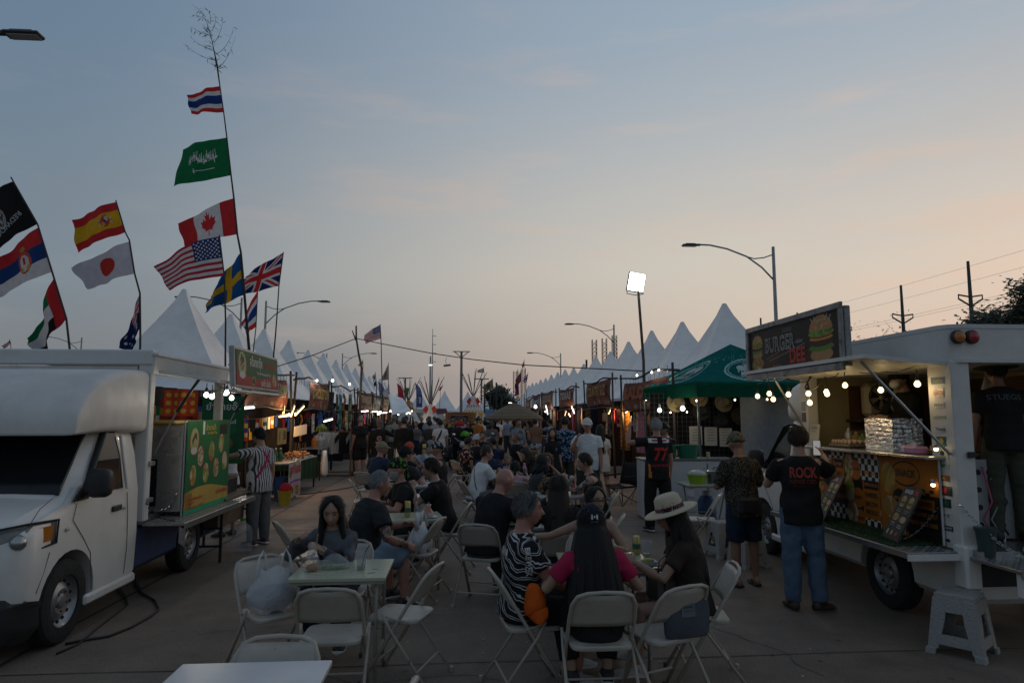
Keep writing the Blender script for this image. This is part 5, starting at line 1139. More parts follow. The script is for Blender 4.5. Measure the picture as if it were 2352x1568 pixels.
for k, y_ in enumerate((2.7,3.5,4.0)): o = local_thing('hanging_bag','bag hanging from the ceiling inside the burger truck, %s' % ('far one','middle one','near one')[k],'bag',(-.75,y_,2.05)); MB().lathe([(.06,-.2),(.1,-.12),(.07,.05),(.02,.2)],(0,0,0),12,True,None,1,.6).build('bag',mat('hang_bag_%d' % k,((.25,.22,.15),(.08,.05,.03),(.3,.3,.28))[k],.5,bump=.6,bscale=16),o,'all')
rg = random.Random(12)
SK = [(2.14,(.05,.16,.3),'ซันติม',cY,.07),(2.02,(.55,.5,.45),'แม่มีความ',cR,.10),(1.91,(.6,.6,.58),'คณะ',cK,.06),(1.82,(.5,.5,.4),'ปากช่อง',cG,.03),(1.71,(.55,.57,.58),'Vespa',cK,.07),(1.55,(.02,.12,.09),'●',cY,.10),(1.39,(.5,.5,.45),'☻',cK,.09),(1.24,(.5,.5,.4),'♥',cG,.05),(1.12,(.40,.1,.05),'▲',cY,.06),(1.0,(.05,.04,.04),'■',cR,.10),(.98-.13,(.02,.04,.02),'▣',cG,.09),(.985-.24,(.6,.6,.58),'AZ',cK,.05),(.985-.31,(.02,.03,.03),'CAMP',cW,.05),(.985-.40,(.6,.6,.58),'◉',cK,.06)]
for k, (z,c_,s_,tm,h) in enumerate(SK):
 z = 2.14-(2.14-.80)*k/(len(SK)-1)
 st = MB().box((.003,Yr-.17+rg.uniform(-.02,.02),z),(.004,.115 if k % 3 else .16,h*.8),0).build('sticker',mat('sticker_%d' % k,c_,.4),PIL); y_ = Yr-.17
 lettering(s_,h*.62,frame4((.0065,y_,z),(0,1,0),(0,0,1)),tm,st,.01,width=min(.12,.035*len(s_)+.02))
for k, (z,c_) in enumerate(((1.95,(.3,.3,.3)),(1.82,(.1,.05,.05)),(1.62,(.35,.04,.03)))):
 MB().box((.003,2.02,z),(.006,.09,.11),0).build('sticker',mat('sticker_f%d' % k,c_,.4),RT)
MB().box((-.12,Yr+.008,1.52),(.07,.02,.05),.005).build('latch',BLKP,RT); MB().box((-.04,Yr-.02,.62),(.14,.16,.35),.02).build('rear_corner',TW,RT)
MB().box((-.60,Yr-.5,1.08),(.02,.42,.7)).build('inner_partition',TWB,RT)
pp = MB().box((-.52,Yr-.33,1.12),(.42,.02,.68),.005).build('perforated_panel',mat('grey_panel',(.30,.30,.30),.5,var=.2),RT); hm = MB()
for i in range(4):
 for j in range(3): hm.lathe([(.024,0),(.024,.004),(.001,.004)],(-.62+.10*j-.0,Yr-.319,.90+.15*i),14,False,RX(-math.pi/2))
hm.build('hole',SEAM,pp)
for k, c_ in enumerate(((.45,.08,.15),(.3,.3,.3),(.02,.02,.02))):
 x = -.45-.07*k; MB().tube([(x,Yr-.30,1.4-.1*k),(x-.05,Yr-.28,1.1),(x+.03,Yr-.29,.95),(x-.04,Yr-.28,.82)],.008,6).build('bungee_cord',mat('bungee_%d' % k,c_,.6),RT,'all')
checker(RT,(-.55,Yr+.28,.70),(1.1,.58,.03),'rear_step'); MB().box((-.55,Yr+.575,.685),(1.1,.012,.06)).build('step_edge',STEEL,RT); MB().box((-.06,Yr+.5,.6),(.05,.06,.2),.01).build('step_bracket',TW,RT)
chain(RT,(-.0,Yr-.02,1.12),(-.25,Yr+.42,.73),16); MB().box((-.84,Yr-.02,.55),(1.6,.05,.18),.01).build('rear_bumper',BLKP,RT)
bk = local_thing('bucket','small dark green lidded bucket on the rear corner of the burger truck','bucket',(-.12,Yr+.1,.72)); MB().lathe([(.055,0),(.075,.2),(.082,.2),(.085,.23),(.02,.24)],(0,0,0),18).build('pail',mat('bucket_green',(.03,.055,.05),.5),bk,30); MB().tube([(-.08,0,.18),(0,.05,.12),(.08,0,.18)],.005,5).build('handle',BLKP,bk)
bg_ = local_thing('plastic_bag','crumpled white plastic bag on the rear step','bag',(-.55,Yr+.15,.72)); MB().ell((0,0,.05),(.16,.08,.07),14,8).build('bag',mat('white_bag',(.55,.55,.54),.5,bump=.8,bscale=14),bg_,'all')
# === folding chairs, tables, stools
CHP = mat('chair_beige_paint',(.38,.335,.275),.45,var=.16,vscale=9,col2=(.15,.11,.08),cscale=22,clo=.66,chi=.72); CHS = mat('chair_seat_paint',(.42,.38,.32),.42,var=.2,vscale=6,col2=(.17,.13,.1),cscale=16,clo=.67,chi=.74); FOOTM = mat('rubber_foot',(.05,.05,.05),.8)
def chair_proto():
 t = thing('folding_chair','x','folding chair')
 P = [(-.205,.25,.0),(-.205,-.02,.44),(-.203,-.13,.62),(-.195,-.185,.71),(-.165,-.222,.765),(-.11,-.238,.785),(0,-.243,.792),(.11,-.238,.785),(.165,-.222,.765),(.195,-.185,.71),(.203,-.13,.62),(.205,-.02,.44),(.205,.25,.0)]
 MB().tube(P,.0125,10).build('frame',CHP,t,'all')
 bk = MB().grid(lambda u,v: Vector(((u-.5)*.385*(1-.14*max(0,(v-.7)/.3)**2),-.108-.11*v-.022*math.cos((u-.5)*3.0)+.012,.565+.205*v)),12,6).build('backrest',CHS,t,'all'); bk.modifiers.new('t','SOLIDIFY').thickness = .008
 s = MB(); n = 28; R = []
 for z, k in ((.425,.97),(.432,1.0),(.448,1.0),(.455,.96),(.452,.6),(.450,.1)):
  R.append([Vector((.192*k*math.copysign(abs(math.cos(a))**.32,math.cos(a)),.035+.192*k*math.copysign(abs(math.sin(a))**.32,math.sin(a)),z)) for a in np.linspace(0,2*math.pi,n,endpoint=False)])
 s.loft(R).build('seat',CHS,t,40)
 for e in (-1,1):
  MB().tube([(e*.218,.085,.50),(e*.22,.03,.40),(e*.222,-.27,0)],.011,8).build('rear_leg',CHP,t,'all')
  MB().tube([(e*.213,-.05,.455),(e*.214,.09,.485)],.006,6).build('hinge_bar',CHP,t)
  for y in (.25,-.27): MB().lathe([(.015,0),(.016,.03),(.013,.035)],(e*(.205 if y > 0 else .222),y,0),8).build('foot',FOOTM if y > 0 else CHP,t)
 MB().tube([(-.205,.155,.155),(.205,.155,.155)],.008,6).build('crossbar',CHP,t); MB().tube([(-.221,-.17,.13),(.221,-.17,.13)],.008,6).build('crossbar',CHP,t)
 return t
CH0 = chair_proto(); _first = [True]
def chair(x,y,yaw,label,group='beige metal folding chairs'):
 if _first[0]: o = CH0; _first[0] = False
 else: o = copy_tree(CH0)
 o.location = (x,y,0); o.rotation_euler = (0,0,R_(yaw)); o['label'] = label; o['group'] = group; return o
CHAIRS = [(-1.35,5.23,-140,'beige folding chair left of the green table, holding the clear bag'),(-.80,4.62,0,'empty folding chair at the front of the green table, back to the camera'),(-.86,3.25,178,'folding chair behind the white table at the bottom edge, only its back showing'),
   (-.37,5.08,72,'empty folding chair at the right side of the green table, seen side on'),(-1.60,7.18,-62,'empty folding chair near the cook, left of the seated woman'),(-.93,5.80,176,'folding chair of the woman in grey at the green table'),(-.98,6.72,-58,'folding chair of the grey haired man in denim shorts'),
   (-.40,7.28,72,'folding chair with the white shopping bag on its seat'),(.24,7.0,-18,'folding chair of the bald man in black'),(.46,4.83,-82,'folding chair of the older man in the zebra print shirt'),(.88,4.41,0,'folding chair of the woman in pink, nearest the camera, back view'),(1.33,4.50,24,'folding chair with a grey tote bag on its seat, nearest right'),
   (1.74,4.92,80,'folding chair of the woman in the straw hat, back at right'),(.93,6.50,0,'folding chair of the woman with long brown hair in black'),(1.52,7.36,75,'empty folding chair behind the pointing woman'),(3.30,9.22,72,'empty folding chair beside the plastic stools on the right'),
   (-1.70,13.2,-28,'folding chair of the man in the tan cap'),(-1.55,11.55,-78,'empty folding chair tilted beside the tan cap man'),(.24,11.30,-74,'folding chair of the man in the white tee with a shoulder strap'),(.90,11.15,0,'folding chair of the little girl in pink'),(1.93,9.40,78,'folding chair of the tattooed man in the black tank top'),(-.10,8.45,82,'folding chair of the man in black eating'),
   (-.62,8.45,120,'folding chair of the man in the green bandana'),(-.95,11.1,-35,'folding chair under the man in the black cap'),(-.32,12.4,84,'folding chair of the man with the black and white bandana'),(.05,16.3,-60,'folding chair under the man in the floral shirt'),(1.45,10.75,175,'folding chair of the woman photographing with her phone'),(.45,12.55,-150,'folding chair of the man in the navy tee'),(1.12,5.98,168,'folding chair of the pointing woman')]
for a in CHAIRS: chair(*a)
o = chair(-.42,2.86,80,'folding chair just showing its top at the bottom edge of the frame')
TG = mat('table_pale_green',(.40,.41,.29),.28,var=.12,vscale=5,col2=(.13,.11,.08),cscale=13,clo=.70,chi=.75); TWt = mat('table_white_top',(.52,.52,.53),.25,var=.1,vscale=4,col2=(.2,.18,.16),cscale=11,clo=.72,chi=.78); TLEG = mat('table_leg_paint',(.30,.29,.24),.5,var=.3,vscale=12)
def table(x,y,rz,label,w_=.66,d=.62,m=TG,cross=False):
 t = thing('folding_table',label,'table',(x,y,0),R_(rz),'small square folding tables')
 MB().box((0,0,.728),(w_,d,.026),.004).build('table_top',m,t); MB().box((0,0,.705),(w_-.03,d-.03,.02)).build('apron',TLEG,t)
 for e in (-1,1):
  if not cross: MB().tube([(e*w_*.40,-d*.42,0),(e*w_*.40,-d*.40,.66),(e*w_*.40,-d*.36,.70),(e*w_*.40,d*.36,.70),(e*w_*.40,d*.40,.66),(e*w_*.40,d*.42,0)],.012,8).build('leg',TLEG,t,'all'); MB().tube([(e*w_*.40,-d*.41,.16),(e*w_*.40,d*.41,.16)],.009,6).build('leg_brace',TLEG,t)
  else: MB().tube([(-.02*e+e*w_*.42,e*d*.42,0),(e*w_*.36,-e*d*.42,.70)],.013,8).build('leg',TLEG,t)
 MB().tube([(-w_*.40,d*.38,.25),(w_*.40,d*.38,.25)],.009,6).build('stretcher',TLEG,t); return t
table(-.83,5.19,0,'pale green folding table where the woman in grey eats'); table(-.90,2.97,0,'white folding table cut off by the bottom left edge',.66,.66,TWt); table(1.11,5.30,-3,'pale green table with the water bottle, seen between the pink and brown shirts',.68,.66); table(-.50,7.75,10,'small table with a beer can in front of the green bandana man',.62,.6)
table(1.0,7.2,4,'table crowded with beer cans behind the zebra shirt man',.7,.62,TWt); table(1.42,9.72,0,'white table with the leopard print bag',.66,.6,TWt); table(1.02,11.95,3,'white table where the children sit with noodles',.75,.62,TWt); table(-.55,9.62,5,'white table with crumpled plastic in the left group',.62,.6,TWt); table(-.62,11.3,0,'white table in the middle of the left group',.66,.6,TWt); table(-.72,12.9,0,'farthest white table of the left group with a black hat',.66,.6,TWt)
table(3.98,11.05,-2,'pale green table with a lime basket beside the white counter',.74,.6,TG,True)
STM = mat('grey_rattan_plastic',(.37,.36,.335),.5,var=.15,vscale=40,bump=.9,bscale=75)
def stool(x,y,rz,label,s=1.):
 t = thing('plastic_stool',label,'stool',(x,y,0),R_(rz),'grey plastic stools'); t.scale = (s,s,s); a0, a1, h = .192, .142, .46
 MB().lathe([(.03,h),(a1*1.28,h),(a1*1.36,h-.012),(a1*1.38,h-.05),(a1*1.30,h-.055)],(0,0,0),4,True,RZ(math.pi/4)).build('seat',STM,t)
 f = lambda z: a0+(a1-a0)*z/h
 for k in range(4):
  M = RZ(k*math.pi/2)
  lg = []
  for z in (.0,.04,.045,.25,h-.04):
   a = f(z)+(.012 if z < .042 else 0); w_ = .098 if z > .1 else .07
   lg.append([M@Vector(p) for p in ((a,a,z),(a-w_,a,z),(a-w_,a-.018,z),(a-.018,a-.018,z),(a-.018,a-w_,z),(a,a-w_,z))])
  MB().loft(lg).build('leg',STM,t)
  for z0, z1 in ((.075,.15),(.32,.42)):
   b0, b1 = f(z0), f(z1); e0, e1 = b0-.07, b1-.07
   MB().loft([[M@Vector((-e0,b0-.002,z0)),M@Vector((e0,b0-.002,z0)),M@Vector((e0,b0-.018,z0)),M@Vector((-e0,b0-.018,z0))],[M@Vector((-e1,b1-.002,z1)),M@Vector((e1,b1-.002,z1)),M@Vector((e1,b1-.018,z1)),M@Vector((-e1,b1-.018,z1))]]).build('side_rail',STM,t)
 return t
stool(3.95,5.30,38,'large grey woven-pattern plastic stool in the right foreground'); stool(3.46,8.95,12,'grey plastic stool behind the man in denim shorts, farther one'); stool(3.55,8.40,16,'grey plastic stool behind the man in denim shorts, nearer one',.95)
def camp(x,y,rz,col,leg,label):
 t = thing('camp_chair',label,'camp chair',(x,y,0),R_(rz),'fabric camp chairs'); f = cloth('camp_%s' % label[:6],col); L = mat('camp_leg_%s' % label[:5],leg,.5)
 MB().grid(lambda u,v: Vector(((u-.5)*.55,-.22+v*.42,.40-.06*math.sin(math.pi*u)*1)),8,4).build('seat',f,t,'all').modifiers.new('t','SOLIDIFY').thickness = .012
 MB().grid(lambda u,v: Vector(((u-.5)*.55,-.24-v*.12,.40+v*.45)),8,4).build('backrest',f,t,'all').modifiers.new('t','SOLIDIFY').thickness = .012
 for e in (-1,1): MB().tube([(e*.28,-.3,0),(-e*.26,.22,.40)],.011,6).build('leg',L,t); MB().tube([(e*.28,.24,0),(e*.28,-.24,.42),(e*.28,-.34,.86)],.011,6).build('leg',L,t); MB().tube([(e*.29,-.26,.6),(e*.29,.2,.58)],.02,6).build('armrest',f,t)
 MB().tube([(-.28,.24,0),(.26,-.1,.38)],.011,6).build('leg',L,t)
camp(3.35,14.2,120,(.016,.016,.018),(.05,.05,.05),'black fabric camp chair at the saloon stall'); camp(3.95,14.4,150,(.01,.05,.03),(.35,.10,.02),'green fabric camp chair with orange legs')
# === green canopy tent and bar counter
GT = thing('canopy_tent','green beer canopy tent with oval elephant emblems on the right','tent',(5.96,14.62,0),R_(5))
GP = print_mat('canopy_print',.9,.12,.15,5,.15); GP.node_tree.nodes['Principled BSDF'].inputs['Specular IOR Level'].default_value = 0.
def gart(u,v):
 A = Art(u,v,2.0,(.012,.125,.115)); A.put(A.y < .16,(.008,.075,.045)); rg = random.Random(6)
 for k in range(60): x, y = rg.uniform(0,2), .55+abs(rg.gauss(0,.2)); A.ell(x,y,.018,.014,(.10,.32,.31))
 A.ell(1.0,.44,.68,.26,(.30,.5,.48)); A.ell(1.0,.44,.63,.23,(.008,.10,.095)); A.ell(1.0,.44,.60,.21,(.24,.44,.43)); A.ell(1.0,.44,.575,.195,(.008,.10,.095)); LT_ = (.42,.5,.48)
 for sx in (-1,1):
  A.ell(1.0+sx*.24,.50,.14,.06,LT_); A.ell(1.0+sx*.10,.52,.06,.055,LT_); A.line(1.0+sx*.05,.52,1.0+sx*.03,.42,.025,LT_)
  for q in (.14,.2,.28,.35): A.line(1+sx*q,.48,1+sx*q,.41,.03,LT_)
 for k in range(9): a = -1.2+k*.3; A.line(1+.06*math.sin(a),.55+.03*math.cos(a),1+.16*math.sin(a),.56+.07*math.cos(a),.014,LT_)
 for k, x in enumerate((.72,.84,.96,1.1,1.24)): A.ell(x,.33,.05,.04,LT_,.5); A.line(x+.045,.30,x+.045,.38,.02,LT_)
 return A.c
for k in range(4):
 M = np.array(RZ(k*math.pi/2))
 def pos(u,v,M=M):
  a = 1.5*(1-v); z = 2.20+.86*v**.92-.05*np.sin(np.pi*v)*np.sin(np.pi*u); x = (u-.5)*2*a; p = np.stack([x,-a,z],1); lo = v < .08
  p[:,2] = np.where(v < .12,2.19+(v/.12)*0.27,2.46+0.94*((v-.12)/.88)); p[:,1] = np.where(v < .12,-1.5-.01*np.sin(u*40),-1.5*(1-(v-.12)/.88)); p[:,0] = np.where(v < .12,(u-.5)*3.0,(u-.5)*3.0*(1-(v-.12)/.88)); p[:,2] -= .06*np.sin(np.pi*u)*(v > .12)*np.sin(np.pi*np.clip((v-.12)/.88,0,1)); return p@M.T
 pn = sheet('canopy_panel',110,64,pos,gart,GP,GT)
for sx in (-1,1):
 for sy in (-1,1): MB().tube([(sx*1.47,sy*1.47,0),(sx*1.47,sy*1.47,2.44)],.022,8).build('pole',mat('tent_pole',(.12,.13,.13),.5,.5),GT); MB().tube([(sx*1.47,sy*1.47,2.41),(0,0,3.34)],.014,6).build('rafter',ALU,GT)
MB().tube([(-1.25,-1.1,0.9),(-1.45,-1.42,1.9)],.018,8).build('prop',mat('green_pipe',(.03,.09,.07),.5),GT)
WC = thing('bar_counter','scuffed white bar counter under the green canopy','counter',(4.10,12.3,0),R_(-3)); wcm = mat('counter_white',(.50,.50,.49),.5,var=.15,vscale=3,col2=(.2,.18,.16),cscale=5,clo=.66,chi=.76)
MB().box((0,0,.53),(1.66,.62,1.02),.012).build('body',wcm,WC); MB().box((0,0,1.055),(1.70,.66,.03),.008).build('top',mat('counter_top',(.12,.12,.12),.4),WC); MB().box((.3,-.314,.52),(.012,.006,.95)).build('panel_seam',SEAM,WC); MB().box((-.45,-.314,.52),(.012,.006,.95)).build('panel_seam',SEAM,WC)
MB().box((.36,-.32,.62),(.02,.02,.12),.004).build('handle',STEEL,WC)
bs = mat('green_plastic',(.01,.13,.075),.4,var=.1)
for k, x in enumerate((3.72,4.12)):
 t = thing('plastic_basket','green plastic basket on the bar counter, %s one' % ('left','right')[k],'basket',(x,12.2,1.07),0,'green baskets'); MB().lathe([(.13,0),(.16,.22),(.168,.22),(.168,.24),(.15,.24),(.12,.02)],(0,0,0),20,True,None,1.2,.8).build('basket',bs,t,30)
for k, (x,c_) in enumerate(((4.42,(.4,.38,.2)),(3.58,(.5,.5,.48)))):
 t = thing('drink_can','beer can on the bar counter by the tent pole' if k == 0 else 'white cup at the left end of the bar counter','can',(x,12.02,1.07)); MB().lathe([(.026,0),(.032,.006),(.032,.11),(.026,.12),(.022,.118)],(0,0,0),16).build('can',mat('can_%d' % k,c_,.3,.4),t,30)
for k in range(3):
 t = tag(plate('price_sheet',(4.9+.32*k,14.0,1.42-.02*k),(.27,0,0),(0,0,.38),mat('paper_grey',(.30,.28,.25),.8,var=.15),None,.002),'handwritten paper sheet pinned behind the bar, %s' % ('left','middle','right')[k],'paper','price sheets behind the bar')
 for r in range(5): MB().box((0,0,0),(.18-.03*(r % 2),.001,.008)).build('writing',BLKP,t,loc=(4.9+.32*k,13.997,1.54-.055*r))
WG = thing('wire_grid','black wire grid wall hung with hats behind the bar','wire grid',(5.25,14.4,0)); mb = MB()
for i in range(31): mb.box((-1.4+i*.1,0,1.55),(.005,.005,1.5))
for j in range(16): mb.box((.1,0,.8+j*.1),(3.0,.005,.005))
mb.build('mesh',mat('wire_dark',(.09,.09,.09),.5,.5),WG)['kind'] = 'stuff'
for k, (x,z,c_) in enumerate(((4.6,2.1,(.30,.24,.12)),(5.15,1.92,(.03,.03,.03)),(5.65,2.1,(.2,.16,.1)),(5.6,1.68,(.02,.02,.02)),(6.0,1.82,(.06,.04,.03)),(5.1,2.2,(.28,.2,.1)))):
 t = thing('hanging_hat','%s brimmed hat hanging on the wire grid' % ('straw','plain black','tan','lower black','dark brown','upper straw')[k],'hat',(x,14.34,z),0,'hats on the wire grid'); MB().lathe([(.19,0),(.2,.01),(.11,.02),(.10,.08),(.085,.12),(.01,.11)],(0,0,0),22,True,RX(R_(78))).build('hat',cloth('hh%d' % k,c_),t,True)
t = thing('tarpaulin','grey tarpaulin side wall hanging beside the burger truck cab','tarpaulin',(5.75,14.0,0)); MB().grid(lambda u,v: Vector((.1+u*1.5,-.05-.08*math.sin(u*9)-.2*u,.2+v*2.05)),24,8).build('sheet',cloth('grey_tarp',(.20,.215,.235)),t,'all')
t = thing('dark_backcloth','black cloth closing the back of the bar','cloth',(4.95,14.8,0)); MB().grid(lambda u,v: Vector((-.78+u*2.9,.04*math.sin(u*30),v*2.3)),40,4).build('sheet',cloth('black_back',(.012,.012,.014)),t,'all')
for k, (px,py,Y_,r,big) in enumerate(((1515,942,13.6,.05,1),(1568,938,13.2,.055,1),(1484,918,15.8,.018,0),(1500,943,15,.018,0),(1538,930,14.8,.02,0),(1600,920,13.3,.022,0),(1688,918,13.2,.02,0),(1762,917,13.4,.02,0),(1540,947,14.2,.018,0),(1578,946,13.8,.018,0))):
 p = W(px,py,Y=Y_); t = thing('canopy_bulb','%s bulb glowing under the green canopy edge, number %d from the left by size' % ('large' if big else 'small',k+1) if False else ('%s glowing bulb hanging under the green canopy, %s' % ('large' if big else 'small',('left large one','right large one','at the far left corner','below the left corner','left of the big pole','beside the big pole','right of the big pole','farthest right','low at left','low beside the large one')[k])),'light bulb',p,0,'bulbs under the green canopy')
 lamp_light(t,(0,0,-r*1.8),4 if big else .8,(1,.85,.62)); bulb(t,(0,0,0),r*.85,BULBC if big else glow('bulb_small',(1,.85,.6),9),.02,capm=mat('bulb_white_cap',(.4,.4,.4),.5) if big else None)
# === market stalls
BANR = print_mat('banner_print',.75,.1,.3,9,.3)
def banner_art(seed,c1,cols=((.19,.075,.055),(.14,.052,.04),(.24,.12,.09))):
 def f(u,v):
  A = Art(u,v,2.6,cols[0]); A.noise(1.3,.5,2,1,[cols[1],cols[0],cols[0],cols[2]],5,seed); A.put(A.y < .03,cols[1])
  for k in range(6): x = .35+k*.38; A.rect(x,.08,x+.16,.20,((.32,.22,.17) if k % 2 else (.2,.1,.08)))
  return A.c
 return f
def stall_banner(side,X,Y0,Y1,z0,z1,text,tm,label,seed,h=None,art=None,sub=None,edge=None):
 """printed banner facing the alley; side +1 = left row (faces +x), -1 = right row"""
 L = Y1-Y0; t = thing('banner',label,'banner',(X,(Y0+Y1)/2,0),0,'stall name banners'); xd = (0,side,0); s_ = side
 def pos(u,v): y = (u-.5)*L*s_; return np.stack([s_*(.03*np.sin(u*11+seed)+.05*np.sin(np.pi*v)),y,z0+v*(z1-z0)-.05*np.sin(np.pi*u)*(v > .9)-.03*np.sin(u*7+seed)*(1-v)],1)
 o = sheet('cloth',110,56,pos,art or banner_art(seed,None),BANR,t)
 M4 = frame4((s_*.105,0,(z0+z1)/2+.04),xd,(0,0,1)); hh = h or (z1-z0)*.52
 if edge: lettering(text,hh,M4@Matrix.Translation((0,0,-.004)),edge,t,.05,width=L*.80)
 lettering(text,hh,M4,tm,t,.02,width=L*.78)
 if sub: lettering(sub,hh*.22,M4@Matrix.Translation((0,-hh*.78,0)),cK,t,.0,width=L*.6)
 return t
def stall_frame(side,X,Y0,Y1,zt,zl,label,seed):
 t = thing('stick_scaffold',label,'stall scaffold',(X,Y0,0),0,'rough stick stall frames'); rg = random.Random(seed); L = Y1-Y0
 for y in (0,L): stick('post',[(0,y,0),(rg.uniform(-.05,.05),y,1.4),(rg.uniform(-.06,.06),y+rg.uniform(-.05,.05),zt+.15)],.038,.028,BAMD,t,7,.01,seed+int(y))
 stick('rail',[(0.03,-.3,zt-.05),(.02,L*.3,zt+.08),(.02,L*.7,zt-.04),(0,L+.25,zt+.06)],.03,.022,BAMD,t,7,.02,seed+3); stick('rail',[(0.03,-.3,zl),(.05,L*.5,zl+.05),(0,L+.2,zl-.02)],.027,.02,BAMD,t,7,.018,seed+4)
 mb = MB()
 for k in range(int(L/.3)): y = k*.3+rg.uniform(-.1,.1); mb.tube([(.03,y,zt),(.04,y+rg.uniform(-.06,.06),zt-.16)],.004,4)
 mb.build('twine',BAMD,t)['kind'] = 'stuff'; return t
RED_ = mat('letter_red',(.34,.03,.02),.7); GRNL = mat('letter_green',(.03,.14,.09),.7); CRM = mat('letter_cream',(.42,.34,.22),.7); BLUL = mat('letter_blue',(.03,.05,.14),.7); YLL = mat('letter_gold',(.38,.24,.06),.7); WHL = mat('letter_white',(.5,.48,.45),.7)
LX, RX_ = -4.2, 4.6
for a in ((1,LX,13.3,17.0,1.98,2.68,'CARVING SHOP',GRNL,'brown banner with green carving shop letters on the left',1,None,None,None,WHL),(1,LX,19.2,22.1,2.0,2.78,'D-HOUSTON',YLL,'brown banner with gold and green HOUSTON letters on the left',2,None,None,None,GRNL),(1,LX,28.5,32.6,2.05,2.85,'TENNESSEE',CRM,'brown banner with pale letters past the forked pole',3),
   (1,LX,33.0,36.2,2.05,2.85,'The Wheel',WHL,'grey banner with white script far down the left stalls',4,None,lambda u,v: Art(u,v,2.6,(.12,.115,.11)).noise(1.3,.5,2,1,[(.12,.115,.11),(.16,.15,.145)],5,2).c),(1,LX,37.2,40.4,2.05,2.9,'OREGON',CRM,'tan banner near the end of the left stalls',5),
   (-1,RX_,14.8,18.9,1.98,2.72,'SALOON',RED_,'reddish brown banner with red SALOON letters on the right',6,None,None,None,YLL),(-1,RX_,20.6,24.4,2.15,2.98,'COUNTRY SUZ',YLL,'brown banner with gold country letters on the right',7,None,None,None,RED_),(-1,RX_,27.2,31.0,2.2,2.98,'TEXAS',WHL,'brown banner with a blue TEXAS panel on the right',8,None,None,None,BLUL),(-1,RX_,33.2,37.6,2.15,3.05,'COLORADO',CRM,'brown banner with arched pale letters on the right',9,None,None,None,BLKP),(-1,RX_,38.6,42.6,2.1,3.05,'ford',WHL,'brown banner with a blue oval badge on the right',10,None,None,None,BLUL),(-1,RX_,44,48,2.1,2.9,'NEVADA',CRM,'small brown banner far down the right stalls',11)):
 stall_banner(*a)
for k, (Y0,Y1) in enumerate(((12.9,17.35),(17.75,22.4),(22.9,27.8),(28.1,32.8),(33.1,36.8),(37.2,41))): stall_frame(1,LX+.02,Y0,Y1,2.78,1.96,'crooked stick frame of the %s left-hand stall' % ORD[k].replace('nearest','nearest'),k+20)
for k, (Y0,Y1) in enumerate(((14.4,19.1),(20.1,24.9),(26.6,31.4),(32.6,38),(38.4,43),(43.6,48.4))): stall_frame(-1,RX_-.02,Y0,Y1,2.95 if k else 2.82,2.05 if k else 1.96,'crooked stick frame of the %s right-hand stall' % ORD[k],k+30)
for k in range(7):
 y = 13+k*4.6; t = thing('stall_backdrop','dark cloth back wall of the %s left-hand stall' % ORD[k],'cloth',(-6.45,y+2.2,0),0,'stall back walls'); MB().grid(lambda u,v: Vector((.07*math.sin(u*40+k),-2.3+u*4.6,v*2.45)),50,3).build('sheet',cloth('bd%d' % (k % 3),((.02,.02,.022),(.035,.025,.02),(.015,.03,.022))[k % 3]),t,'all')
 t = thing('stall_divider','dark cloth divider at the near end of the %s left-hand stall' % ORD[k],'cloth',(-5.4,y+4.45,0),0,'stall dividers'); MB().grid(lambda u,v: Vector((-1.0+u*2.0,.05*math.sin(u*22+k),.1+v*2.2)),24,3).build('sheet',cloth('dv%d' % (k % 2),((.022,.02,.02),(.04,.02,.018))[k % 2]),t,'all')
for k in range(8):
 y = 14.3+k*4.6; t = thing('stall_backdrop','dark cloth back wall of the %s right-hand stall' % ORD[k],'cloth',(6.85,y+2.2,0),0,'stall back walls'); MB().grid(lambda u,v: Vector((.07*math.sin(u*40+k),-2.3+u*4.6,v*2.45)),50,3).build('sheet',cloth('bdr%d' % (k % 3),((.02,.018,.018),(.05,.028,.014),(.03,.012,.014))[k % 3]),t,'all')
 t = thing('stall_divider','dark cloth divider at the far end of the %s right-hand stall' % ORD[k],'cloth',(5.75,y+4.45,0),0,'stall dividers'); MB().grid(lambda u,v: Vector((-1.0+u*2.0,.05*math.sin(u*22+k),.1+v*2.2)),24,3).build('sheet',cloth('dvr%d' % (k % 3),((.09,.05,.015),(.03,.015,.015),(.02,.02,.03))[k % 3]),t,'all')
_G = {}
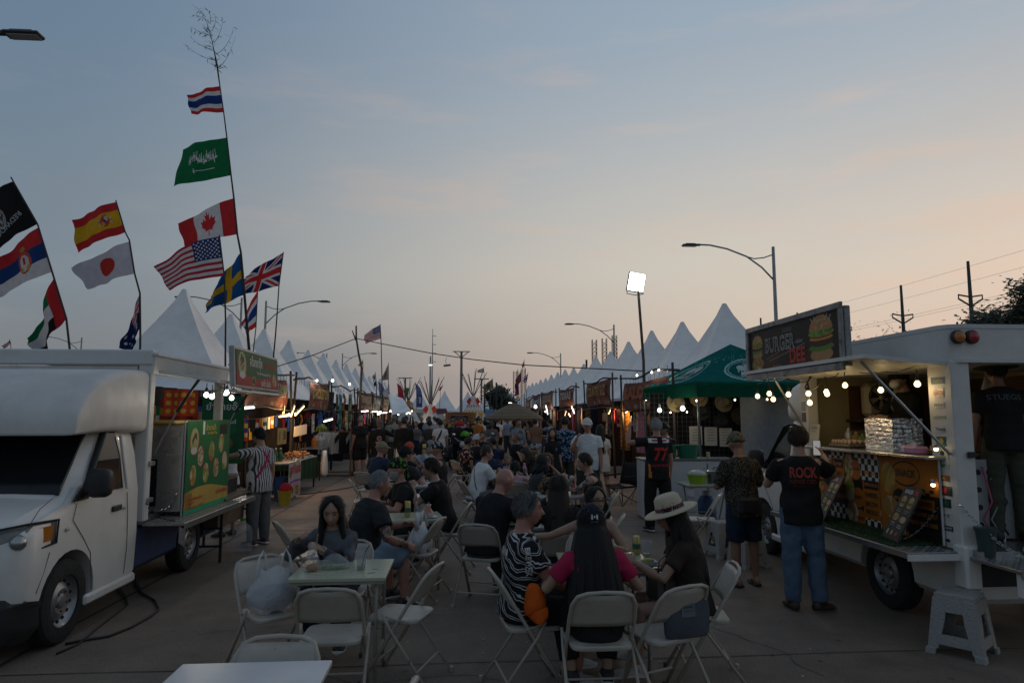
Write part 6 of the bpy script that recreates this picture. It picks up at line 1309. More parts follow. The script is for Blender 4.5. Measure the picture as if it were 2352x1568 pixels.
def garment_mesh(kind):
 if kind in _G: return _G[kind]
 mb = MB()
 if kind == 'shirt':
  mb.grid(lambda u,v: Vector(((u-.5)*(.50-.04*v),.02*math.sin(u*16)*(1-v)+.03*math.sin(3.14*u),-.68+v*.68-.03*abs(u-.5))),14,6)
  for e in (-1,1): mb.grid(lambda u,v: Vector((e*(.22+u*.17),.02+.01*math.sin(v*9),-.02-u*.10-v*.20-u*.08)),4,3)
 elif kind == 'dress': mb.grid(lambda u,v: Vector(((u-.5)*(.62-.34*v),.035*math.sin(u*22)*(1-v*.7),-1.05+v*1.05)),18,6)
 elif kind == 'scarf': mb.grid(lambda u,v: Vector(((u-.5)*(.30),.03*math.sin(u*14+v*2),-.95+v*.95-.05*math.sin(u*6)*(1-v))),12,6)
 elif kind == 'garland': mb.tube([(0.05*math.sin(k*.9),.03*math.cos(k*1.3),-k*.1) for k in range(12)],[.03+.018*(k % 2) for k in range(12)],7)
 elif kind == 'hoop': mb.tube([(.16*math.cos(a),0,-.2+.16*math.sin(a)) for a in np.linspace(0,6.283,22)],.02,6); mb.tube([(0,0,-.36),(.02,0,-.75)],[.04,.012],6)
 elif kind == 'bag': mb.loft([[Vector((x*w_,y*d,z)) for x,y in ((-1,-1),(1,-1),(1,1),(-1,1))] for w_,d,z in ((.17,.06,-.5),(.19,.08,-.4),(.18,.07,-.2),(.15,.04,-.12))]); mb.tube([(-.12,0,-.14),(-.08,0,0),(.08,0,0),(.12,0,-.14)],.012,6)
 o = mb.build('g',None,None,'all',fix=kind in ('garland','hoop','bag')); me = o.data; bpy.data.objects.remove(o); _G[kind] = me; return me
GC = {'crimson': (.30,.025,.03),'white': (.5,.5,.49),'black': (.015,.015,.016),'royal blue': (.03,.07,.25),'orange': (.42,.14,.02),'yellow': (.45,.32,.05),'green': (.03,.13,.05),'purple': (.12,.04,.16),'pink': (.42,.15,.2),'brown': (.12,.065,.035),'grey': (.15,.15,.155),'teal': (.03,.16,.17),'beige': (.3,.24,.16)}
def gmat(c,k):
 n = 'garment_%s_%d' % (c,k % 3)
 if k % 3 == 0: return cloth(n,GC[c])
 return cloth_pattern(n,'spots' if k % 3 == 1 else 'noise',[(0,GC[c]),(.42 if k % 3 == 1 else .5,tuple(min(1,q*1.9+.05) for q in GC[c])),(.6,tuple(q*.5 for q in GC[c]))],14 if k % 3 == 1 else 9)
CN = list(GC); _gn = [0]
NOUN = {'shirt': 'T-shirt','dress': 'dress','scarf': 'scarf','garland': 'bead garland','hoop': 'dream catcher','bag': 'shoulder bag'}
PATT = ['plain','spotted','mottled']
def hang(kind,x,y,z,rz,col,where,s=1.,pat=None):
 k = _gn[0] if pat is None else pat; _gn[0] += 1; me = garment_mesh(kind).copy(); me.materials.clear(); me.materials.append(gmat(col,k)); o = bpy.data.objects.new({'shirt': 'hanging_shirt','dress': 'hanging_dress','scarf': 'hanging_scarf','garland': 'bead_garland','hoop': 'dream_catcher','bag': 'hanging_bag'}[kind],me); COL.objects.link(o)
 o.location = (x,y,z); o.rotation_euler = (0,0,R_(rz)); o.scale = (s,s,s); tag(o,'%s %s %s %s' % (PATT[k % 3],col,NOUN[kind],where),NOUN[kind].split()[-1],'goods hanging in the stalls'); return o
rg = random.Random(77)
def used(): return set()
_seen = {}
PLACE = ['',', second of its kind',', third of its kind',', fourth of its kind',', fifth of its kind',', sixth of its kind',', seventh of its kind',', eighth of its kind']
def hang_row(side,X,Y0,Y1,n,z,kinds,where,dx=.35,cols=None,s0=.9,rzs=(-12,12)):
 for i in range(n):
  y = Y0+(Y1-Y0)*(i+.5)/n+rg.uniform(-.06,.06); kd = rg.choice(kinds); c = rg.choice(cols or CN); x = X+rg.uniform(-dx,dx)
  key = (PATT[_gn[0] % 3],c,kd,where); q = _seen.get(key,0); _seen[key] = q+1
  hang(kd,x,y,z+rg.uniform(-.06,.06),90+rg.uniform(*rzs),c,where+(PLACE[q] if q < len(PLACE) else ''),s0*rg.uniform(.85,1.15))
hang_row(1,-4.35,22.9,27.6,9,2.6,['garland','scarf','hoop','scarf'],'at the third left-hand stall',.15,s0=1.2); hang_row(1,-4.6,23,27.6,8,1.95,['shirt','dress','garland'],'low at the third left-hand stall',.25,s0=1.)
hang_row(1,-5.9,18,22.2,7,1.95,['shirt','dress','scarf'],'at the back of the second left-hand stall'); hang_row(1,-4.6,28.2,33,7,1.95,['shirt','dress','scarf','bag'],'at the fourth left-hand stall'); hang_row(1,-4.6,33.2,41,9,2.0,['shirt','dress','scarf','bag'],'at the far left-hand stalls')
hang_row(1,-6.1,13.2,17,6,2.0,['scarf','shirt','bag'],'at the back of the nearest left-hand stall',.2,['black','crimson','orange','grey','green'])
hang_row(-1,4.95,20.2,24.8,9,2.02,['shirt','scarf','dress','bag'],'at the country stall on the right',.3,['orange','brown','black','crimson','white','beige','grey']); hang_row(-1,4.95,26.6,31.4,8,2.1,['scarf','dress','shirt'],'at the Texas stall on the right',.3,['crimson','purple','orange','pink','royal blue','black']); hang_row(-1,4.95,32.6,38,7,2.15,['shirt','dress','bag'],'at the Colorado stall on the right',.3,['black','crimson','brown','grey','royal blue']); hang_row(-1,5.0,38.5,48,9,2.1,['shirt','dress','scarf'],'at the far right-hand stalls')
hang_row(-1,4.9,14.9,18.9,8,1.92,['scarf','shirt','bag','dress'],'at the saloon stall on the right',.25,['black','brown','beige','pink','grey','orange']); hang_row(-1,6.4,15,24.5,9,2.1,['scarf','dress'],'at the back of the right-hand stalls',.2,['orange','brown','crimson','yellow','beige'])
hang_row(1,-4.5,18.0,22.2,9,1.9,['scarf','bag','shirt','garland'],'along the front of the second left-hand stall',.12,['crimson','white','orange','grey','brown','royal blue','black'],.62); hang_row(1,-5.1,13.2,17.0,8,1.9,['shirt','scarf','bag'],'inside the nearest left-hand stall',.25,['crimson','black','orange','brown','grey','purple'],.8)
def tap2(c1,c2,seed):
 def f(u,v):
  A = Art(u,v,.8,c1); A.rect(.04,.03,.76,.97,c2); A.rect(.08,.06,.72,.94,c1); an = np.arctan2(A.y-.5,A.x-.4); r = np.hypot(A.y-.5,A.x-.4)
  A.put((r < .22+.05*np.sin(an*12)),c2); A.put((r < .13),tuple(q*.4 for q in c1)); A.put((r > .28) & (np.sin(an*20+r*30) > .5) & (np.abs(A.x-.4) < .3),c2); return A.c
 return f
for k, (x,y,c1,c2,l) in enumerate(((4.75,19.55,(.34,.15,.02),(.12,.05,.015),'orange patterned tapestry between the saloon and country banners'),(4.8,25.6,(.04,.02,.02),(.3,.12,.03),'dark tapestry with an orange sun between two right-hand stalls'),(-4.4,41.6,(.3,.05,.02),(.35,.18,.03),'red and gold tapestry at the end of the left-hand stalls'),(-4.3,27.95,(.04,.03,.03),(.22,.05,.04),'dark red rug hanging past the forked pole'),(4.72,15.6,(.03,.022,.02),(.24,.14,.07),'black and tan sun tapestry low at the saloon stall'))):
 sd = 1 if x < 0 else -1; o = sheet('tapestry',60,76,lambda u,v: np.stack([sd*.04*np.sin(u*12),(u-.5)*1.0*sd,v*1.25],1),tap2(c1,c2,k),CLOTHP); o.location = (x,y,.85 if k != 2 else 1.55); tag(o,l,'tapestry','hanging tapestries')
t = thing('cloth_table','table under a hanging off-white cloth in front of the right-hand stalls','table',(3.28,22.6,0)); cm = cloth('table_linen',(.38,.34,.28)); R = []
for z, k in ((.0,1.07),(.3,1.05),(.6,1.02),(.77,1.0),(.78,.97)):
 R.append([Vector((.45*k*math.copysign(abs(math.cos(a))**.3,math.cos(a))+.03*math.sin(a*11)*(1-z),.7*k*math.copysign(abs(math.sin(a))**.3,math.sin(a))+.03*math.sin(a*13)*(1-z),z)) for a in np.linspace(0,2*math.pi,60,endpoint=False)])
MB().loft(R).build('tablecloth',cm,t,'all')
bx = thing('display_box','open wooden display box on the off-white cloth table','box',(3.35,22.5,.785)); MB().box((0,0,.02),(.5,.6,.04),.01).build('tray',mat('wood_dark',(.12,.07,.04),.7,var=.3),bx); MB().box((.1,.1,.18),(.02,.4,.32),.01,M=RY(R_(15))).build('lid',mat('wood_tan',(.25,.17,.09),.7,var=.3),bx)
for k, (x,y) in enumerate(((4.2,26.9),(4.2,30.6),(4.3,34.5))):
 t = thing('stall_table','cloth covered stall table in the right row, %s' % ORD[k],'table',(x,y,0),0,'covered stall tables'); MB().box((0,0,.4),(.8,1.8,.8),.02).build('cover',cloth('tc%d' % k,((.2,.18,.15),(.06,.03,.03),(.05,.05,.06))[k]),t)
for k, (x,y) in enumerate(((-4.5,30.2),(-4.5,34.8),(-4.6,38.6))):
 t = thing('stall_table','cloth covered stall table in the left row, %s' % ORD[k],'table',(x,y,0),0,'covered stall tables'); MB().box((0,0,.4),(.8,1.9,.8),.02).build('cover',cloth('tcl%d' % k,((.05,.05,.06),(.16,.15,.14),(.06,.03,.03))[k]),t)
TUBE = glow('tube_white',(1,.97,.92),6); TUBEW = glow('tube_warm',(1,.60,.24),7)
def tube_light(px,py,Y,L,ang,m,label):
 p = W(px,py,Y=Y); L *= .8; t = thing('tube_light',label,'light',p,0,'lamps in the stalls'); lamp_light(t,(0,0,-.1),(16 if m is TUBEW else 7)*(1 if Y < 30 else 1.8),(1,.55,.22) if m is TUBEW else (1,.85,.65)); d = Vector((math.cos(R_(ang))*.35,math.cos(R_(ang))*.9,math.sin(R_(ang)))).normalized()*L/2
 MB().tube([-d,d],.017,8).build('tube',m,t); MB().tube([-d+Vector((0,0,.035)),d+Vector((0,0,.035))],.018,6).build('fitting',mat('white_fitting',(.4,.4,.4),.5),t)
def ball_light(px,py,Y,r,label,m=None): p = W(px,py,Y=Y); r *= .8; t = thing('stall_bulb',label,'light bulb',p,0,'lamps in the stalls'); lamp_light(t,(0,0,-r*2),4 if r > .03 else .8,(1,.82,.6)); bulb(t,(0,0,0),r,m or BULBC,.05,capm=mat('bulb_white_cap',(.4,.4,.4),.5))
for a in ((655,955,16.2,.55,4,TUBEW,'warm glowing tube low in the cluster under the carving banner'),(672,944,16.3,.34,62,TUBEW,'warm glowing tube standing upright in the cluster'),(688,943,16.5,.5,32,TUBEW,'warm glowing tube slanting up to the right in the cluster'),(652,940,16.2,.22,85,TUBEW,'short warm glowing tube at the left of the cluster'),(568,936,13.6,.5,2,TUBE,'white tube light under the stick rail of the nearest left stall'),(754,965,18.6,.5,8,TUBE,'white tube light over the drinks at the second left stall'),(838,944,29,.7,2,TUBE,'white tube light past the forked pole'),(866,945,33,1.2,0,TUBE,'long white tube far down the left stalls'),(880,948,35,1.0,3,TUBE,'second long white tube far down the left stalls'),(905,945,40,.8,0,TUBE,'white tube at the end of the left stalls'),(1256,941,34.5,.7,-50,TUBE,'white tube slanting at the Colorado stall'),(1316,941,27.6,.7,-28,TUBE,'white tube slanting at the Texas stall'),(1298,951,28.5,.55,35,TUBEW,'warm tube glowing low at the Texas stall'),(1308,953,28,.4,-20,TUBEW,'warm tube glowing at the end of the Texas stall'),(1440,945,19,.5,8,TUBEW,'small warm tube inside the saloon stall'),(1172,925,52,.9,0,TUBE,'white lamp over the far right tents'),(1400,945,21,.4,20,TUBEW,'warm tube inside the country stall'),(505,905,12.2,.45,0,TUBE,'white tube behind the left truck bulbs')):
 tube_light(*a)
for a in ((764,874,20.5,.05,'white bulb at the right end of the HOUSTON banner'),(803,882,24,.05,'white bulb among the hanging garlands'),(869,950,33,.07,'white bulb hanging by the far left tubes'),(897,944,36,.06,'white bulb past the far left tubes'),(914,924,38,.09,'white bulb at the end of the left row'),(1230,934,38,.11,'white globe under the blue oval banner'),(1253,945,36,.05,'white bulb under the Colorado banner'),(1179,947,45,.08,'white bulb over the thatched parasol'),(728,874,20,.04,'white bulb at the middle of the HOUSTON banner')): ball_light(*a)
STRS = [(927,940),(931,944),(934,950),(938,947),(920,948),(942,949),(915,952),(946,944)]
for k, (px,py) in enumerate(STRS): ball_light(px,py,42,.05,'tiny warm festoon bulb at the end of the left row, %s from the left' % ORD[k].replace('nearest','first'),glow('bulb_far',(1,.85,.6),6))
for k, (px,py) in enumerate(((1463,862),(1497,855),(1513,850),(1533,850))): ball_light(px,py,16.0-.3*k,.028,'small bulb on the stick rail above the saloon banner, %s from the left' % ORD[k].replace('nearest','first'),glow('bulb_small',(1,.85,.6),9))
# === people (specs)
BK = cloth('black',(.014,.014,.015)); BK2 = cloth('faded_black',(.028,.028,.029)); WT = cloth('white',(.62,.62,.62),var=.08); GY = cloth('grey',(.14,.14,.145)); DG = cloth('dark_grey',(.05,.052,.055)); NV = cloth('navy',(.018,.028,.06)); PK = cloth('pink_red',(.36,.018,.065)); PKL = cloth('pale_pink',(.5,.32,.36)); BR = cloth('dark_brown',(.035,.024,.018))
DEN = cloth('denim',(.085,.13,.19),var=.35,vscale=5,bump=.5); DENL = cloth('light_denim',(.20,.27,.34),var=.3,vscale=5,bump=.5); DEND = cloth('dark_denim',(.015,.024,.045),var=.3,vscale=5); TAN = cloth('tan',(.25,.21,.16)); GRT = cloth('grey_trouser',(.11,.11,.115)); SAGE = cloth('sage',(.25,.30,.24)); REDc = cloth('red',(.42,.03,.02)); BLUW = cloth('blue_white',(.12,.17,.28),col2=(.5,.5,.52),cscale=2.2,clo=.4,chi=.6); OLV = cloth('olive',(.06,.065,.045)); YELc = cloth('hi_vis',(.45,.5,.08)); BRN = cloth('brown',(.17,.11,.075))
STRIPE = cloth_pattern('cloth_bw_stripe','stripe',[(0,(.55,.55,.55)),(.50,(.018,.02,.03)),(.80,(.3,.3,.3)),(.86,(.018,.02,.03))],8.6); ZEBRA = cloth_pattern('cloth_zebra','zebra',[(0,(.014,.014,.014)),(.66,(.50,.50,.50)),(.92,(.014,.014,.014))],6.5,.9); CAMO = cloth_pattern('cloth_camo','noise',[(0,(.05,.055,.035)),(.44,(.14,.13,.085)),(.54,(.03,.03,.022)),(.62,(.18,.18,.14))],24)
SPECK = cloth_pattern('cloth_speckle','noise',[(0,(.015,.014,.012)),(.52,(.12,.11,.09)),(.60,(.02,.02,.018))],62); FLOR = cloth_pattern('cloth_floral','noise',[(0,(.02,.018,.018)),(.55,(.25,.06,.05)),(.60,(.4,.33,.28)),(.70,(.03,.025,.025))],13); HAWA = cloth_pattern('cloth_hawaii','noise',[(0,(.01,.015,.03)),(.48,(.04,.12,.24)),(.55,(.3,.36,.42)),(.62,(.012,.02,.04))],16); BANW = cloth_pattern('cloth_bw_bandana','noise',[(0,(.02,.02,.02)),(.54,(.5,.5,.5)),(.62,(.02,.02,.02))],22); BANG = cloth_pattern('cloth_leaf_bandana','noise',[(0,(.012,.014,.012)),(.56,(.08,.3,.03)),(.66,(.012,.014,.012))],26); PLAID = cloth_pattern('cloth_plaid','check',[(0,(.02,.022,.025)),(.5,(.04,.042,.045))],26); JACK = cloth('grey_wash',(.12,.125,.14),col2=(.05,.05,.058),cscale=7,clo=.42,chi=.62,bump=.4)
GREYH, BLKH, BRNH, DKB, AUB, BLO, SALT = (.22,.22,.22), (.008,.007,.007), (.05,.028,.018), (.022,.015,.011), (.16,.06,.025), (.30,.19,.09), (.12,.12,.12)
ch = .455
PP = {}
def add(key,*a,**k): PP[key] = person(*a,**k)
NR, MD, FR = .0085, .016, .026
# ---- foreground, seated
add('grey','woman with long black hair in a grey jacket eating at the green table',(-.95,5.74),168,1.6,seat=ch,vox=NR,sk='asian',top=JACK,long_=.93,bottom=DEND,hair='long',hairlen=.36,hairc=BLKH,female=True,face=True,lean=20,hpitch=-17,hyaw=14,la=(-.02,.40,.84),ra=(.20,.36,.90),curl=.7,legs='tuck')
add('denim','grey haired man in charcoal tee and pale denim shorts, turned to the right',(-.98,6.72),-58,1.78,seat=ch,vox=NR,fat=1.25,sk='ruddy',top=cloth('charcoal',(.024,.025,.026)),bottom=DENL,legfrac=.52,hair='crop',hairc=GREYH,lean=20,hyaw=-8,hpitch=-6,la=(-.05,.52,.76),ra=(.30,.40,.62),tattoo=1,shoe=(.02,.02,.02))
add('zebra','older man in black shirt with white zebra print, sitting side on',(.42,4.88),-84,1.70,seat=ch,vox=NR,fat=1.2,sk='ruddy',top=ZEBRA,bottom=BK,legfrac=.50,hair='short',hairc=SALT,face=True,lean=3,hyaw=-6,la=(-.08,.40,.66),ra=(.13,.40,.66),shoe=(.5,.5,.5),legs=(((-.14,1,-.05),(-.02,.05,-1)),((.14,1,-.05),(.02,-.12,-1))))
add('pink','woman in pink tee and black cap with very long black hair, back view',(.88,4.44),2,1.6,seat=ch,vox=NR,fat=1.12,sk='asian',top=PK,bottom=BK,legfrac=.9,hair='long',hairlen=.62,hairc=BLKH,female=True,hemdrop=-.07,hat=('cap',(.012,.014,.024)),lean=12,hpitch=-4,la=(-.26,.34,.74),ra=(.27,.34,.72),legs='tuck',shoe=(.03,.03,.03))
add('point','woman with glasses pointing left, half hidden behind the black cap',(1.16,5.92),168,1.58,seat=ch,vox=.011,sk='asian',top=PK,bottom=DEND,hair='bun',hairc=BLKH,female=True,face=True,tank=True,lean=10,hyaw=30,ra=((.95,.25,-.35),(1,.12,-.05)),la=(-.15,.36,.8),curl=.12)
add('hat','woman in a cream straw hat and dark brown tee holding a handbag',(1.67,4.87),76,1.62,seat=ch,vox=NR,fat=1.06,sk='asian',top=BR,bottom=WT,skirt=.55,hair='long',hairlen=.50,hairc=BLKH,female=True,hat=('brim',mat('straw_hat',(.52,.43,.30),.8,var=.1,vscale=40,bump=.3,bscale=120),cloth_pattern('hat_band_stripe','stripe',[(0,(.18,.02,.03)),(.5,(.45,.43,.4)),(.7,(.02,.02,.05))],30),-4),lean=12,hpitch=-14,hyaw=12,la=(-.12,.42,.82),ra=(.14,.42,.70),curl=.7,shoe=(.5,.48,.46),face=True)
# ---- second row, seated
add('bald','bald man in a black tee leaning over his table',(.26,7.02),-42,1.8,seat=ch,vox=.0095,fat=1.15,sk='ruddy',top=BK,bottom=DG,hair=None,face=True,lean=24,hpitch=-16,hyaw=-18,la=(-.1,.5,.78),ra=(.15,.5,.78),shoe=(.08,.08,.08))
add('longb','woman with straight dark brown hair and black tee, back view',(.95,6.56),-4,1.62,seat=ch,vox=.0095,sk='asian',top=BK,bottom=DENL,hair='long',hairlen=.48,hairc=DKB,female=True,lean=10,la=(-.3,.28,.78),ra=(.28,.3,.78),shoe=(.45,.45,.45))
add('boy','teenager in a black tee with white gothic print bending to drink',(1.06,7.82),170,1.6,seat=ch,vox=.011,sk='asian',top=BK,bottom=DG,hair='short',hairc=BLKH,lean=34,hpitch=-28,la=(-.2,.42,.8),ra=(.1,.45,.8))
add('leaf','white bearded man in a green leaf bandana and black tee',(-.60,8.48),104,1.75,seat=ch,vox=.011,fat=1.22,sk='ruddy',top=BK,bottom=DG,hair=None,hat=('bandana',BANG),beard=(.42,.41,.39),lean=12,hyaw=4,face=True,la=(-.15,.4,.8),ra=(.15,.4,.8))
add('eat','dark haired man in black tee and red striped shorts eating, facing left',(-.14,8.50),84,1.78,seat=ch,vox=.0105,fat=1.05,sk='light',top=BK,bottom=BK2,legfrac=.5,hair='short',hairc=DKB,face=True,lean=17,hyaw=2,hpitch=-6,la=(-.05,.42,.98),ra=(.15,.40,.62),curl=.9)
add('tank','tattooed man in a black tank top eating a wrap, facing left',(1.92,9.42),82,1.78,seat=ch,vox=.0115,sk='light',top=BK,tank=True,bottom=BK2,hair='short',hairc=DKB,face=True,lean=15,hpitch=-10,la=(-.08,.46,.98),ra=(.10,.44,.86),tattoo=-1,curl=.9)
add('bw','man in a black and white bandana and sleeveless top raising a beer can',(-.33,12.45),82,1.8,seat=ch,vox=.014,fat=1.22,sk='ruddy',top=BK2,tank=True,bottom=DG,legfrac=.5,hair=None,hat=('bandana',BANW),face=True,lean=4,la=(-.12,.46,1.10),ra=(.15,.42,.68),tattoo=-1,curl=.9)
add('polo','smiling man in a tan flat cap and navy polo shirt',(-1.60,13.3),-38,1.76,seat=ch,vox=.014,fat=1.15,sk='ruddy',top=cloth('polo',(.022,.035,.06)),bottom=DG,hair='crop',hairc=GREYH,hat=('cap',(.22,.19,.13)),face=True,lean=14,hyaw=-30,la=(-.2,.4,.76),ra=(.2,.4,.76))
add('easy','man in a black cap and a black tee with a square back print',(-.98,11.15),-30,1.78,seat=ch,vox=.014,fat=1.2,sk='ruddy',top=BK2,bottom=DG,hair='crop',hairc=DKB,hat=('cap',(.012,.012,.012)),lean=16,hyaw=-20,la=(-.2,.45,.78),ra=(.2,.45,.78))
add('orange','person in an orange red turban among the left group',(-1.05,13.6),-20,1.72,seat=ch,vox=.018,sk='tan',top=BK,tank=True,bottom=DG,hair=None,hat=('bandana',(.4,.07,.04)),lean=15,la=(-.2,.42,.78),ra=(.2,.42,.78))
add('blackcap2','person in a dark cap and white patterned shirt in the left group',(-.78,14.1),-15,1.7,seat=ch,vox=.018,sk='tan',top=cloth('white_print',(.45,.46,.48),col2=(.2,.24,.3),cscale=9),bottom=DG,hair='crop',hat=('durag',(.015,.015,.015)),lean=12,hyaw=-25)
add('curly','person with frizzy grey hair and a cream top in the left group',(-.66,15.2),-10,1.66,seat=ch,vox=.018,sk='light',top=cloth('cream',(.42,.4,.34)),bottom=DG,hair='medium',hairc=(.22,.21,.2),lean=8)
add('strap','man in a white tee with a thin black shoulder strap, seated facing right',(.27,11.36),-66,1.8,seat=ch,vox=.0125,sk='light',top=WT,bottom=GY,hair='crop',hairc=BRNH,lean=16,hyaw=-8,la=(-.05,.50,.72),ra=(.05,.50,.70),tattoo='both',curl=.8)
add('navy','dark haired man in a navy tee sitting opposite the white tee',(.50,12.6),-158,1.8,seat=ch,vox=.0135,fat=1.08,sk='light',top=NV,bottom=DG,hair='short',hairc=DKB,face=True,lean=4,hyaw=-34,la=(-.05,.48,.72),ra=(.1,.46,.72))
add('girl','little girl in pale pink with a dark ponytail and a pink bow, back view',(.90,11.2),-6,1.22,seat=.47,vox=.0125,sk='asian',top=PKL,bottom=PKL,hair='tail',hairc=BLKH,female=True,lean=6,la=(-.1,.34,.92),ra=(.2,.34,.85))
add('toddler','small blond girl in a grey blue top at the children table',(.92,13.1),165,1.12,seat=.5,vox=.014,sk='light',top=cloth('greyblue',(.22,.24,.3)),bottom=GY,hair='bun',hairc=BLO,face=True,hyaw=18,la=(-.1,.3,.85),ra=(.1,.3,.85))
add('phone','woman with reddish hair photographing with a phone over the white table',(1.36,10.75),178,1.6,seat=ch,vox=.0125,sk='asian',top=BK,tank=True,bottom=BK2,hair='medium',hairc=AUB,female=True,face=True,lean=6,hpitch=-8,la=(-.05,.33,1.06),ra=(.08,.33,1.06),curl=.9)
add('curlboy','person with tousled dark hair and black top bent over the children table',(1.45,12.6),110,1.68,seat=ch,vox=.016,sk='asian',top=BK,bottom=DG,hair='medium',hairc=DKB,lean=22,hpitch=-20,la=(-.1,.45,.82),ra=(.1,.45,.82))
add('darkw','woman with dark hair and charcoal top, back turned, beside the phone woman',(1.12,10.35),-70,1.6,seat=ch,vox=.016,sk='asian',top=DG,bottom=DG,hair='medium',hairc=BLKH,female=True,lean=12)
add('bandf','person in a black and white bandana behind the phone woman',(1.55,14.0),160,1.66,seat=ch,vox=.018,sk='tan',top=BK,bottom=DG,hair=None,hat=('bandana',BANW),lean=12,hpitch=-10)
add('flor','young man in a dark floral shirt sitting beyond the left group',(.10,16.4),-58,1.74,seat=ch,vox=.0165,sk='asian',top=FLOR,bottom=BK,hair='short',hairc=BLKH,lean=10)
add('navyb','man in a navy tee with his back turned, beyond the children table',(.80,16.4),0,1.72,seat=ch,vox=.018,sk='asian',top=NV,bottom=DG,hair='short',hairc=BLKH,lean=6)
add('silver','young man with silver dyed hair and a black jacket looking left',(1.40,16.5),120,1.74,seat=ch,z=.10,vox=.0165,sk='asian',top=BK,long_=.9,bottom=DG,hair='short',hairc=(.14,.145,.15),face=True,lean=4)
add('capback','man with a white cap and a backpack behind the navy tee',(.42,17.0),165,1.7,seat=ch,z=.05,vox=.018,sk='asian',top=BK2,bottom=DG,hair='crop',hat=('cap',(.42,.43,.46)),face=True)
add('boy2','young man with a dark fringe facing left beside the silver haired one',(1.68,15.6),95,1.66,seat=ch,vox=.0165,sk='asian',top=BK,bottom=DG,hair='short',hairc=BLKH,face=True,lean=8,la=(-.05,.34,.95))
add('round','round faced man looking at the camera past the navy tee',(.62,18.5),178,1.7,seat=ch,z=.1,vox=.018,sk='asian',top=BK,bottom=DG,hair='short',hairc=BLKH,face=True)
add('kneel','man squatting beside the motorbikes',(-.45,24),-80,1.7,seat=.25,vox=.022,sk='tan',top=DG,bottom=DEND,hair='short',hairc=BLKH,lean=25,legs=(((-.2,.9,.5),(0,.1,-1)),((.2,.9,.5),(0,.1,-1))))
# ---- standing, right
add('m77','grey haired man in a black racing shirt with a red 77 on its back',(3.17,10.9),8,1.82,vox=.0105,fat=1.08,sk='ruddy',top=BK,bottom=BK,hair='short',hairc=(.34,.33,.31),hemdrop=.08,la=((-.75,.15,-.05),(.25,.35,.75)),legs=(((-.06,.10,-1),(-.02,-.04,-1)),((.05,-.10,-1),(.02,-.16,-1))),shoe=(.015,.015,.015),curl=.8)
add('camo','man in speckled shirt, camouflage hat and denim shorts, back view',(3.12,7.45),12,1.68,vox=.0095,fat=1.12,sk='tan',top=SPECK,sleeve=.9,bottom=DEND,legfrac=.5,hair=None,hat=('cap',CAMO,cloth('tan_brim',(.26,.19,.11))),lean=5,hpitch=-10,la=(-.12,.28,1.05),ra=(.12,.28,1.05),shoes='flip',shoe=(.02,.02,.02),hemdrop=.1,tattoo=None)
add('rock','man in a black ROCK tee and jeans photographing the burger counter',(3.30,6.50),-14,1.76,vox=.0085,fat=1.06,sk='light',top=BK,bottom=DEN,wrinkle=2.2,hair='short',hairc=(.045,.025,.015),hemdrop=.07,hyaw=-12,ra=((.5,.55,-.35),(-.15,.65,.75)),la=((-.35,.5,-.7),(.45,.8,.25)),shoes='boot',shoe=(.055,.035,.022),legs=(((-.03,.0,-1),(-.01,.02,-1)),((.05,.05,-1),(.03,-.10,-1))),rfoot=(.85,.5,0),curl=.9)
add('whitee','older man in a white tee and white cap rubbing his eye',(2.42,12.9),168,1.80,vox=.0125,fat=1.16,sk='ruddy',top=WT,bottom=cloth('dkgreen',(.04,.042,.035)),legfrac=.55,hair='crop',hairc=GREYH,hat=('cap',(.55,.54,.50)),hemdrop=.08,face=True,hyaw=-14,ra=((.30,.35,-.55),(-.45,.25,.95)),curl=1.1,shoe=(.3,.3,.3))
add('hawai','dark haired man in a blue leaf print shirt and vest, back view',(2.35,15.3),10,1.84,vox=.0165,fat=1.12,sk='tan',top=HAWA,bottom=OLV,hair='short',hairc=BLKH,hemdrop=.1,hyaw=-20)
add('pdress','woman in a loose black tee dress beside the leaf print shirt',(1.98,14.6),-150,1.58,vox=.016,sk='asian',top=BK,sleeve=.85,bottom=BK,skirt=.35,hair='medium',hairc=BLKH,female=True,hemdrop=.2,hyaw=-40)
add('whdress','woman with long black hair in a short white dress walking away',(3.02,14.6),4,1.66,vox=.015,sk='asian',top=cloth('offwhite',(.46,.44,.40)),bottom=cloth('offwhite',(.46,.44,.40)),skirt=.26,hair='long',hairlen=.5,hairc=BLKH,female=True,legs='walk',shoe=(.4,.4,.4))
add('barman','barman in a black cap and black tee behind the white counter',(3.98,13.1),130,1.72,vox=.0135,sk='asian',top=BK,bottom=DG,hair='short',hairc=BLKH,hat=('cap',(.02,.02,.02)),face=True,hyaw=-5,ra=(.2,.3,1.0),la=(-.2,.3,1.0))
add('mask','vendor in black with a white face mask inside the burger truck',(4.92,7.15),95,1.62,z=.77,vox=.012,sk='asian',top=BK,long_=.9,bottom=BK,hair='short',hairc=BLKH,hat=('durag',(.012,.012,.012)),lean=8,hpitch=-15,la=(-.1,.4,1.05),ra=(.1,.4,1.05))
add('cookhat','worker in a wide hat and dark tee in the back doorway of the burger truck',(4.78,5.72),-20,1.62,z=.76,vox=.012,sk='tan',top=BK,bottom=OLV,hair='short',hairc=BLKH,hat=('brim',cloth('sunhat',(.10,.085,.05)),cloth('sunhat',(.1,.085,.05)),-4),lean=6)
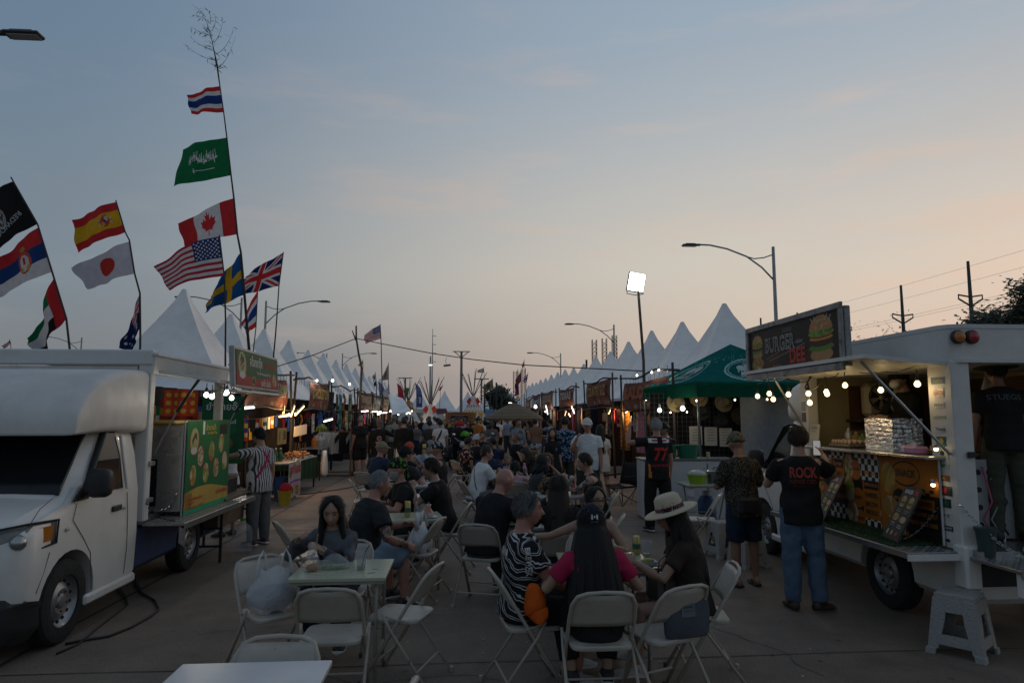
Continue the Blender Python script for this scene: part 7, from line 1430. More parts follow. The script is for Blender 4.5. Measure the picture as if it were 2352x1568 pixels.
# ---- standing, left
add('cook','cook in a black and white striped shirt with a pink apron harness',(-2.87,10.25),62,1.69,vox=.0105,fat=1.14,sk='asian',top=STRIPE,bottom=GRT,hair='short',hairc=BLKH,hemdrop=.09,la=((-.55,.80,-.2),(-.1,1,-.12)),ra=((.2,-.05,-1),(.05,.12,-1)),shoe=(.10,.02,.025),hpitch=-8,shoes='shoe')
add('helper','helper with dark hair and apron half hidden behind the cook',(-3.55,11.0),60,1.6,vox=.016,sk='asian',top=WT,bottom=BK,legfrac=.5,hair='bun',hairc=BLKH,female=True,lean=8)
add('eater','young woman in a peach top drinking through a red straw at the left stall',(-4.25,12.3),-85,1.58,seat=ch,z=.12,vox=.014,sk='asian',top=cloth('peach',(.5,.28,.16)),bottom=BK,hair='tail',hairc=BLKH,female=True,face=True,ra=(.05,.35,1.0))
add('seller','woman in black seated behind the fried food table',(-4.5,15.8),-160,1.58,seat=ch,z=.14,vox=.0155,sk='asian',top=BK,long_=.9,bottom=BK,hair='bun',hairc=BLKH,female=True,face=True,hyaw=10)
add('bend','man in a white tee bending over the shirts at the left stall',(-3.35,22.6),95,1.7,vox=.022,sk='asian',top=WT,bottom=GY,hair='short',hairc=BLKH,lean=48,hpitch=10,la=((-.2,.8,-.6),(0,.9,-.3)),ra=((.2,.8,-.6),(0,.9,-.3)))
add('bigblk','large grey haired man in black with glasses behind the forked pole',(-3.05,21.5),48,1.84,vox=.020,fat=1.3,sk='ruddy',top=BK,bottom=BK,legfrac=.55,hair='crop',hairc=GREYH,hyaw=-50,hemdrop=.1)
add('patch','person in a patched biker jacket and striped bandana lifting a phone',(-2.35,20.4),10,1.74,vox=.020,fat=1.15,sk='tan',top=BK,long_=.9,bottom=BK,hair=None,hat=('bandana',(.16,.1,.11)),ra=((.5,.3,-.3),(.1,.5,.7)))
add('sage','man in a sage green tee seen from behind in the crowd',(-2.35,25),8,1.82,vox=.024,fat=1.2,sk='light',top=SAGE,bottom=OLV,hair='crop',hairc=GREYH,hat=('cap',(.15,.14,.13)))
add('blkshirt','man in a black long sleeved shirt and white shorts walking away',(-1.55,19.4),4,1.80,vox=.020,fat=1.12,sk='light',top=BK,long_=.85,bottom=WT,legfrac=.5,hair='crop',hairc=DKB,hemdrop=.1)
add('greyw','woman in a grey tee and long dark skirt facing the camera in the crowd',(-1.62,26),160,1.62,vox=.024,sk='light',top=GY,bottom=DEND,skirt=.55,hair='tail',hairc=AUB,female=True)
add('blkshort','bald man in black tee and pale shorts walking towards the camera',(-1.75,32),172,1.80,vox=.026,sk='ruddy',top=BK,bottom=DENL,legfrac=.5,hair=None,legs='walk')
add('kidmask','small child beside the bald man in the alley',(-2.1,31.5),175,1.2,vox=.024,sk='asian',top=DG,bottom=DG,hair='short',hairc=BLKH)
add('whback','man in a white tee with a black sling bag walking away',(-.62,22.2),0,1.72,vox=.018,sk='asian',top=WT,bottom=BK,hair='short',hairc=BLKH,hemdrop=.06)
add('dgback','man in a dark grey tee and white shorts walking beside the sling bag man',(-.98,22.6),-4,1.70,vox=.020,sk='asian',top=DG,bottom=WT,legfrac=.5,hair='short',hairc=BLKH)
add('plaid','man in a dark plaid shirt standing by the motorbikes',(-.05,23.5),150,1.74,vox=.022,sk='tan',top=PLAID,long_=.9,bottom=BK,hair='short',hairc=BLKH)
add('hivis','man in a yellow and white shirt with folded arms near the tipi',(-1.0,34),165,1.72,vox=.026,sk='light',top=YELc,bottom=WT,legfrac=.5,hair='crop',hairc=GREYH,la=((-.3,.3,-1),(1,.3,.2)),ra=((.3,.3,-1),(-1,.3,.2)))
add('denimj','dark haired man in a pale denim jacket under the thatched parasol',(1.75,20.5),-150,1.76,vox=.018,sk='tan',top=cloth('denimj',(.2,.25,.3),col2=(.08,.1,.13),cscale=7),long_=.9,bottom=BK,hair='short',hairc=BLKH,hyaw=-20)
add('tankw','woman in a black tank top beside the denim jacket',(2.05,22),-30,1.68,vox=.020,sk='tan',top=BK,tank=True,bottom=BK,hair='tail',hairc=BLKH,female=True)
add('whshort','man in a white tee and white shorts with a crossbody strap, far',(.95,31),160,1.70,vox=.026,sk='asian',top=WT,bottom=WT,legfrac=.52,hair='short',hairc=BLKH)
add('jeansman','man in a brown shirt and jeans standing by the right-hand table',(2.62,23.5),20,1.74,vox=.020,fat=1.1,sk='tan',top=BRN,bottom=DENL,hair='short',hairc=BLKH,hemdrop=.12,lean=8)
add('bluew','man in a blue and white tee drinking by the right-hand stalls',(3.25,24.5),60,1.72,vox=.020,sk='tan',top=BLUW,bottom=DG,hair='short',hairc=BLKH,la=((-.3,.7,-.1),(.3,.2,.9)))
add('redman','man in a red tee in the far crowd at the left',(-2.55,33),170,1.78,vox=.028,sk='ruddy',top=REDc,bottom=DG,hair='crop')
add('red2','second man in red, smaller, deeper in the far crowd',(-2.9,36),160,1.76,vox=.03,sk='ruddy',top=REDc,bottom=DG,hair='short')
CR = [(-3.3,27,20,BK,'black'),(-3.0,30,160,GY,'grey'),(-2.2,28.5,15,DG,'charcoal'),(-3.4,33,90,OLV,'olive'),(-.3,28.5,175,BK2,'faded black'),(-.1,31,10,NV,'navy'),(-1.35,37,5,WT,'white'),(-.55,38,170,BK,'plain black'),(.3,27,200,BK,'black biker'),(.25,33.5,160,FLOR,'floral'),(.65,36,180,PLAID,'plaid'),(1.35,27.5,10,BK,'loose black'),(1.5,33,170,OLV,'dull green'),(2.3,29,45,PLAID,'dark checked'),(2.0,35,190,BK2,'washed black'),(1.1,40,180,YELc,'yellow'),(-1.9,41,170,NV,'dark blue'),(2.6,38,30,WT,'plain white'),(-2.0,23.6,150,WT,'white patterned'),(3.0,31,80,GY,'light grey'),(-2.7,39,10,BK,'dusty black'),(.0,42,0,REDc,'red')]
CR += [(-2.45,26.5,170,WT,'bright white'),(-1.3,29.5,175,cloth('lblue',(.25,.33,.42)),'light blue'),(-.85,26.8,10,cloth('cream',(.42,.4,.34)),'cream'),(-2.9,24.2,60,GY,'mid grey'),(.1,30,165,PKL,'pale pink'),(.75,29,170,cloth('orangec',(.45,.16,.04)),'orange'),(1.2,25.6,175,GY,'soft grey'),(1.75,31.5,10,WT,'clean white'),(2.35,33.5,150,cloth('lblue',(.25,.33,.42)),'sky blue'),(-3.2,36,120,WT,'chalk white'),(-1.0,44,170,GY,'ash grey'),(.8,45,10,WT,'distant white'),(2.2,26.5,160,SAGE,'pale green'),(-.35,35.5,175,cloth('mustard',(.38,.26,.06)),'mustard'),(2.9,35.5,60,REDc,'bright red'),(-2.2,45,170,cloth('mustard',(.38,.26,.06)),'dull yellow'),(1.6,43,180,BK,'jet black'),(3.1,28,75,BLUW,'blue and white')]
for k, (x,y,ya,tp,cn) in enumerate(CR):
 rg_ = random.Random(k); add('cr%d' % k,'far crowd member in a %s top %s' % (cn,'walking away' if (ya < 90 and ya > -90) else 'facing this way'),(x,y),ya,rg_.uniform(1.6,1.82),vox=.028,fat=rg_.uniform(.98,1.2),sk=rg_.choice(['tan','asian','light','ruddy']),top=tp,bottom=rg_.choice([BK,DG,DEND,OLV]),legfrac=rg_.choice([1,1,.5]),hair=rg_.choice(['short','crop','medium']),hairc=rg_.choice([BLKH,DKB,GREYH]),hat=rg_.choice([None,None,('cap',(.03,.03,.03)),('cap',(.1,.09,.08))]),legs=rg_.choice(['stand','walk']),group='far crowd in the alley')
finalise()
# ---- prints on garments (object space of the person)
def back_frame(i,h,side=0.,up=0.):
 I = PP[i]; c = I['q'](h)-I['fw']*.1*I['s']+I['ax']*side; M4 = frame4(c,I['ax'],I['su']); return M4
I = PP['rock']; M4 = back_frame('rock',.36); pr = mat('print_brick_red',(.36,.05,.025),.8)
on_cloth(I['shirt'],'ROCK',.135,M4,pr,I['shirt'],.03,.25); on_cloth(I['shirt'],'NEVER DIES',.06,M4@Matrix.Translation((.0,-.085,0)),mat('print_dim_red',(.16,.025,.015),.8),I['shirt'],.02,.24); on_cloth(I['shirt'],'THERE IS ONLY ROCK AND ROLL',.02,M4@Matrix.Translation((.0,-.125,0)),mat('print_dim_red',(.16,.025,.015)),I['shirt'],.0,.2)
I = PP['m77']; M4 = back_frame('m77',.24); on_cloth(I['shirt'],'77',.27,M4,mat('print_red_77',(.40,.02,.02),.8),I['shirt'],.045,.25,shear=.1); on_cloth(I['shirt'],'MICKEY MOUSE',.05,M4@Matrix.Translation((0,-.17,0)),mat('print_red_77',(.4,.02,.02)),I['shirt'],.02,.27)
on_cloth(I['shirt'],'H',.0,M4,cW,I['shirt']) if False else None
v, f = gridart(.36,.07,lambda x,y: abs(abs(x)-.62) < .36,30); project(I['shirt'],v,f,back_frame('m77',.455),cW,I['shirt'],'shoulder_panel',.006); [project(I['shirt'],*gridart(.08,.03,lambda x,y: True,8),back_frame('m77',.457,sx_*.085),cR,I['shirt'],'shoulder_print',.009) for sx_ in (-1,1)]
for sx in (-1,1): v, f = gridart(.05,.22,lambda x,y: x*sx > y*.5-.2,20); project(I['shirt'],v,f,back_frame('m77',.0,sx*.16),cO,I['shirt'],'side_panel',.006)
I = PP['easy']; M4 = back_frame('easy',.22,.0); v, f = gridart(.34,.34,lambda x,y: .82 < abs(x)+abs(y) < .95,44); project(I['shirt'],v,f,M4,cW,I['shirt'],'diamond_print'); v, f = gridart(.26,.09,lambda x,y: True,8); project(I['shirt'],v,f,M4@Matrix.Translation((0,.06,0)),cW,I['shirt'],'banner_print',.008); on_cloth(I['shirt'],'Easyriders',.07,M4@Matrix.Translation((0,.06,0)),cK,I['shirt'],.02,.24,off=.012); v, f = gridart(.2,.2,lambda x,y: abs(x)+abs(y) < .8 and y < .1,20); project(I['shirt'],v,f,M4@Matrix.Translation((0,-.02,0)),mat('print_rust',(.2,.07,.03),.8),I['shirt'],'picture_print',.005)
I = PP['patch']; M4 = back_frame('patch',.24); v, f = gridart(.16,.16,lambda x,y: .3 < math.hypot(x,y) < .95,22); project(I['shirt'],v,f,M4,mat('patch_pink',(.32,.18,.2),.8),I['shirt'],'patch_print',.008); v, f = gridart(.2,.05,lambda x,y: True,10); project(I['shirt'],v,f,M4@Matrix.Translation((0,-.12,0)),mat('patch_yellow',(.3,.25,.06),.8),I['shirt'],'patch_print',.008)
I = PP['pink']; cap = [c for c in I['root'].children if c.name.startswith('cap')][0]; hB, hc, s_ = I['hB'], I['hc'], I['s']
Mc = frame4(hc+hB@Vector((0,-.13,.055))*s_,hB@Vector((1,0,0)),hB@Vector((0,.25,1))); v, f = gridart(.045,.03,lambda x,y: abs(x) > .5 or (abs(x)*.9+abs(y)*.6 < .3),22); project(cap,v,f,Mc,cW,cap,'flag_print',.003); on_cloth(cap,'CANADA',.018,Mc@Matrix.Translation((0,-.035,0)),cW,cap,.0,.055,off=.003)
I = PP['boy']; M4 = frame4(I['q'](.3)+I['fw']*.15,-I['ax'],I['su']); on_cloth(I['shirt'],'Dmit',.11,M4@Matrix.Translation((-.03,.06,0))@Matrix.Rotation(-.5,4,'Z'),cW,I['shirt'],.02,.2)
I = PP['zebra']; M4 = frame4(I['q'](.42)+I['ax']*.28,I['fw'],I['su']); on_cloth(I['shirt'],'BIKE WEEK',.05,M4@Matrix.Translation((0,-.07,0))@Matrix.Rotation(-1.4,4,'Z'),cW,I['shirt'],.02,.2)
M4 = back_frame('zebra',.38); on_cloth(I['shirt'],'PATTAYA',.06,M4,cW,I['shirt'],.02,.2)
I = PP['pdress']; M4 = frame4(I['q'](.3)+I['fw']*.15,-I['ax'],I['su']); on_cloth(I['shirt'],'P',.1,M4,mat('print_blue',(.1,.2,.5),.8),I['shirt'],.03)
I = PP['cookhat']; on_cloth(I['shirt'],'STUEGS',.07,back_frame('cookhat',.4),mat('print_dim',(.09,.09,.09),.8),I['shirt'],.01,.26)
I = PP['tank']; 
def strap(i,pts,m,name,wd=.02):
 I = PP[i]; bvh = BVHTree.FromPolygons([x.co.copy() for x in I['shirt'].data.vertices],[tuple(p.vertices) for p in I['shirt'].data.polygons]); P = []
 for h, a in pts:
  c = I['q'](h); d = (I['ax']*math.sin(R_(a))-I['fw']*math.cos(R_(a))); hit = bvh.ray_cast(c+d*.5,-d,1.); P.append((hit[0] if hit[0] is not None else c+d*.17)+d*.005)
 mb = MB(); L = []
 for k, p in enumerate(P):
  t_ = (P[min(k+1,len(P)-1)]-P[max(0,k-1)]).normalized(); n_ = (p-I['q'](pts[k][0])).normalized(); w2 = t_.cross(n_).normalized()*wd; L += [p+w2,p-w2]
 mb.add(L,[(2*k,2*k+1,2*k+3,2*k+2) for k in range(len(P)-1)]); o = mb.build(name,m,I['root'],'all'); o.modifiers.new('t','SOLIDIFY').thickness = .006; return o
pa = mat('apron_pink',(.42,.03,.12),.7,var=.15)
strap('cook',[(.46,35),(.42,24),(.37,10),(.32,-5),(.24,-22),(.15,-42),(.07,-62)],pa,'apron_strap',.017); strap('cook',[(.46,-35),(.42,-22),(.37,-5),(.31,14),(.24,36),(.17,58),(.12,72)],pa,'apron_strap',.017)
strap('strap',[(.46,-30),(.40,-12),(.33,5),(.25,24),(.16,44),(.08,62)],mat('strap_black',(.012,.012,.012),.7),'shoulder_strap',.008); strap('whback',[(.46,28),(.38,14),(.3,-2),(.22,-20),(.12,-45)],mat('strap_black',(.012,.012,.012)),'sling_bag',.03)
sb = strap('camo',[(.45,25),(.36,20),(.26,10),(.16,-4),(.08,-16),(.02,-26)],mat('strap_black',(.012,.012,.012)),'bag_strap',.018); I = PP['camo']; MB().box(I['q'](-.03)-I['fw']*.2-I['ax']*.08,(.24,.09,.18),.03).build('sling_bag',mat('bag_black',(.014,.014,.015),.7,bump=.4),I['root'])
I = PP['mask']; MB().ell(I['hc']+I['hB']@Vector((0,.075,-.045))*I['s'],(.062,.05,.05),14,10).build('face_mask',cW,I['root'],'all')
for i in ('point','bigblk'): I = PP[i]; hB, hc, s_ = I['hB'], I['hc'], I['s']; MB().tube([hc+hB@Vector((-.085,-.01,.012)),hc+hB@Vector((-.075,.08,.012)),hc+hB@Vector((0,.108,.01)),hc+hB@Vector((.075,.08,.012)),hc+hB@Vector((.085,-.01,.012))],.006,6).build('glasses',BLKP,I['root'])
I = PP['zebra']; hB, hc = I['hB'], I['hc']; MB().tube([hc+hB@Vector((-.095,-.0,.02)),hc+hB@Vector((-.07,.05,.095)),hc+hB@Vector((0,.065,.112)),hc+hB@Vector((.07,.05,.095)),hc+hB@Vector((.095,.0,.02))],[.006,.012,.01,.012,.006],8).build('sunglasses',BLKP,I['root'],'all')
I = PP['grey']; M_ = mat('silver',(.5,.5,.5),.3,1.); a = I['arms'][-1]; MB().tube([(a[2]*I['s']+Vector((.03*math.cos(t_),.0,.03*math.sin(t_)))) for t_ in np.linspace(0,6.28,14)],.004,6).build('bracelet',M_,I['root'])
I = PP['hat']; a = I['arms'][1]; MB().tube([(a[2]*I['s'] - (a[2]-a[1]).normalized()*.02 + (a[2]-a[1]).normalized().orthogonal()*.031*math.cos(t_) + (a[2]-a[1]).normalized().cross((a[2]-a[1]).normalized().orthogonal())*.031*math.sin(t_)) for t_ in np.linspace(0,6.28,14)],.009,6).build('watch',NV,I['root'])
for i, e in (('phone',1),('rock',1)):
 I = PP[i]; a = I['arms'][e]; c = a[2]*I['s']+Vector((-.06 if i == 'phone' else -.05,.03,.07)); ph = thing('phone','phone held up by the reddish haired woman' if i == 'phone' else 'phone held up by the man in the ROCK tee','phone'); ph.matrix_basis = I['root'].matrix_basis@Matrix.Translation(c); MB().box((0,0,0),(.075,.010,.155),.006).build('case',mat('phone_grey',(.12,.12,.14),.3),ph); MB().box((0,-.0062,0),(.068,.001,.145)).build('screen',glow('phone_screen',(.55,.55,.55),.45) if i == 'rock' else GLS,ph)
# === flags and flag poles
RD, BL, WHc, GRN, BLK, YEL = (.50,.03,.035), (.015,.04,.20), (.62,.62,.64), (.01,.16,.06), (.015,.015,.016), (.62,.36,.02)
def f_thai(u,v): A = Art(u,v,1.5,RD); A.rect(0,1/6,2,5/6,WHc); A.rect(0,1/3,2,2/3,BL); return A.c
def f_saudi(u,v):
 A = Art(u,v,1.5,(.008,.15,.055)); rg = random.Random(2)
 A.line(.45,.27,1.02,.27,.022,WHc); A.line(.98,.22,1.0,.33,.02,WHc)
 for k in range(16):
  x = .38+k*.05; y = .58+rg.uniform(-.06,.06); A.line(x,y-.1,x+rg.uniform(-.03,.05),y+.12,.016,WHc); A.ell(x,y-.06+rg.uniform(-.02,.1),.04,.025,WHc,.45)
 return A.c
def leafpoly(cx,cy,s):
 h = [(0,1),(.13,.62),(.34,.78),(.28,.25),(.62,.55),(.68,.32),(1,.36),(.88,.05),(1,-.06),(.5,-.45),(.56,-.62),(.08,-.52),(.08,-1)]
 return [(cx+x*s*.62,cy+y*s) for x,y in h]+[(cx-x*s*.62,cy+y*s) for x,y in h[::-1]]
def f_canada(u,v): A = Art(u,v,1.7,WHc); A.rect(0,0,.43,1,RD); A.rect(1.27,0,2,1,RD); A.poly(leafpoly(.85,.52,.4),RD); return A.c
def f_us(u,v):
 A = Art(u,v,1.75,WHc); A.put((np.floor(A.y*13) % 2) == 0,(.45,.03,.05)); A.rect(0,6/13,.74,1.01,(.02,.045,.16))
 for r in range(9):
  for c in range(6 if r % 2 == 0 else 5): A.ell(.065+(c+(.0 if r % 2 == 0 else .5))*.122,6/13+.058+r*.0535,.022,.02,WHc)
 return A.c
def f_sweden(u,v): A = Art(u,v,1.6,(.01,.09,.28)); A.rect(0,.4,2,.6,YEL); A.rect(.5,0,.72,1,YEL); return A.c
def uk(A,x0,y0,w,h):
 m = (A.x >= x0) & (A.x < x0+w) & (A.y >= y0) & (A.y < y0+h); bx, by = A.x.copy(), A.y.copy(); X = (A.x-x0)/w*2; Y = (A.y-y0)/h
 A.put(m,(.012,.025,.13))
 for a, b in (((0,0),(2,1)),((0,1),(2,0))):
  n = np.abs((X-a[0])*(b[1]-a[1])-(Y-a[1])*(b[0]-a[0]))/math.hypot(2,1); A.put(m & (n < .10),WHc); A.put(m & (n < .035),RD)
 A.put(m & ((np.abs(X-1) < .17) | (np.abs(Y-.5) < .17)),WHc); A.put(m & ((np.abs(X-1) < .1) | (np.abs(Y-.5) < .1)),RD)
def f_uk(u,v): A = Art(u,v,1.7,BL); uk(A,0,0,1.7,1); return A.c
def f_aus(u,v):
 A = Art(u,v,1.7,(.012,.025,.10)); uk(A,0,.5,.85,.5)
 for x, y, r in ((.42,.25,.1),(1.3,.8,.055),(1.15,.55,.055),(1.45,.6,.055),(1.3,.2,.06),(1.37,.45,.03)):
  for k in range(7): a = k*.8976; A.line(x,y,x+r*math.sin(a),y+r*math.cos(a),r*.42,WHc)
 return A.c
def f_spain(u,v):
 A = Art(u,v,1.6,RD); A.rect(0,.25,2,.75,YEL); A.ell(.5,.5,.13,.17,(.4,.06,.04)); A.rect(.40,.5,.5,.64,(.5,.45,.45)); A.rect(.5,.36,.6,.5,(.55,.3,.05)); A.ell(.5,.5,.04,.05,(.05,.06,.2))
 A.rect(.30,.38,.34,.62,(.5,.47,.45)); A.rect(.66,.38,.70,.62,(.5,.47,.45)); A.ell(.5,.69,.1,.035,(.45,.2,.05)); A.rect(.28,.5,.36,.54,RD); A.rect(.64,.5,.72,.54,RD); return A.c
def f_japan(u,v): A = Art(u,v,1.6,(.60,.61,.68)); A.ell(.8,.5,.27,.30,(.50,.04,.03)); return A.c
def f_serbia(u,v):
 A = Art(u,v,1.6,RD); A.rect(0,0,2,1/3,WHc); A.rect(0,1/3,2,2/3,(.015,.05,.18)); A.ell(.6,.45,.2,.26,(.5,.08,.05)); A.ell(.6,.43,.14,.19,(.55,.53,.5)); A.rect(.56,.4,.64,.56,RD); A.ell(.6,.76,.08,.06,(.45,.25,.06)); A.ell(.5,.3,.05,.06,(.5,.28,.05)); A.ell(.7,.3,.05,.06,(.5,.28,.05)); return A.c
def f_uae(u,v): A = Art(u,v,1.8,WHc); A.rect(0,2/3,2,1.01,GRN); A.rect(0,0,2,1/3,BLK); A.rect(0,0,.5,1.01,RD); return A.c
def f_black(u,v):
 A = Art(u,v,1.6,(.012,.013,.015)); A.ell(.95,.5,.2,.22,(.33,.33,.34)); A.ell(.95,.5,.15,.17,(.03,.03,.03)); A.noise(.95,.5,.14,.16,[(.05,.05,.05),(.35,.35,.36)],60,3); A.ell(.9,.9,.04,.05,(.4,.4,.4),.5); return A.c
def f_plain(c1,c2=None):
 def f(u,v):
  A = Art(u,v,1.5,c1)
  if c2 is not None: A.noise(.75,.5,.4,.34,[c1,c2,c2],14,5)
  return A.c
 return f
def flag(label,corners,Y,art,amp=.09,nw=2.2,seed=0,nu=96,nv=60,dY=.5,group='flags',belly=.12):
 """corners: hoist top, hoist bottom, fly top, fly bottom (photo pixels); the cloth waves in depth and droops"""
 P = [W(*c,Y=Y+(dY if i > 1 else 0)) for i,c in enumerate(corners)]; A_ = [np.array(p) for p in P]; rg = random.Random(seed); p1, p2, p3 = (rg.uniform(0,6) for _ in range(3))
 L = (P[2]-P[0]).length; q0 = P[0]
 def pos(u,v):
  ht, hb, ft, fb = [np.tile(a-np.array(q0),(len(u),1)) for a in A_]; uu = u[:,None]; vv = v[:,None]
  p = (hb*(1-vv)+ht*vv)*(1-uu)+(fb*(1-vv)+ft*vv)*uu
  p[:,1] += amp*L*.9*np.sin(nw*2*np.pi*u*.62+p1+1.4*v)*u**.7+amp*.35*np.sin(6.2*2*np.pi*u*.5+p2-2*v)*u
  p[:,2] += belly*L*.35*np.sin(np.pi*u*.9)*(.3+.7*v)-amp*.2*np.sin(3.3*2*np.pi*u*.6+p3+v*1.5)*u
  p[:,0] += amp*.25*np.sin(2.7*np.pi*v+p2+2*u)*u
  return p
 o = sheet('flag',nu,nv,pos,art,FLAGP); o.location = q0; tag(o,label,'flag',group); return o
def fpole(label,pts,Y,r0=.035,r1=.012,seed=0,m=BAMD,ground_=True,name='flag_pole',jit=.006):
 P = [W(x,y,Y=Y) for x,y in pts]
 if ground_: P.append(Vector((P[-1].x+(P[-1].x-P[-2].x)*.2,Y,0)))
 P = P[::-1]; b = P[0].copy(); o = stick(name,[p-b for p in P],r0,r1,m,None,7,jit,seed,label,'flagpole','flag poles'); o.location = b; return o
Y1 = 17.
tall = fpole('very tall leaning bamboo carrying three flags, with a feathery leafless tip',[(487,95),(499,150),(505,198),(514,258),(521,316),(531,403),(537,455),(545,540),(553,580),(562,677),(572,800)],Y1,.05,.008,3)
rg = random.Random(21); tw = MB(); lv = MB(); b0 = tall.location
A0 = [W(x,y,Y=Y1)-b0 for x,y in ((505,198),(499,160),(493,125),(486,90),(476,55),(462,25))]
tw.tube(A0,[.016,.014,.012,.009,.006,.003],5)
for k, (bx,by,cx,cy,ex,ey) in enumerate(((499,158,522,145,541,85),(497,140,455,132,425,102),(496,125,525,112,537,62),(494,118,455,105,440,88),(491,100,508,80,512,45),(489,82,462,78,438,62),(486,72,500,52,492,32),(480,50,470,42,448,34),(482,55,488,40,476,22),(473,40,465,28,446,14))):
 a, c, e = (W(x,y,Y=Y1+rg.uniform(-.25,.25))-b0 for x,y in ((bx,by),(cx,cy),(ex,ey))); P = [a.lerp(c,t_).lerp(c.lerp(e,t_),t_) for t_ in np.linspace(0,1,9)]; tw.tube(P,[.007-.0006*i for i in range(9)],4)
 for i in range(2,9):
  for q in range(rg.choice((1,1,2))):
   d = Vector((rg.uniform(-1,.6),rg.uniform(-.5,.5),rg.uniform(-.6,.3))).normalized(); L = rg.uniform(.07,.2); n_ = d.orthogonal().normalized()*.009; p = P[i]; lv.add([p,p+d*L*.4+n_,p+d*L,p+d*L*.4-n_],[(0,1,2,3)])
for i in range(70):
 p = A0[1].lerp(A0[4],rg.random()); d = Vector((rg.uniform(-1,.5),rg.uniform(-.5,.5),rg.uniform(-.5,.4))).normalized(); L = rg.uniform(.08,.3); n_ = d.orthogonal().normalized()*.009; lv.add([p,p+d*L*.4+n_,p+d*L,p+d*L*.4-n_],[(0,1,2,3)])
tw.build('twig',BAMD,tall); lv.build('dry_leaf',mat('dry_bamboo_leaf',(.11,.09,.06),.8),tall,fix=False)['kind'] = 'stuff'
flag('red white and blue striped flag, topmost on the tall bamboo',((505,198),(514,258),(430,222),(437,262)),Y1,f_thai,.07,2,1)
flag('green flag with white script and sword on the tall bamboo',((521,316),(531,403),(420,343),(399,430)),Y1,f_saudi,.06,1.6,2)
flag('red and white maple leaf flag on the tall bamboo',((537,455),(544,538),(410,517),(425,566)),Y1,f_canada,.06,2,3)
fpole('bamboo pole holding the large stars and stripes',[(504,540),(515,633),(518,740),(517,850)],15.5,.03,.014,4)
flag('large stars and stripes flag streaming left below the maple leaf',((504,543),(515,633),(353,617),(383,665)),15.5,f_us,.07,1.6,4,140,84,belly=.25)
flag('blue flag with yellow cross folded over on the tall bamboo',((553,580),(562,677),(480,680),(463,723)),Y1,f_sweden,.14,2.6,5)
fpole('bamboo pole of the union flag',[(651,579),(641,655),(637,720),(628,820)],18.5,.03,.014,6)
flag('red white and blue union flag streaming left',((651,580),(639,657),(562,638),(531,686)),18.5,f_uk,.08,1.8,6,110,64)
fpole('thin pole of the drooping striped flag behind the tall bamboo',[(592,668),(588,750),(580,830)],24,.03,.014,7)
flag('small drooping red white blue flag behind the tall bamboo',((591,669),(588,750),(553,747),(565,770)),24,f_thai,.1,1.4,7,48,36)
fpole('crooked pole with the red-yellow and the red disc flags',[(266,460),(288,533),(297,552),(309,628),(322,673),(323,750),(322,795)],14,.03,.012,8)
flag('red and yellow flag with a coat of arms on the crooked pole',((266,464),(288,533),(170,507),(172,578)),14,f_spain,.09,1.8,8)
flag('white flag with a red disc on the crooked pole',((297,555),(309,628),(169,618),(203,664)),14,f_japan,.09,1.7,9)
flag('navy flag with white stars hanging limp behind the white tent',((322,674),(324,750),(277,802),(299,812)),14,f_aus,.12,1.6,10,dY=.2)
fpole('leaning pole at the far left with three flags',[(25,407),(87,514),(121,625),(152,731),(163,825)],12.5,.03,.012,11)
bf = flag('black club flag with pale skull print at the left edge',((29,417),(87,514),(-70,480),(-22,580)),12.5,f_black,.06,1.6,11)
flag('red blue and white flag with a crest at the left edge',((88,523),(120,624),(-20,612),(-25,690)),12.5,f_serbia,.08,1.7,12)
flag('red green white and black flag hanging limp on the left pole',((125,636),(152,731),(66,783),(86,822)),12.5,f_uae,.14,1.9,13,dY=.25)
p = W(14,520,Y=12.35); o = lettering('REDWOOD',.13,frame4(p-bf.location,(-.62,0,-.78),(.78,0,-.62)),mat('print_grey',(.4,.4,.4),.8),bf,.01)
fpole('steel pole with the stars and stripes over the left stalls',[(873,744),(876,800),(878,908)],30,.03,.018,14,mat('dark_pole',(.03,.03,.03),.5))
flag('stars and stripes flag flying in the middle above the cable',((873,746),(875,777),(835,771),(839,790)),30,f_us,.07,1.5,14,90,56)
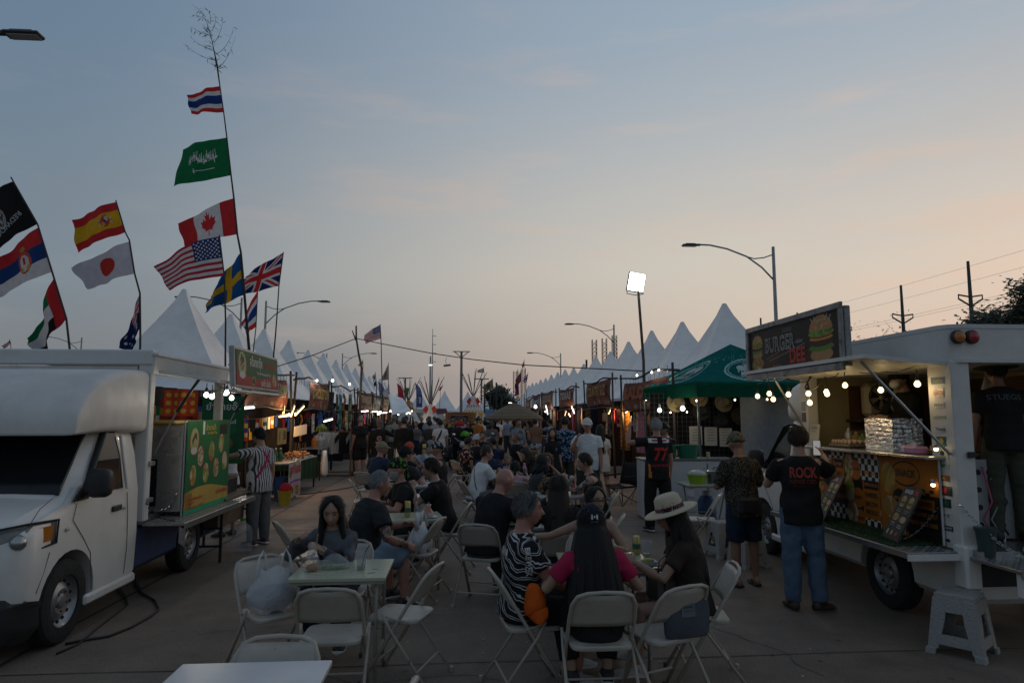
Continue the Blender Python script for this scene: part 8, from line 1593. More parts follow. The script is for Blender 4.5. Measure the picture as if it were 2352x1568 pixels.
SM = (('small grey and red flag above the left banners',((892,836),(892,872),(876,872),(880,874)),45,f_plain((.3,.25,.23),(.16,.1,.1))),('pale white flag drooping above the left banners',((893,886),(895,918),(872,912),(874,930)),44,f_plain((.42,.43,.48),(.5,.5,.55))),
  ('small white flag with dark mark far above the left stalls',((862,857),(864,870),(854,866),(858,877)),60,f_plain((.5,.5,.5),(.1,.1,.1))),('small black flag far above the left stalls',((864,874),(865,884),(858,880),(860,890)),60,f_plain((.03,.03,.03))),
  ('rainbow tinted flag at the end of the left stalls',((898,915),(900,938),(884,940),(886,944)),45,f_plain((.35,.3,.32),(.4,.28,.12))),('small green flag beside the feather flags',((940,891),(936,912),(930,891),(931,910)),60,f_plain((.03,.2,.05))),
  ('tiny red flag over the far tents',((1018,885),(1012,896),(1010,890),(1007,898)),80,f_plain((.45,.03,.03))),('camouflage coloured flag in front of the dark tree',((1131,870),(1133,892),(1108,890),(1112,902)),58,f_plain((.22,.2,.12),(.07,.07,.05))),
  ('dark red flag with pale print over the right tents',((1196,855),(1197,875),(1184,872),(1186,890)),62,f_plain((.22,.03,.04),(.12,.1,.1))),('red flag hanging below it with a dark blue band over the right tents',((1190,876),(1192,905),(1183,880),(1183,910)),61,f_plain((.3,.03,.04),(.03,.03,.08))),
  ('small red white and blue flag over the right tents',((1213,858),(1210,876),(1202,868),(1202,880)),64,f_thai),('pale flag with a dark mark high over the far tents',((1111,845),(1112,856),(1096,851),(1098,856)),80,f_plain((.45,.45,.45))),
  ('tiny striped flag far left over the truck roof',((22,782),(25,790),(6,795),(10,800)),50,f_us),('small yellow flag far left over the truck roof',((35,805),(38,815),(20,812),(24,820)),50,f_plain((.5,.4,.05))),
  ('small yellow pennant above the left tent tops',((833,828),(834,836),(822,838),(824,842)),60,f_plain((.4,.35,.08))),('tiny red and white flag on a thin pole at far right of centre',((1204,828),(1204,840),(1199,838),(1200,848)),70,f_plain((.4,.05,.05),(.5,.5,.5))))
for k, (l,c,Y,art) in enumerate(SM):
 flag(l,c,Y,art,.1,1.5,30+k,30,24); x0, y0 = c[0]; x1, y1 = c[1]; fpole('thin pole carrying the '+' '.join(l.split()[:9]),[(x0,y0-3),(x1,y1),(x1+(x1-x0)*.5,945)],Y,.03,.02,40+k)
def feather(px,Y,py0,py1,col,col2,label):
 a = W(px,py0,Y=Y); x = W(px,py1,Y=Y).x; h = a.z; t = thing('feather_flag',label,'feather flag',(x,Y,0),0,'feather flags')
 zb = W(px,py1,Y=Y).z; H = h-zb
 def pos(u,v): return np.stack([u*.5*(1-.8*v**5)-.16*v**4,0*u+.03*np.sin(v*9),zb+v*H-.05*u*v**3],1)
 def art(u,v): A = Art(u,v,.35,col); A.put(A.y < .55,col2); A.noise(.17,.75,.12,.1,[col,(.5,.08,.08)],40,2); A.noise(.17,.3,.1,.18,[col2,(.55,.55,.55)],30,3); return A.c
 sheet('banner',16,50,pos,art,FLAGP,t); MB().tube([(-.03,.03,0),(-.03,.03,zb+H*.5),(-.08,.03,zb+H*.8),(-.18,.03,h)],[.03,.025,.02,.01],6).build('pole',LAMPB,t)
feather(872,62,876,935,(.06,.2,.42),(.06,.1,.28),'blue feather flag, leftmost of three'); feather(915,62,880,940,(.42,.03,.05),(.42,.03,.05),'red feather flag in the middle of three'); feather(957,62,880,935,(.06,.2,.42),(.08,.1,.25),'blue feather flag, rightmost of three')
YF = 24.5
f0 = W(821,1071); fk = thing('forked_pole','crooked forked branch propping up the cable over the left stalls','pole',(f0.x,YF,0)); bb = fk.location
Pf = [Vector((f0.x,YF,0))]+[W(x,y,Y=YF) for x,y in ((824,1000),(828,908),(831,845),(823,811),(818,778),(818,748))]
stick('trunk',[p-bb for p in Pf],.06,.028,BAM,fk,jit=.012); stick('fork',[W(818,782,Y=YF)-bb,W(809,759,Y=YF)-bb],.03,.016,BAM,fk)
cb = [W(632,843,Y=22),W(720,815,Y=23),W(818,777,Y=YF),W(876,789,Y=24),W(990,811,Y=23),W(1083,825,Y=22),W(1203,838,Y=20.5),W(1340,845,Y=19),W(1478,852,Y=FY)]
o = MB().tube(cb,.016,6).build('cable',mat('cable_black',(.012,.012,.013),.6),None,'all'); tag(o,'black cable strung across the alley from the forked pole to the floodlight pole','cable')
p = W(1026,828,Y=22.6); t = thing('hanging_lamp','unlit tube lamp dangling from the cable over the alley','lamp',p); MB().tube([(0,0,-.16),(-.04,0,.0),(0,0,.1)],.007,5).build('cord',LAMPB,t); MB().tube([(-.1,0,-.17),(.13,0,-.14)],.035,8).build('tube',mat('grey_plastic',(.2,.2,.2),.5),t)
# === left stall food, table items, bags, cables
t = thing('grill_table','cardboard sided stand with black legs carrying the satay grill','table',(-3.30,9.55,0)); CARD = mat('cardboard',(.14,.10,.06),.9,var=.2,vscale=5)
MB().box((-.05,.1,.58),(.60,1.05,.36),.01).build('cardboard_front',CARD,t); MB().box((0,.15,.775),(.72,1.3,.03),.005).build('top',mat('stand_wood',(.12,.09,.06),.8),t)
for x in (-.32,.30):
 for y in (-.45,.72): MB().box((x,y,.38),(.03,.03,.76)).build('leg',SEAM,t)
MB().box((0,-.45,.2),(.64,.025,.025)).build('crossbar',SEAM,t); MB().box((0,-.45,.42),(.64,.025,.025)).build('crossbar',SEAM,t)
g = thing('satay_grill','perforated steel charcoal grill with rows of skewers','grill',(-3.32,9.7,.79)); MB().box((0,0,.1),(.36,.85,.20),.012).build('body',mat('grill_steel',(.10,.10,.10),.5,.7,var=.3),g); hm = MB()
for i in range(16):
 for j in range(4): hm.box((.182,-.36+i*.048,.05+j*.035),(.004,.012,.012))
hm.build('vent_hole',SEAM,g)['kind'] = 'stuff'
rg = random.Random(8); mm = mat('grilled_meat',(.16,.065,.025),.5,var=.4,vscale=30); sm_ = mat('bamboo_skewer',(.32,.22,.11),.7)
s0 = thing('satay_skewer','x','skewer',(0,0,0),0,'satay skewers on the grill'); MB().tube([(-.12,0,0),(.28,0,0)],.003,5).build('stick',sm_,s0); MB().tube([(-.13,0,0),(-.05,0,.003),(.06,0,0)],[.012,.016,.012],7).build('meat',mm,s0,'all')
for i in range(18):
 o = s0 if i == 0 else copy_tree(s0); o.location = (-3.32+rg.uniform(-.03,.03),9.34+i*.04,1.0+.012*(i % 3)+.006); o.rotation_euler = (rg.uniform(-.1,.1),rg.uniform(-.05,.08),rg.uniform(-.25,.25)); o['label'] = 'grilled meat skewer lying across the satay grill beside the cook'
jg = thing('water_jug','clear plastic water jug with a green cap under the grill stand','jug',(-2.93,9.75,0)); PLAS = mat('clear_plastic',(.42,.44,.45),.15,alpha=.26,spec=.7); MB().lathe([(.11,0),(.13,.02),(.13,.12),(.122,.135),(.13,.15),(.13,.28),(.10,.35),(.035,.39),(.03,.42)],(0,0,0),22,False).build('bottle',PLAS,jg,30); MB().lathe([(.036,.42),(.036,.45),(.001,.452)],(0,0,0),12).build('cap',mat('cap_green',(.08,.25,.03),.5),jg)
for k, (x,y,c_,nm,lb) in enumerate(((W(653,1160).x,W(653,1160).y,(.42,.27,.02),'bucket','yellow plastic bucket behind the cook'),(W(643,1152).x,W(643,1152).y,(.02,.06,.15),'plastic_drum','blue plastic drum behind the cook'))):
 b = thing(nm,lb,'bucket',(x,y,0)); h = .30 if k == 0 else .52; MB().lathe([(.11,0),(.14+.02*k,h*.9),(.15+.02*k,h),(.135,h),(.10,.02)],(0,0,0),22,True).build('pail',mat('pail_%d' % k,c_,.45,var=.15),b,30); MB().tube([(-.14,0,h*.9),(0,-.1,h*.75),(.14,0,h*.9)],.006,6).build('handle',BLKP,b)
b = thing('red_sack','red cloth sack draped over the yellow bucket','sack',W(656,1158)+Vector((0,-.05,.26))); MB().loft([[Vector((w_*math.cos(a)*(1+.12*math.sin(a*3+z*20))+.05*z,w_*.8*math.sin(a)*(1+.1*math.sin(a*5+z*9)),z)) for a in np.linspace(0,2*math.pi,24,endpoint=False)] for z,w_ in ((-.06,.11),(.0,.14),(.06,.14),(.12,.11),(.17,.07),(.19,.03))]).build('sack',cloth('sack_red',(.36,.02,.02)),b,'all')
gt = thing('food_table','table under a dark green cloth with trays of fried food','table',(-4.15,17.4,0)); MB().box((0,0,.78),(.9,1.9,.03),.005).build('top',STEEL,gt)
MB().grid(lambda u,v: Vector((.46+.02*math.sin(u*26),-.97+u*1.94,.77-.55*v*(.75+.25*u))),30,4).build('tablecloth',cloth('green_cloth',(.012,.045,.018)),gt,'all'); MB().grid(lambda u,v: Vector((-.45+u*.9,-.98-.015*math.sin(u*20),.77-.22*v)),16,3).build('cloth_end',cloth('green_cloth',(.012,.045,.018)),gt,'all'); MB().grid(lambda u,v: Vector((-.46+u*.94,.97,.77-.5*v)),10,3).build('cloth_end',cloth('green_cloth',(.012,.045,.018)),gt)
for x in (-.4,.4):
 for y in (-.85,.85): MB().box((x,y,.38),(.035,.035,.76)).build('leg',SEAM,gt)
for k, (y,c_,n,r,lb) in enumerate(((-.55,(.11,.05,.02),60,.028,'tray heaped with dark fried meat on the green table'),(-.0,(.38,.18,.05),60,.024,'tray heaped with golden fried pieces on the green table'),(.6,(.50,.22,.05),34,.045,'tray of round fried balls on the green table'))):
 tr = thing('food_tray',lb,'food tray',(-4.05,17.4+y,.80),0,'trays of fried food'); MB().box((0,0,.01),(.55,.5,.02),.006).build('tray',STEEL,tr); fm_ = mat('fried_%d' % k,c_,.45,var=.4,vscale=25); e0 = MB().ell((0,0,0),(r,r,r*.85),8,6).build('piece' if k < 2 else 'ball',fm_,tr,'all')
 for i in range(n):
  o = e0 if i == 0 else e0.copy()
  if i: COL.objects.link(o)
  if k == 2: o.location = (-.2+.088*(i % 5)+rg.uniform(-.01,.01),-.2+.09*((i//5) % 5),.05+.06*(i//25))
  else: rr_ = abs(rg.gauss(0,.11)); a = rg.uniform(0,6.3); o.location = (rr_*math.cos(a)*1.1,rr_*math.sin(a),.03+.12*max(0,1-rr_/.26)); o.rotation_euler = (rg.uniform(0,3),rg.uniform(0,3),0); o.scale = (rg.uniform(.7,1.4),rg.uniform(.7,1.2),1)
 if k == 2:
  q0 = MB().tube([(0,0,0),(.01,0,.26)],.004,5).build('skewer',sm_,tr)
  for i in range(16):
   o = q0 if i == 0 else q0.copy()
   if i: COL.objects.link(o)
   o.location = (-.18+.08*(i % 5),-.05+.07*(i//5),.08); o.rotation_euler = (rg.uniform(-.2,.2),rg.uniform(-.2,.2),0)
vb = sheet('vinyl_skirt',60,70,lambda u,v: np.stack([0*u+.02*np.sin(u*9),(u-.5)*1.1,v*.75],1),lambda u,v: (lambda A: (A.rect(0,.0,2,.38,(.36,.33,.3)),A.rect(.1,.42,1.35,.48,(.3,.05,.3)),A.noise(.5,.2,.2,.14,FOOD[1],18,2),A.noise(1.05,.18,.2,.14,FOOD[0],18,3),A.c)[-1])(Art(u,v,1.45,(.42,.38,.36))),PRINT); vb.location = (-3.62,15.6,.06); tag(vb,'white vinyl skirt with red lettering below the fried food','banner'); lettering('ลูกชิ้นทอด',.26,frame4((.03,0,.60),(0,1,0),(0,0,1)),cR,vb,.03,width=1.0)
st2 = thing('serving_table','steel serving table behind the white vinyl skirt','table',(-4.05,15.6,0)); MB().box((0,0,.80),(.75,1.15,.03),.005).build('top',STEEL,st2); [MB().box((x,y,.4),(.03,.03,.8)).build('leg',SEAM,st2) for x in (-.33,.33) for y in (-.52,.52)]
for k, (x,y,c_,lb) in enumerate(((-4.1,15.4,(.03,.2,.05),'green soda bottle behind the fried food, left'),(-4.05,15.62,(.03,.18,.05),'green soda bottle behind the fried food, middle'),(-4.0,15.84,(.04,.2,.06),'green soda bottle behind the fried food, right'),(-4.15,20.2,(.45,.18,.05),'jug of orange drink at the second left stall'),(-4.1,20.6,(.4,.42,.42),'clear jug at the second left stall'),(-4.1,21.0,(.4,.42,.40),'clear bottle beside the jugs at the second left stall'))):
 b = thing('bottle',lb,'bottle',(x,y,.815 if k < 3 else .9)); MB().lathe([(.045,0),(.05,.02),(.05,.17),(.02,.24),(.017,.27)] if k < 3 else [(.09,0),(.1,.02),(.1,.22),(.04,.32),(.035,.36)],(0,0,0),16,False).build('body',mat('drink_%d' % k,c_,.15,alpha=.75),b,30); MB().lathe([(.022,.265),(.022,.295),(.001,.296)] if k < 3 else [(.036,.355),(.036,.38),(.001,.382)],(0,0,0),10).build('cap',cW if k < 3 else BLUL,b)
dt = thing('drinks_table','table for drinks at the second left stall','table',(-4.2,20.6,0)); MB().box((0,0,.885),(.6,1.3,.03),.006).build('top',STEEL,dt); [MB().box((x,y,.43),(.03,.03,.86)).build('leg',SEAM,dt) for x in (-.25,.25) for y in (-.6,.6)]
ps = tag(plate('price_sign',W(648,947+54,Y=14.9),(.02,.62,0),(0,0,.34),mat('price_card',(.45,.28,.07),.7),None,.01),'orange card reading 1 50 hanging over the fried food','sign'); p = W(648,1001,Y=14.9); lettering('1   50',.26,frame4(p+Vector((.012,0,0)),(.03,1,0),(0,0,1)),cK,ps,.01,width=.46)
pg = tag(plate('white_sign',W(690,988,Y=17.2),(.2,.4,.06),(0,0,.24),mat('white_sign',(.5,.47,.42),.5),None,.03),'small white sign board hanging by the warm tubes','sign')
bc = [((.4,.04,.04),(.5,.5,.5)),((.02,.05,.25),(.5,.4,.05)),((.03,.25,.06),(.5,.5,.5)),((.5,.35,.03),(.4,.04,.04)),((.015,.015,.015),(.4,.05,.03)),((.45,.15,.02),(.5,.5,.5)),((.5,.5,.5),(.02,.05,.25))]
fl = []
for r, (zz,y0,y1) in enumerate(((1.84,12.7,16.9),(1.55,12.6,16.6),(1.72,11.9,14.2))):
 n = 13; o = MB().tube([(-4.35-.5*r,y0+(y1-y0)*k/12,zz-.08*math.sin(math.pi*k/12)) for k in range(13)],.004,5).build('bunting_string',mat('string',(.2,.2,.2),.8)); tag(o,'string of small flag bunting at the nearest left stall, %s row' % ('upper','lower','inner')[r],'string')
 for k in range(n):
  c1, c2 = bc[(k*3+r*2) % 7]; y = y0+(y1-y0)*(k+.5)/n; w_ = .2
  q = sheet('bunting_flag',12,9,lambda u,v: np.stack([.02*np.sin(u*7+k)+0*u,(u-.5)*w_,-.27+v*.27],1),(lambda c1,c2,m: (lambda u,v: (lambda A: (A.put(((A.x*3).astype(int) if m == 0 else (A.y*3).astype(int)) == 1,c2),A.c)[-1])(Art(u,v,1,c1))))(c1,c2,k % 2),FLAGP,o); q.location = (-4.35-.5*r,y,zz-.08*math.sin(math.pi*(k+.5)/n))
for k, (px,py,c1,c2,lb) in enumerate(((415,925,(.42,.05,.02),(.5,.3,.03),'red cloth with yellow dots hanging seen through the left truck'),(405,945,(.3,.05,.03),(.45,.25,.03),'red and orange hanging cloth below the dotted one'),(395,962,(.02,.16,.06),(.5,.5,.5),'green and red flag seen through the left truck'),(440,962,(.02,.05,.2),(.5,.08,.06),'blue and red starred flag seen through the left truck'),(545,925,(.02,.02,.03),(.3,.3,.3),'dark striped cloth behind the left truck bulbs'))):
 p = W(px,py,Y=13.5+.2*k); o = sheet('hanging_cloth',40,36,lambda u,v: np.stack([(u-.5)*.62,.04*np.sin(u*9),(v-.5)*.5],1),(lambda c1,c2,k: (lambda u,v: (lambda A: ([A.ell(.15+.3*i,.2+.3*j,.09,.09,c2) for i in range(5) for j in range(3)] if k == 0 else [A.rect(0,.35,2,.65,c2)]) and A.c)(Art(u,v,1.25,c1))))(c1,c2,k),CLOTHP); o.location = p; tag(o,lb,'cloth','cloths at the nearest left stall')
vs = sheet('vinyl_stand',40,80,lambda u,v: np.stack([(u-.5)*.62,0*u,v*1.0],1),lambda u,v: (lambda A: (A.noise(.3,.35,.25,.3,[(.02,.1,.05),(.03,.14,.07)],12,3),A.ell(.3,.3,.16,.12,(.25,.12,.05)),A.c)[-1])(Art(u,v,.62,(.02,.12,.05))),PRINT); vs.location = W(510,1010,Y=10.6)+Vector((0,0,-.35)); tag(vs,'green standing banner with pale letters beside the left truck menu','banner'); lettering('ยำนายอ๊ะ',.14,frame4((0,-.006,.84),(1,0,0),(0,0,1)),cW,vs,.01,width=.5); lettering('Naiad',.09,frame4((.05,-.006,.62),(1,0,0),(0,0,1)),cW,vs,.01,width=.28)
fb = MB()
rk = thing('shirt_rack','wooden rack with white printed T-shirts at the left stalls','rack',(-3.75,21.6,0),R_(-10)); wd_ = mat('rack_wood',(.13,.075,.04),.8,var=.25)
for x in (-.5,.5): MB().tube([(x,-.22,0),(x*.9,0,1.35)],.03,6).build('leg',wd_,rk); MB().tube([(x,.22,0),(x*.9,0,1.35)],.03,6).build('leg',wd_,rk)
MB().box((0,0,1.33),(1.1,.04,.04),.005).build('rail',wd_,rk); MB().box((0,0,.12),(1.1,.5,.03),.005).build('base',wd_,rk)
for k in range(4): hang('shirt',-4.1+.28*k,21.55+.06*k,1.33,(35,70,50,62)[k],'white' if k != 2 else 'black','on the wooden rack, %s' % ('at its left end','second','third','at its right end')[k],.98,0)
hb = thing('plastic_bag','white plastic bag hanging beside the green food table','bag',(-3.55,18.55,.25)); MB().loft([[Vector((w_*.55*math.cos(a)*(1+.1*math.sin(a*4+z*14)),w_*math.sin(a)*(1+.12*math.sin(a*3+z*11)),z)) for a in np.linspace(0,2*math.pi,20,endpoint=False)] for z,w_ in ((.0,.12),(.06,.17),(.2,.18),(.34,.16),(.5,.12),(.66,.09))]).build('bag',mat('white_bag',(.55,.55,.54),.5,bump=.8,bscale=14),hb,'all')
bn = thing('banana_bunch','bunch of green bananas hanging at the second left stall','bananas',W(738,982,Y=18.4)); bm_ = mat('green_banana',(.10,.17,.03),.5)
for k in range(7): a = -.6+k*.2; MB().tube([(0,0,.1),(.12*math.sin(a*2),.05*math.cos(k),.0),(.18*math.sin(a*2),.06*math.cos(k),-.12)],[.012,.024,.01],7).build('banana',bm_,bn,'all')
# ---- items on the foreground tables
def bottle(x,y,z,h,label,water=True,cap=(.05,.2,.5),lbl=(.05,.22,.45)):
 b = thing('water_bottle',label,'bottle',(x,y,z),0,'small plastic bottles'); r = h*.155
 MB().lathe([(r*.85,0),(r,.01),(r,h*.28),(r*.93,h*.31),(r,h*.34),(r,h*.62),(r*.8,h*.74),(r*.36,h*.88),(r*.36,h*.93)],(0,0,0),18,False).build('body',PLAS,b,30); MB().lathe([(r*.40,h*.93),(r*.40,h),(.001,h)],(0,0,0),12).build('cap',mat('cap_%.2f_%.2f_%.2f' % cap,cap,.5),b)
 if lbl: MB().lathe([(r*1.012,h*.36),(r*1.012,h*.58)],(0,0,0),18,False).build('paper_label',mat('blabel_%.2f_%.2f_%.2f' % lbl,lbl,.5,alpha=.8),b,True)
 return b
def can(x,y,z,label,col=(.42,.36,.14),band=(.03,.10,.06),h=.145):
 c_ = thing('beer_can',label,'can',(x,y,z),0,'drink cans'); r = .032; MB().lathe([(.024,0),(r,.008),(r,h-.012),(.026,h),(.024,h-.003)],(0,0,0),18,True).build('body',mat('can_%.2f_%.2f' % col[:2],col,.32,.6,var=.1),c_,30); MB().lathe([(r*1.01,h*.3),(r*1.01,h*.58)],(0,0,0),18,False).build('printed_band',mat('band_%.2f_%.2f' % band[:2],band,.4),c_,True); return c_
def cup(x,y,z,label,h=.125,straw=(.02,.02,.02)):
 c_ = thing('plastic_cup',label,'cup',(x,y,z)); MB().lathe([(.028,0),(.044,h),(.047,h),(.047,h+.004),(.043,h+.002),(.027,.003)],(0,0,0),20,False).build('cup',PLAS,c_,30); MB().lathe([(.027,.003),(.031,.03),(.001,.031)],(0,0,0),16).build('drink',mat('pale_drink',(.35,.3,.2),.2,alpha=.7),c_)
 if straw: MB().tube([(0,0,.006),(.03,.01,h*1.05),(.055,.02,h*1.35)],.004,6).build('straw',mat('straw_%.2f' % straw[0],straw,.5),c_)
 return c_
TZ = .7415
cup(-.70,5.13,TZ,'clear plastic cup with a black straw on the green table')
fb_ = thing('food_bag','clear plastic bag with sauce and a skewer on the green table','food bag',(-1.04,5.10,TZ)); MB().lathe([(.05,0),(.06,.03),(.045,.09),(.03,.16),(.012,.2)],(0,0,0),14,True,None,1,.7).build('bag',PLAS,fb_,'all'); MB().ell((0,0,.028),(.045,.035,.028)).build('sauce',mat('orange_sauce',(.35,.11,.02),.3),fb_,'all'); MB().tube([(0,0,.02),(.03,.03,.26)],.003,5).build('skewer',sm_,fb_)
cq = thing('salad_bag','opened bag of cucumber pieces on the green table','food bag',(-.90,5.20,TZ)); MB().lathe([(.10,0),(.11,.02),(.08,.06),(.03,.10)],(0,0,0),16,True,None,1.1,.8).build('bag',PLAS,cq,'all')
for k in range(6): MB().box((-.06+.024*k,-.03+.01*(k % 3),.02),(.05,.022,.018),.005,R_(15*k)).build('cucumber',mat('cucumber',(.26,.36,.10),.5),cq)
ls = thing('crumbs','food scraps scattered on the green table','scraps',(-.62,5.02,TZ)); [MB().box((x,y,.003),(.04,.015,.006),.002,a).build('scrap',mat('scrap',(.5,.45,.36),.8),ls) for x,y,a in ((.0,0,.4),(.02,.02,1.2),(-.35,-.02,.2),(-.4,.0,.9),(.02,.13,.1))]
def shopping_bag(x,y,z,rz,label,s=1.,dark=True,m=None):
 b = thing('shopping_bag',label,'bag',(x,y,z),R_(rz)); b.scale = (s,s,s); rg = random.Random(int(x*100)); mm_ = m or mat('bag_film',(.74,.74,.75),.3,alpha=.5,bump=.9,bscale=16)
 R = []
 for zz, w_, d in ((0,.13,.09),(.04,.17,.12),(.12,.17,.125),(.18,.14,.09),(.24,.12,.055),(.30,.11,.035)):
  R.append([Vector((w_*math.cos(a)*(1+.11*math.sin(a*7+zz*30)+.06*math.sin(a*3-zz*17)),d*math.sin(a)*(1+.14*math.sin(a*5+zz*22)),zz+.015*math.sin(a*4+1))) for a in np.linspace(0,2*math.pi,30,endpoint=False)])
 MB().loft(R,False).build('bag',mm_,b,'all')
 for sx in (-1,1): MB().tube([(sx*.125,-.02,.25),(sx*.105,-.01,.37),(sx*.08,0,.42),(sx*.06,0,.37),(sx*.045,.02,.26)],[.03,.02,.013,.018,.026],8,.45).build('handle',mm_,b,'all')
 if dark: MB().ell((0,0,.09),(.165,.115,.088),16,10).build('contents',cloth('bag_contents',(.03,.04,.06)),b,'all')
 return b
shopping_bag(-1.33,5.20,.456,25,'translucent carrier bag with dark clothing on the folding chair'); shopping_bag(-.40,7.26,.456,70,'white carrier bag with cut handles on a folding chair',.95,False,mat('white_carrier',(.56,.56,.57),.45,bump=.7,bscale=12))
can(-.56,7.68,TZ,'tall gold beer can in front of the denim shorts man',h=.17); bottle(-.46,7.6,TZ,.17,'small clear bottle beside the gold beer can',cap=(.4,.4,.4),lbl=None)
pl = thing('paper_plate','paper plate with pink wrapped food in front of the denim shorts man','plate',(-.33,7.62,TZ)); MB().lathe([(.07,0),(.10,.012),(.098,.014),(.06,.004)],(0,0,0),20).build('plate',cW,pl,True); MB().lathe([(.05,.01),(.055,.05),(.02,.11),(.03,.14)],(0,0,0),9).build('wrapped_food',mat('pink_wrap',(.5,.22,.16),.5,bump=.8,bscale=20,col2=(.5,.48,.45),cscale=14),pl,'all')
bottle(1.00,5.43,TZ,.25,'water bottle with a blue cap and label in front of the pointing hand',lbl=(.05,.2,.45)); can(1.42,5.52,TZ,'green gold beer can behind the clear cup'); cup(1.47,5.40,TZ,'clear empty cup beside the straw hat woman',.12,None)
tr = thing('paper_tray','white paper food tray with tissue at the left of the bottle table','tray',(.95,5.20,TZ)); MB().loft([[Vector((x*a,y*a,z)) for x,y in ((-1,-.7),(1,-.7),(1,.7),(-1,.7))] for a,z in ((.05,0),(.07,.035),(.068,.035),(.045,.006))]).build('tray',cW,tr); MB().ell((0,0,.035),(.05,.035,.028),10,6).build('tissue',mat('tissue_red',(.55,.5,.48),.7,col2=(.4,.08,.06),cscale=18,clo=.55,chi=.6,bump=.8,bscale=30),tr)
tr = thing('paper_tray','paper tray with a yellow wrapper near the straw hat woman','tray',(1.40,5.12,TZ)); MB().loft([[Vector((x*a,y*a,z)) for x,y in ((-1,-.6),(1,-.6),(1,.6),(-1,.6))] for a,z in ((.05,0),(.068,.03),(.066,.03),(.045,.006))]).build('tray',cW,tr); MB().ell((0,0,.032),(.05,.03,.02),10,6).build('wrapper',mat('wrapper_yellow',(.42,.34,.05),.4,bump=.8,bscale=24),tr)
tp = thing('tablet','black phone lying on the table edge beside the straw hat woman','phone',(1.37,5.00,TZ),R_(4)); MB().box((0,0,.006),(.17,.085,.011),.004).build('case',BLKP,tp); MB().box((0,0,.0122),(.16,.076,.001)).build('screen',mat('screen_glass',(.02,.02,.022),.06,spec=.8),tp)
hg = thing('handbag','dark brown leather handbag on the lap of the straw hat woman','handbag',(1.46,4.86,.58),R_(20)); hm_ = mat('leather_dark',(.035,.026,.022),.5,var=.2); MB().loft([[Vector((x*w_,y*d,z)) for x,y in ((-1,-1),(1,-1),(1,1),(-1,1))] for w_,d,z in ((.12,.06,0),(.125,.065,.02),(.11,.05,.15),(.10,.02,.17))]).build('body',hm_,hg,20); MB().tube([(-.07,0,.16),(-.06,0,.25),(0,0,.29),(.06,0,.25),(.07,0,.16)],.01,8,.5).build('handle',mat('leather_taupe',(.13,.11,.1),.5),hg,'all'); MB().box((0,-.066,.09),(.12,.004,.07),.0).build('pocket',hm_,hg)
tt = thing('tote_bag','grey fabric tote bag with a pale label standing on the folding chair','tote bag',(1.45,4.41,.457),R_(15)); R = []
for zz, w_, d in ((0,.15,.045),(.02,.16,.055),(.14,.165,.05),(.25,.16,.02)): R.append([Vector((w_*math.copysign(abs(math.cos(a))**.5,math.cos(a)),d*math.sin(a)*(1+.1*math.sin(a*4+zz*20)),zz)) for a in np.linspace(0,2*math.pi,28,endpoint=False)])
MB().loft(R).build('bag',cloth('tote_grey',(.075,.085,.10)),tt,40); plate('patch',(-.02,-.052,.17),(.1,0,0),(0,.008,.08),mat('patch_grey',(.12,.13,.15),.8),tt,.003); lettering('DESIGN',.022,frame4((-.02,-.056,.19),(1,0,0),(0,-.1,1)),cK,tt,.0,width=.07); lettering('YOUR STYLE',.016,frame4((-.02,-.055,.165),(1,0,0),(0,-.1,1)),cK,tt,.0,width=.07)
oc = thing('baseball_hat','bright orange baseball cap hooked on the chair of the zebra shirt man','cap',(.50,4.62,.63),0); oc.rotation_euler = (0,R_(-22),R_(-25)); om = cloth('neon_orange',(.60,.10,.01),var=.25,bump=.5)
MB().loft([[Vector((w_*math.cos(a)*(1+.05*math.sin(a*4+z*40))+.02*math.sin(z*18),w_*.55*math.sin(a),z)) for a in np.linspace(0,2*math.pi,24,endpoint=False)] for z,w_ in ((.115,.012),(.10,.04),(.05,.066),(-.01,.08),(-.06,.084),(-.065,.07))]).build('crown',om,oc,'all'); MB().grid(lambda u,v: Vector(((u-.5)*.155*(1-.35*v*v)+.01*v,-.045*math.cos((u-.5)*2.6)-.012*v,-.055-.085*v*math.cos((u-.5)*1.5))),12,5).build('visor',om,oc,'all').modifiers.new('t','SOLIDIFY').thickness = .006
for k, (x,y) in enumerate(((.86,7.05),(.98,6.98),(1.03,7.10))): can(x,y,TZ,'pale gold beer can behind the zebra shirt man, %s of three' % ('left','middle','right')[k])
bottle(.80,7.18,TZ,.2,'clear bottle beside the three beer cans',cap=(.5,.5,.5),lbl=(.05,.25,.12)); bottle(1.14,7.12,TZ,.2,'clear bottle with a white straw beside the beer cans',cap=(.5,.5,.5),lbl=None)
lb_ = thing('leopard_bag','leopard print bag on the white table','handbag',(1.28,9.72,TZ)); MB().lathe([(.10,0),(.15,.03),(.16,.1),(.10,.2),(.06,.23)],(0,0,0),20,True,None,1.1,.8).build('body',cloth_pattern('leopard','noise',[(0,(.02,.015,.01)),(.48,(.28,.19,.07)),(.56,(.05,.03,.015))],30),lb_,'all'); MB().tube([(-.08,0,.2),(-.04,0,.28),(.05,0,.28),(.08,0,.2)],.01,6).build('handle',BLKP,lb_)
can(1.60,9.70,TZ,'red cola can on the white table',(.45,.02,.02),(.5,.5,.5)); bottle(1.15,12.05,TZ,.24,'water bottle with a blue cap on the children table'); bottle(.92,12.0,TZ,.22,'clear bottle on the left of the children table',cap=(.4,.4,.4),lbl=(.1,.3,.12)); bottle(1.0,12.1,TZ,.22,'clear bottle with a straw on the children table',cap=(.4,.4,.4),lbl=None)
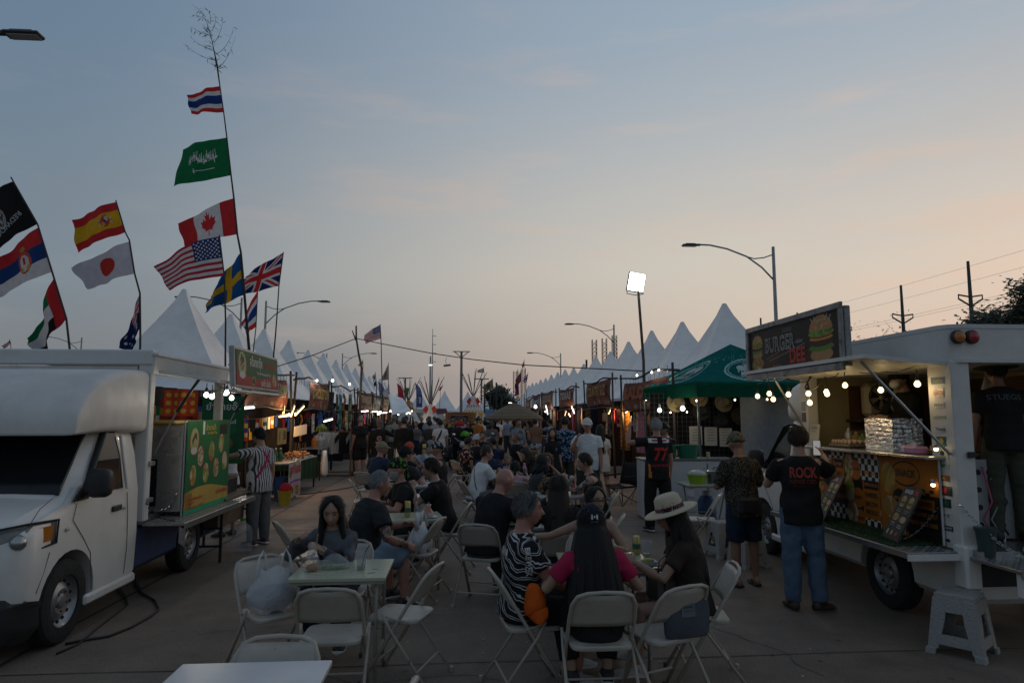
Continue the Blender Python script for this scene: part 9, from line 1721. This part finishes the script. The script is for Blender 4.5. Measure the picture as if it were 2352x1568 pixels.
bt = thing('pink_bottle','dark drink bottle topped with a pink toy on the children table','bottle',(1.12,11.9,TZ)); MB().lathe([(.03,0),(.034,.01),(.034,.11),(.014,.15),(.012,.17)],(0,0,0),16).build('body',mat('cola',(.03,.015,.01),.2),bt,True); MB().ell((0,0,.20),(.03,.03,.04)).build('topper',mat('toy_pink',(.55,.2,.3),.5),bt,'all'); MB().ell((0,0,.26),(.022,.022,.026)).build('topper_head',mat('toy_pink',(.55,.2,.3)),bt,'all')
bw = thing('noodle_bowl','white bowl of yellow noodles on the children table','bowl',(1.05,11.75,TZ)); MB().lathe([(.04,0),(.08,.05),(.078,.05),(.04,.01)],(0,0,0),18).build('bowl',cW,bw,True); MB().ell((0,0,.045),(.065,.065,.018)).build('noodles',mat('noodle',(.45,.32,.08),.5,bump=.9,bscale=40),bw)
can(.62,12.15,TZ+.0,'gold beer can beside the navy tee'); can(-.62,12.32,1.19,'gold beer can raised by the black and white bandana man'); can(-.42,11.25,TZ,'gold beer can on the white table of the left group')
wp = thing('sandwich_wrap','paper wrapped food held by the tattooed man','food',(1.55,9.5,.96)); MB().lathe([(.02,-.06),(.036,0),(.04,.04),(.02,.065)],(0,0,0),12,True,RX(R_(50))).build('wrap',mat('paper_wrap',(.5,.48,.44),.6,bump=.9,bscale=25,col2=(.42,.2,.08),cscale=10,clo=.6,chi=.66),wp,'all')
cp = thing('plastic_scrap','crumpled clear plastic on the white table of the left group','plastic',(-.45,9.62,TZ)); MB().ell((0,0,.04),(.1,.08,.05),12,8).build('film',PLAS,cp,'all')
bh = thing('black_hat','black cowboy hat lying on the far table of the left group','hat',(-.62,12.9,TZ)); MB().lathe([(.2,.03),(.21,.04),(.13,.01),(.11,.02),(.10,.09),(.08,.13),(.01,.12)],(0,0,0),22,True,None,1.1,.85).build('hat',BK,bh,True)
lbk = thing('lime_basket','lime green plastic basket covered with film beside the white counter','basket',(3.85,11.0,TZ)); MB().lathe([(.12,0),(.155,.13),(.165,.135),(.165,.15),(.15,.15),(.115,.01)],(0,0,0),26,True).build('basket',mat('lime_plastic',(.25,.40,.02),.4),lbk,30); MB().ell((0,0,.15),(.15,.15,.07),18,8).build('film',mat('film_white',(.4,.4,.4),.3,bump=.8,bscale=14),lbk,'all')
pt = thing('cooking_pot','aluminium pot with a lid on the table beside the lime basket','pot',(4.18,11.05,TZ)); MB().lathe([(.13,0),(.14,.02),(.145,.19),(.15,.195),(.14,.2),(.02,.22)],(0,0,0),24).build('pot',mat('alu_pot',(.28,.28,.27),.35,.9,var=.2),pt,30); MB().tube([(-.04,0,.21),(-.03,0,.25),(.03,0,.25),(.04,0,.21)],.008,6).build('handle',BLKP,pt)
bottle(4.05,11.22,TZ,.24,'water bottle behind the lime basket',lbl=(.1,.3,.5)); nap = tag(MB().grid(lambda u,v: Vector((3.6+.13*u+.01*v,10.80,.74-.20*v+.01*math.sin(u*7))),6,6).build('napkin',mat('napkin',(.5,.5,.56),.8,var=.2),None,'all'),'printed napkin hanging off the corner of the basket table','napkin'); nap.modifiers.new('t','SOLIDIFY').thickness = .002
gc = thing('gas_cylinder','blue gas cylinder under the basket table','gas cylinder',(4.15,11.4,0)); MB().lathe([(.12,0),(.15,.04),(.15,.42),(.1,.5),(.03,.52)],(0,0,0),20).build('tank',mat('gas_blue',(.02,.06,.16),.5),gc,True); MB().lathe([(.07,.5),(.07,.58)],(0,0,0),16,False).build('collar',STEEL,gc)
cm_ = mat('cable_black',(.012,.012,.013),.6)
def gcable(pts,label,r=.011): o = MB().tube([W(x,y,z=.012) for x,y in pts],r,7).build('ground_cable',cm_,None,'all'); tag(o,label,'cable')
gcable(((150,1478),(200,1468),(250,1460),(300,1440),(345,1415),(365,1398),(355,1378),(325,1360),(315,1340),(314,1320)),'black cable looping on the ground beside the left truck'); gcable(((130,1500),(180,1478),(225,1440),(265,1410),(293,1388),(290,1370),(276,1355),(275,1340)),'second thin cable snaking under the left truck door',.008); gcable(((655,1138),(720,1132),(800,1120),(860,1105)),'black cable running across the alley floor behind the cook')
lt_ = thing('litter','small white litter scraps on the concrete in the foreground','litter'); rg = random.Random(31)
for k in range(26): p = W(rg.uniform(450,1900),rg.uniform(1260,1560)); MB().box((p.x,p.y,.005),(rg.uniform(.008,.03),rg.uniform(.006,.015),.004),0,rg.uniform(0,3)).build('scrap',mat('litter_white',(.38,.37,.35),.8),lt_)
def bike(x,y,rz,label,col):
 t = thing('motorbike',label,'motorbike',(x,y,0),R_(rz),'parked motorbikes'); m_ = mat('bike_%s' % label[:5],col,.3,coat=.5)
 for yy in (-.72,.72):
  w_ = MB().lathe([(.22,-.06),(.29,-.065),(.31,0),(.29,.065),(.22,.06)],(0,yy,.31),26,False,RY(math.pi/2)).build('wheel',TYRE,t,True); MB().lathe([(.23,.03),(.05,.05),(.05,-.05),(.23,-.03)],(0,yy,.31),20,False,RY(math.pi/2)).build('rim',RIM,w_,True)
 MB().ell((0,.12,.78),(.15,.30,.14),16,10).build('tank',m_,t,'all'); MB().loft([ering(Vector((0,yy,z)),.13,.05,Vector((1,0,0)),Vector((0,0,1)),10) for yy,z in ((-.12,.74),(-.4,.70),(-.62,.76))]).build('seat',BLKP,t,'all'); MB().box((0,.05,.45),(.3,.5,.36),.06).build('engine',STEEL,t,40)
 MB().tube([(0,.72,.31),(0,.5,.95)],.035,8).build('fork',STEEL,t); MB().tube([(-.38,.28,1.12),(-.2,.42,1.02),(0,.46,1.0),(.2,.42,1.02),(.38,.28,1.12)],.014,7).build('handlebar',STEEL,t,'all'); MB().ell((0,.62,.92),(.09,.07,.09)).build('headlamp',mat('clear_lens',(.45,.42,.4),.2),t,'all'); MB().loft([ering(Vector((0,yy,z)),.1,.03,Vector((1,0,0)),Vector((0,0,1)),10) for yy,z in ((-.5,.6),(-.8,.68),(-1.0,.55))]).build('rear_fender',m_,t,'all')
 for e in (-1,1): MB().box((e*.26,-.62,.55),(.18,.42,.32),.05).build('saddlebag',BLKP,t,40); MB().tube([(e*.16,.2,.3),(e*.18,-.3,.28),(e*.18,-.95,.32)],.035,8).build('exhaust',STEEL,t,'all'); ms_ = MB().ell((e*.42,.26,1.22),(.07,.015,.045)).build('mirror',STEEL,t)
bike(.30,22.2,160,'black cruiser motorbike parked beyond the seating',(.02,.02,.022)); bike(.85,23.2,150,'red cruiser motorbike beside the black one',(.28,.02,.02)); bike(-.15,25.2,170,'dark blue motorbike behind the other two',(.02,.03,.08))
for k, (x,y,z,c_,lb) in enumerate(((.55,21.9,1.05,(.30,.05,.03),'red beaded pouch of trinkets hanging over the motorbikes'),(.0,23.0,1.5,(.40,.03,.03),'red knitted cap on a stand by the motorbikes'),(.18,23.2,1.15,(.12,.45,.04),'lime green cap on a stand by the motorbikes'))):
 o = thing('trinket' if k == 0 else 'display_hat',lb,'trinket' if k == 0 else 'cap',(x,y,z)); MB().lathe([(.16,-.02),(.15,.06),(.08,.14),(.01,.16)],(0,0,0),16,True).build('crown',cloth_pattern('trinket','noise',[(0,(.3,.03,.02)),(.5,(.4,.35,.3)),(.56,(.1,.02,.03))],40) if k == 0 else cloth('dc%d' % k,c_),o,'all'); MB().tube([(0,0,-z),(0,0,0)],.012,6).build('stand',BLKP,o)
tc_ = thing('trash_bin','grey bin lined with a blue bag under the thatched parasol','bin',(2.25,21.3,0)); MB().lathe([(.2,0),(.26,.85),(.27,.86),(.24,.86)],(0,0,0),20).build('bin',mat('bin_grey',(.3,.31,.31),.5),tc_,True); MB().lathe([(.275,.8),(.29,.92),(.25,.95),(.22,.86)],(0,0,0),18,False).build('liner',mat('liner_blue',(.08,.2,.36),.4,bump=.8,bscale=12),tc_,'all')
wb = thing('white_box','white foam box under the cloth table at right','box',(2.05,23.4,0)); MB().box((0,0,.22),(.6,.4,.42),.02).build('box',cW,wb); MB().box((0,0,.44),(.63,.43,.05),.015).build('lid',cW,wb)
for k, (yy,zz) in enumerate(((14.4,2.0),)): pass
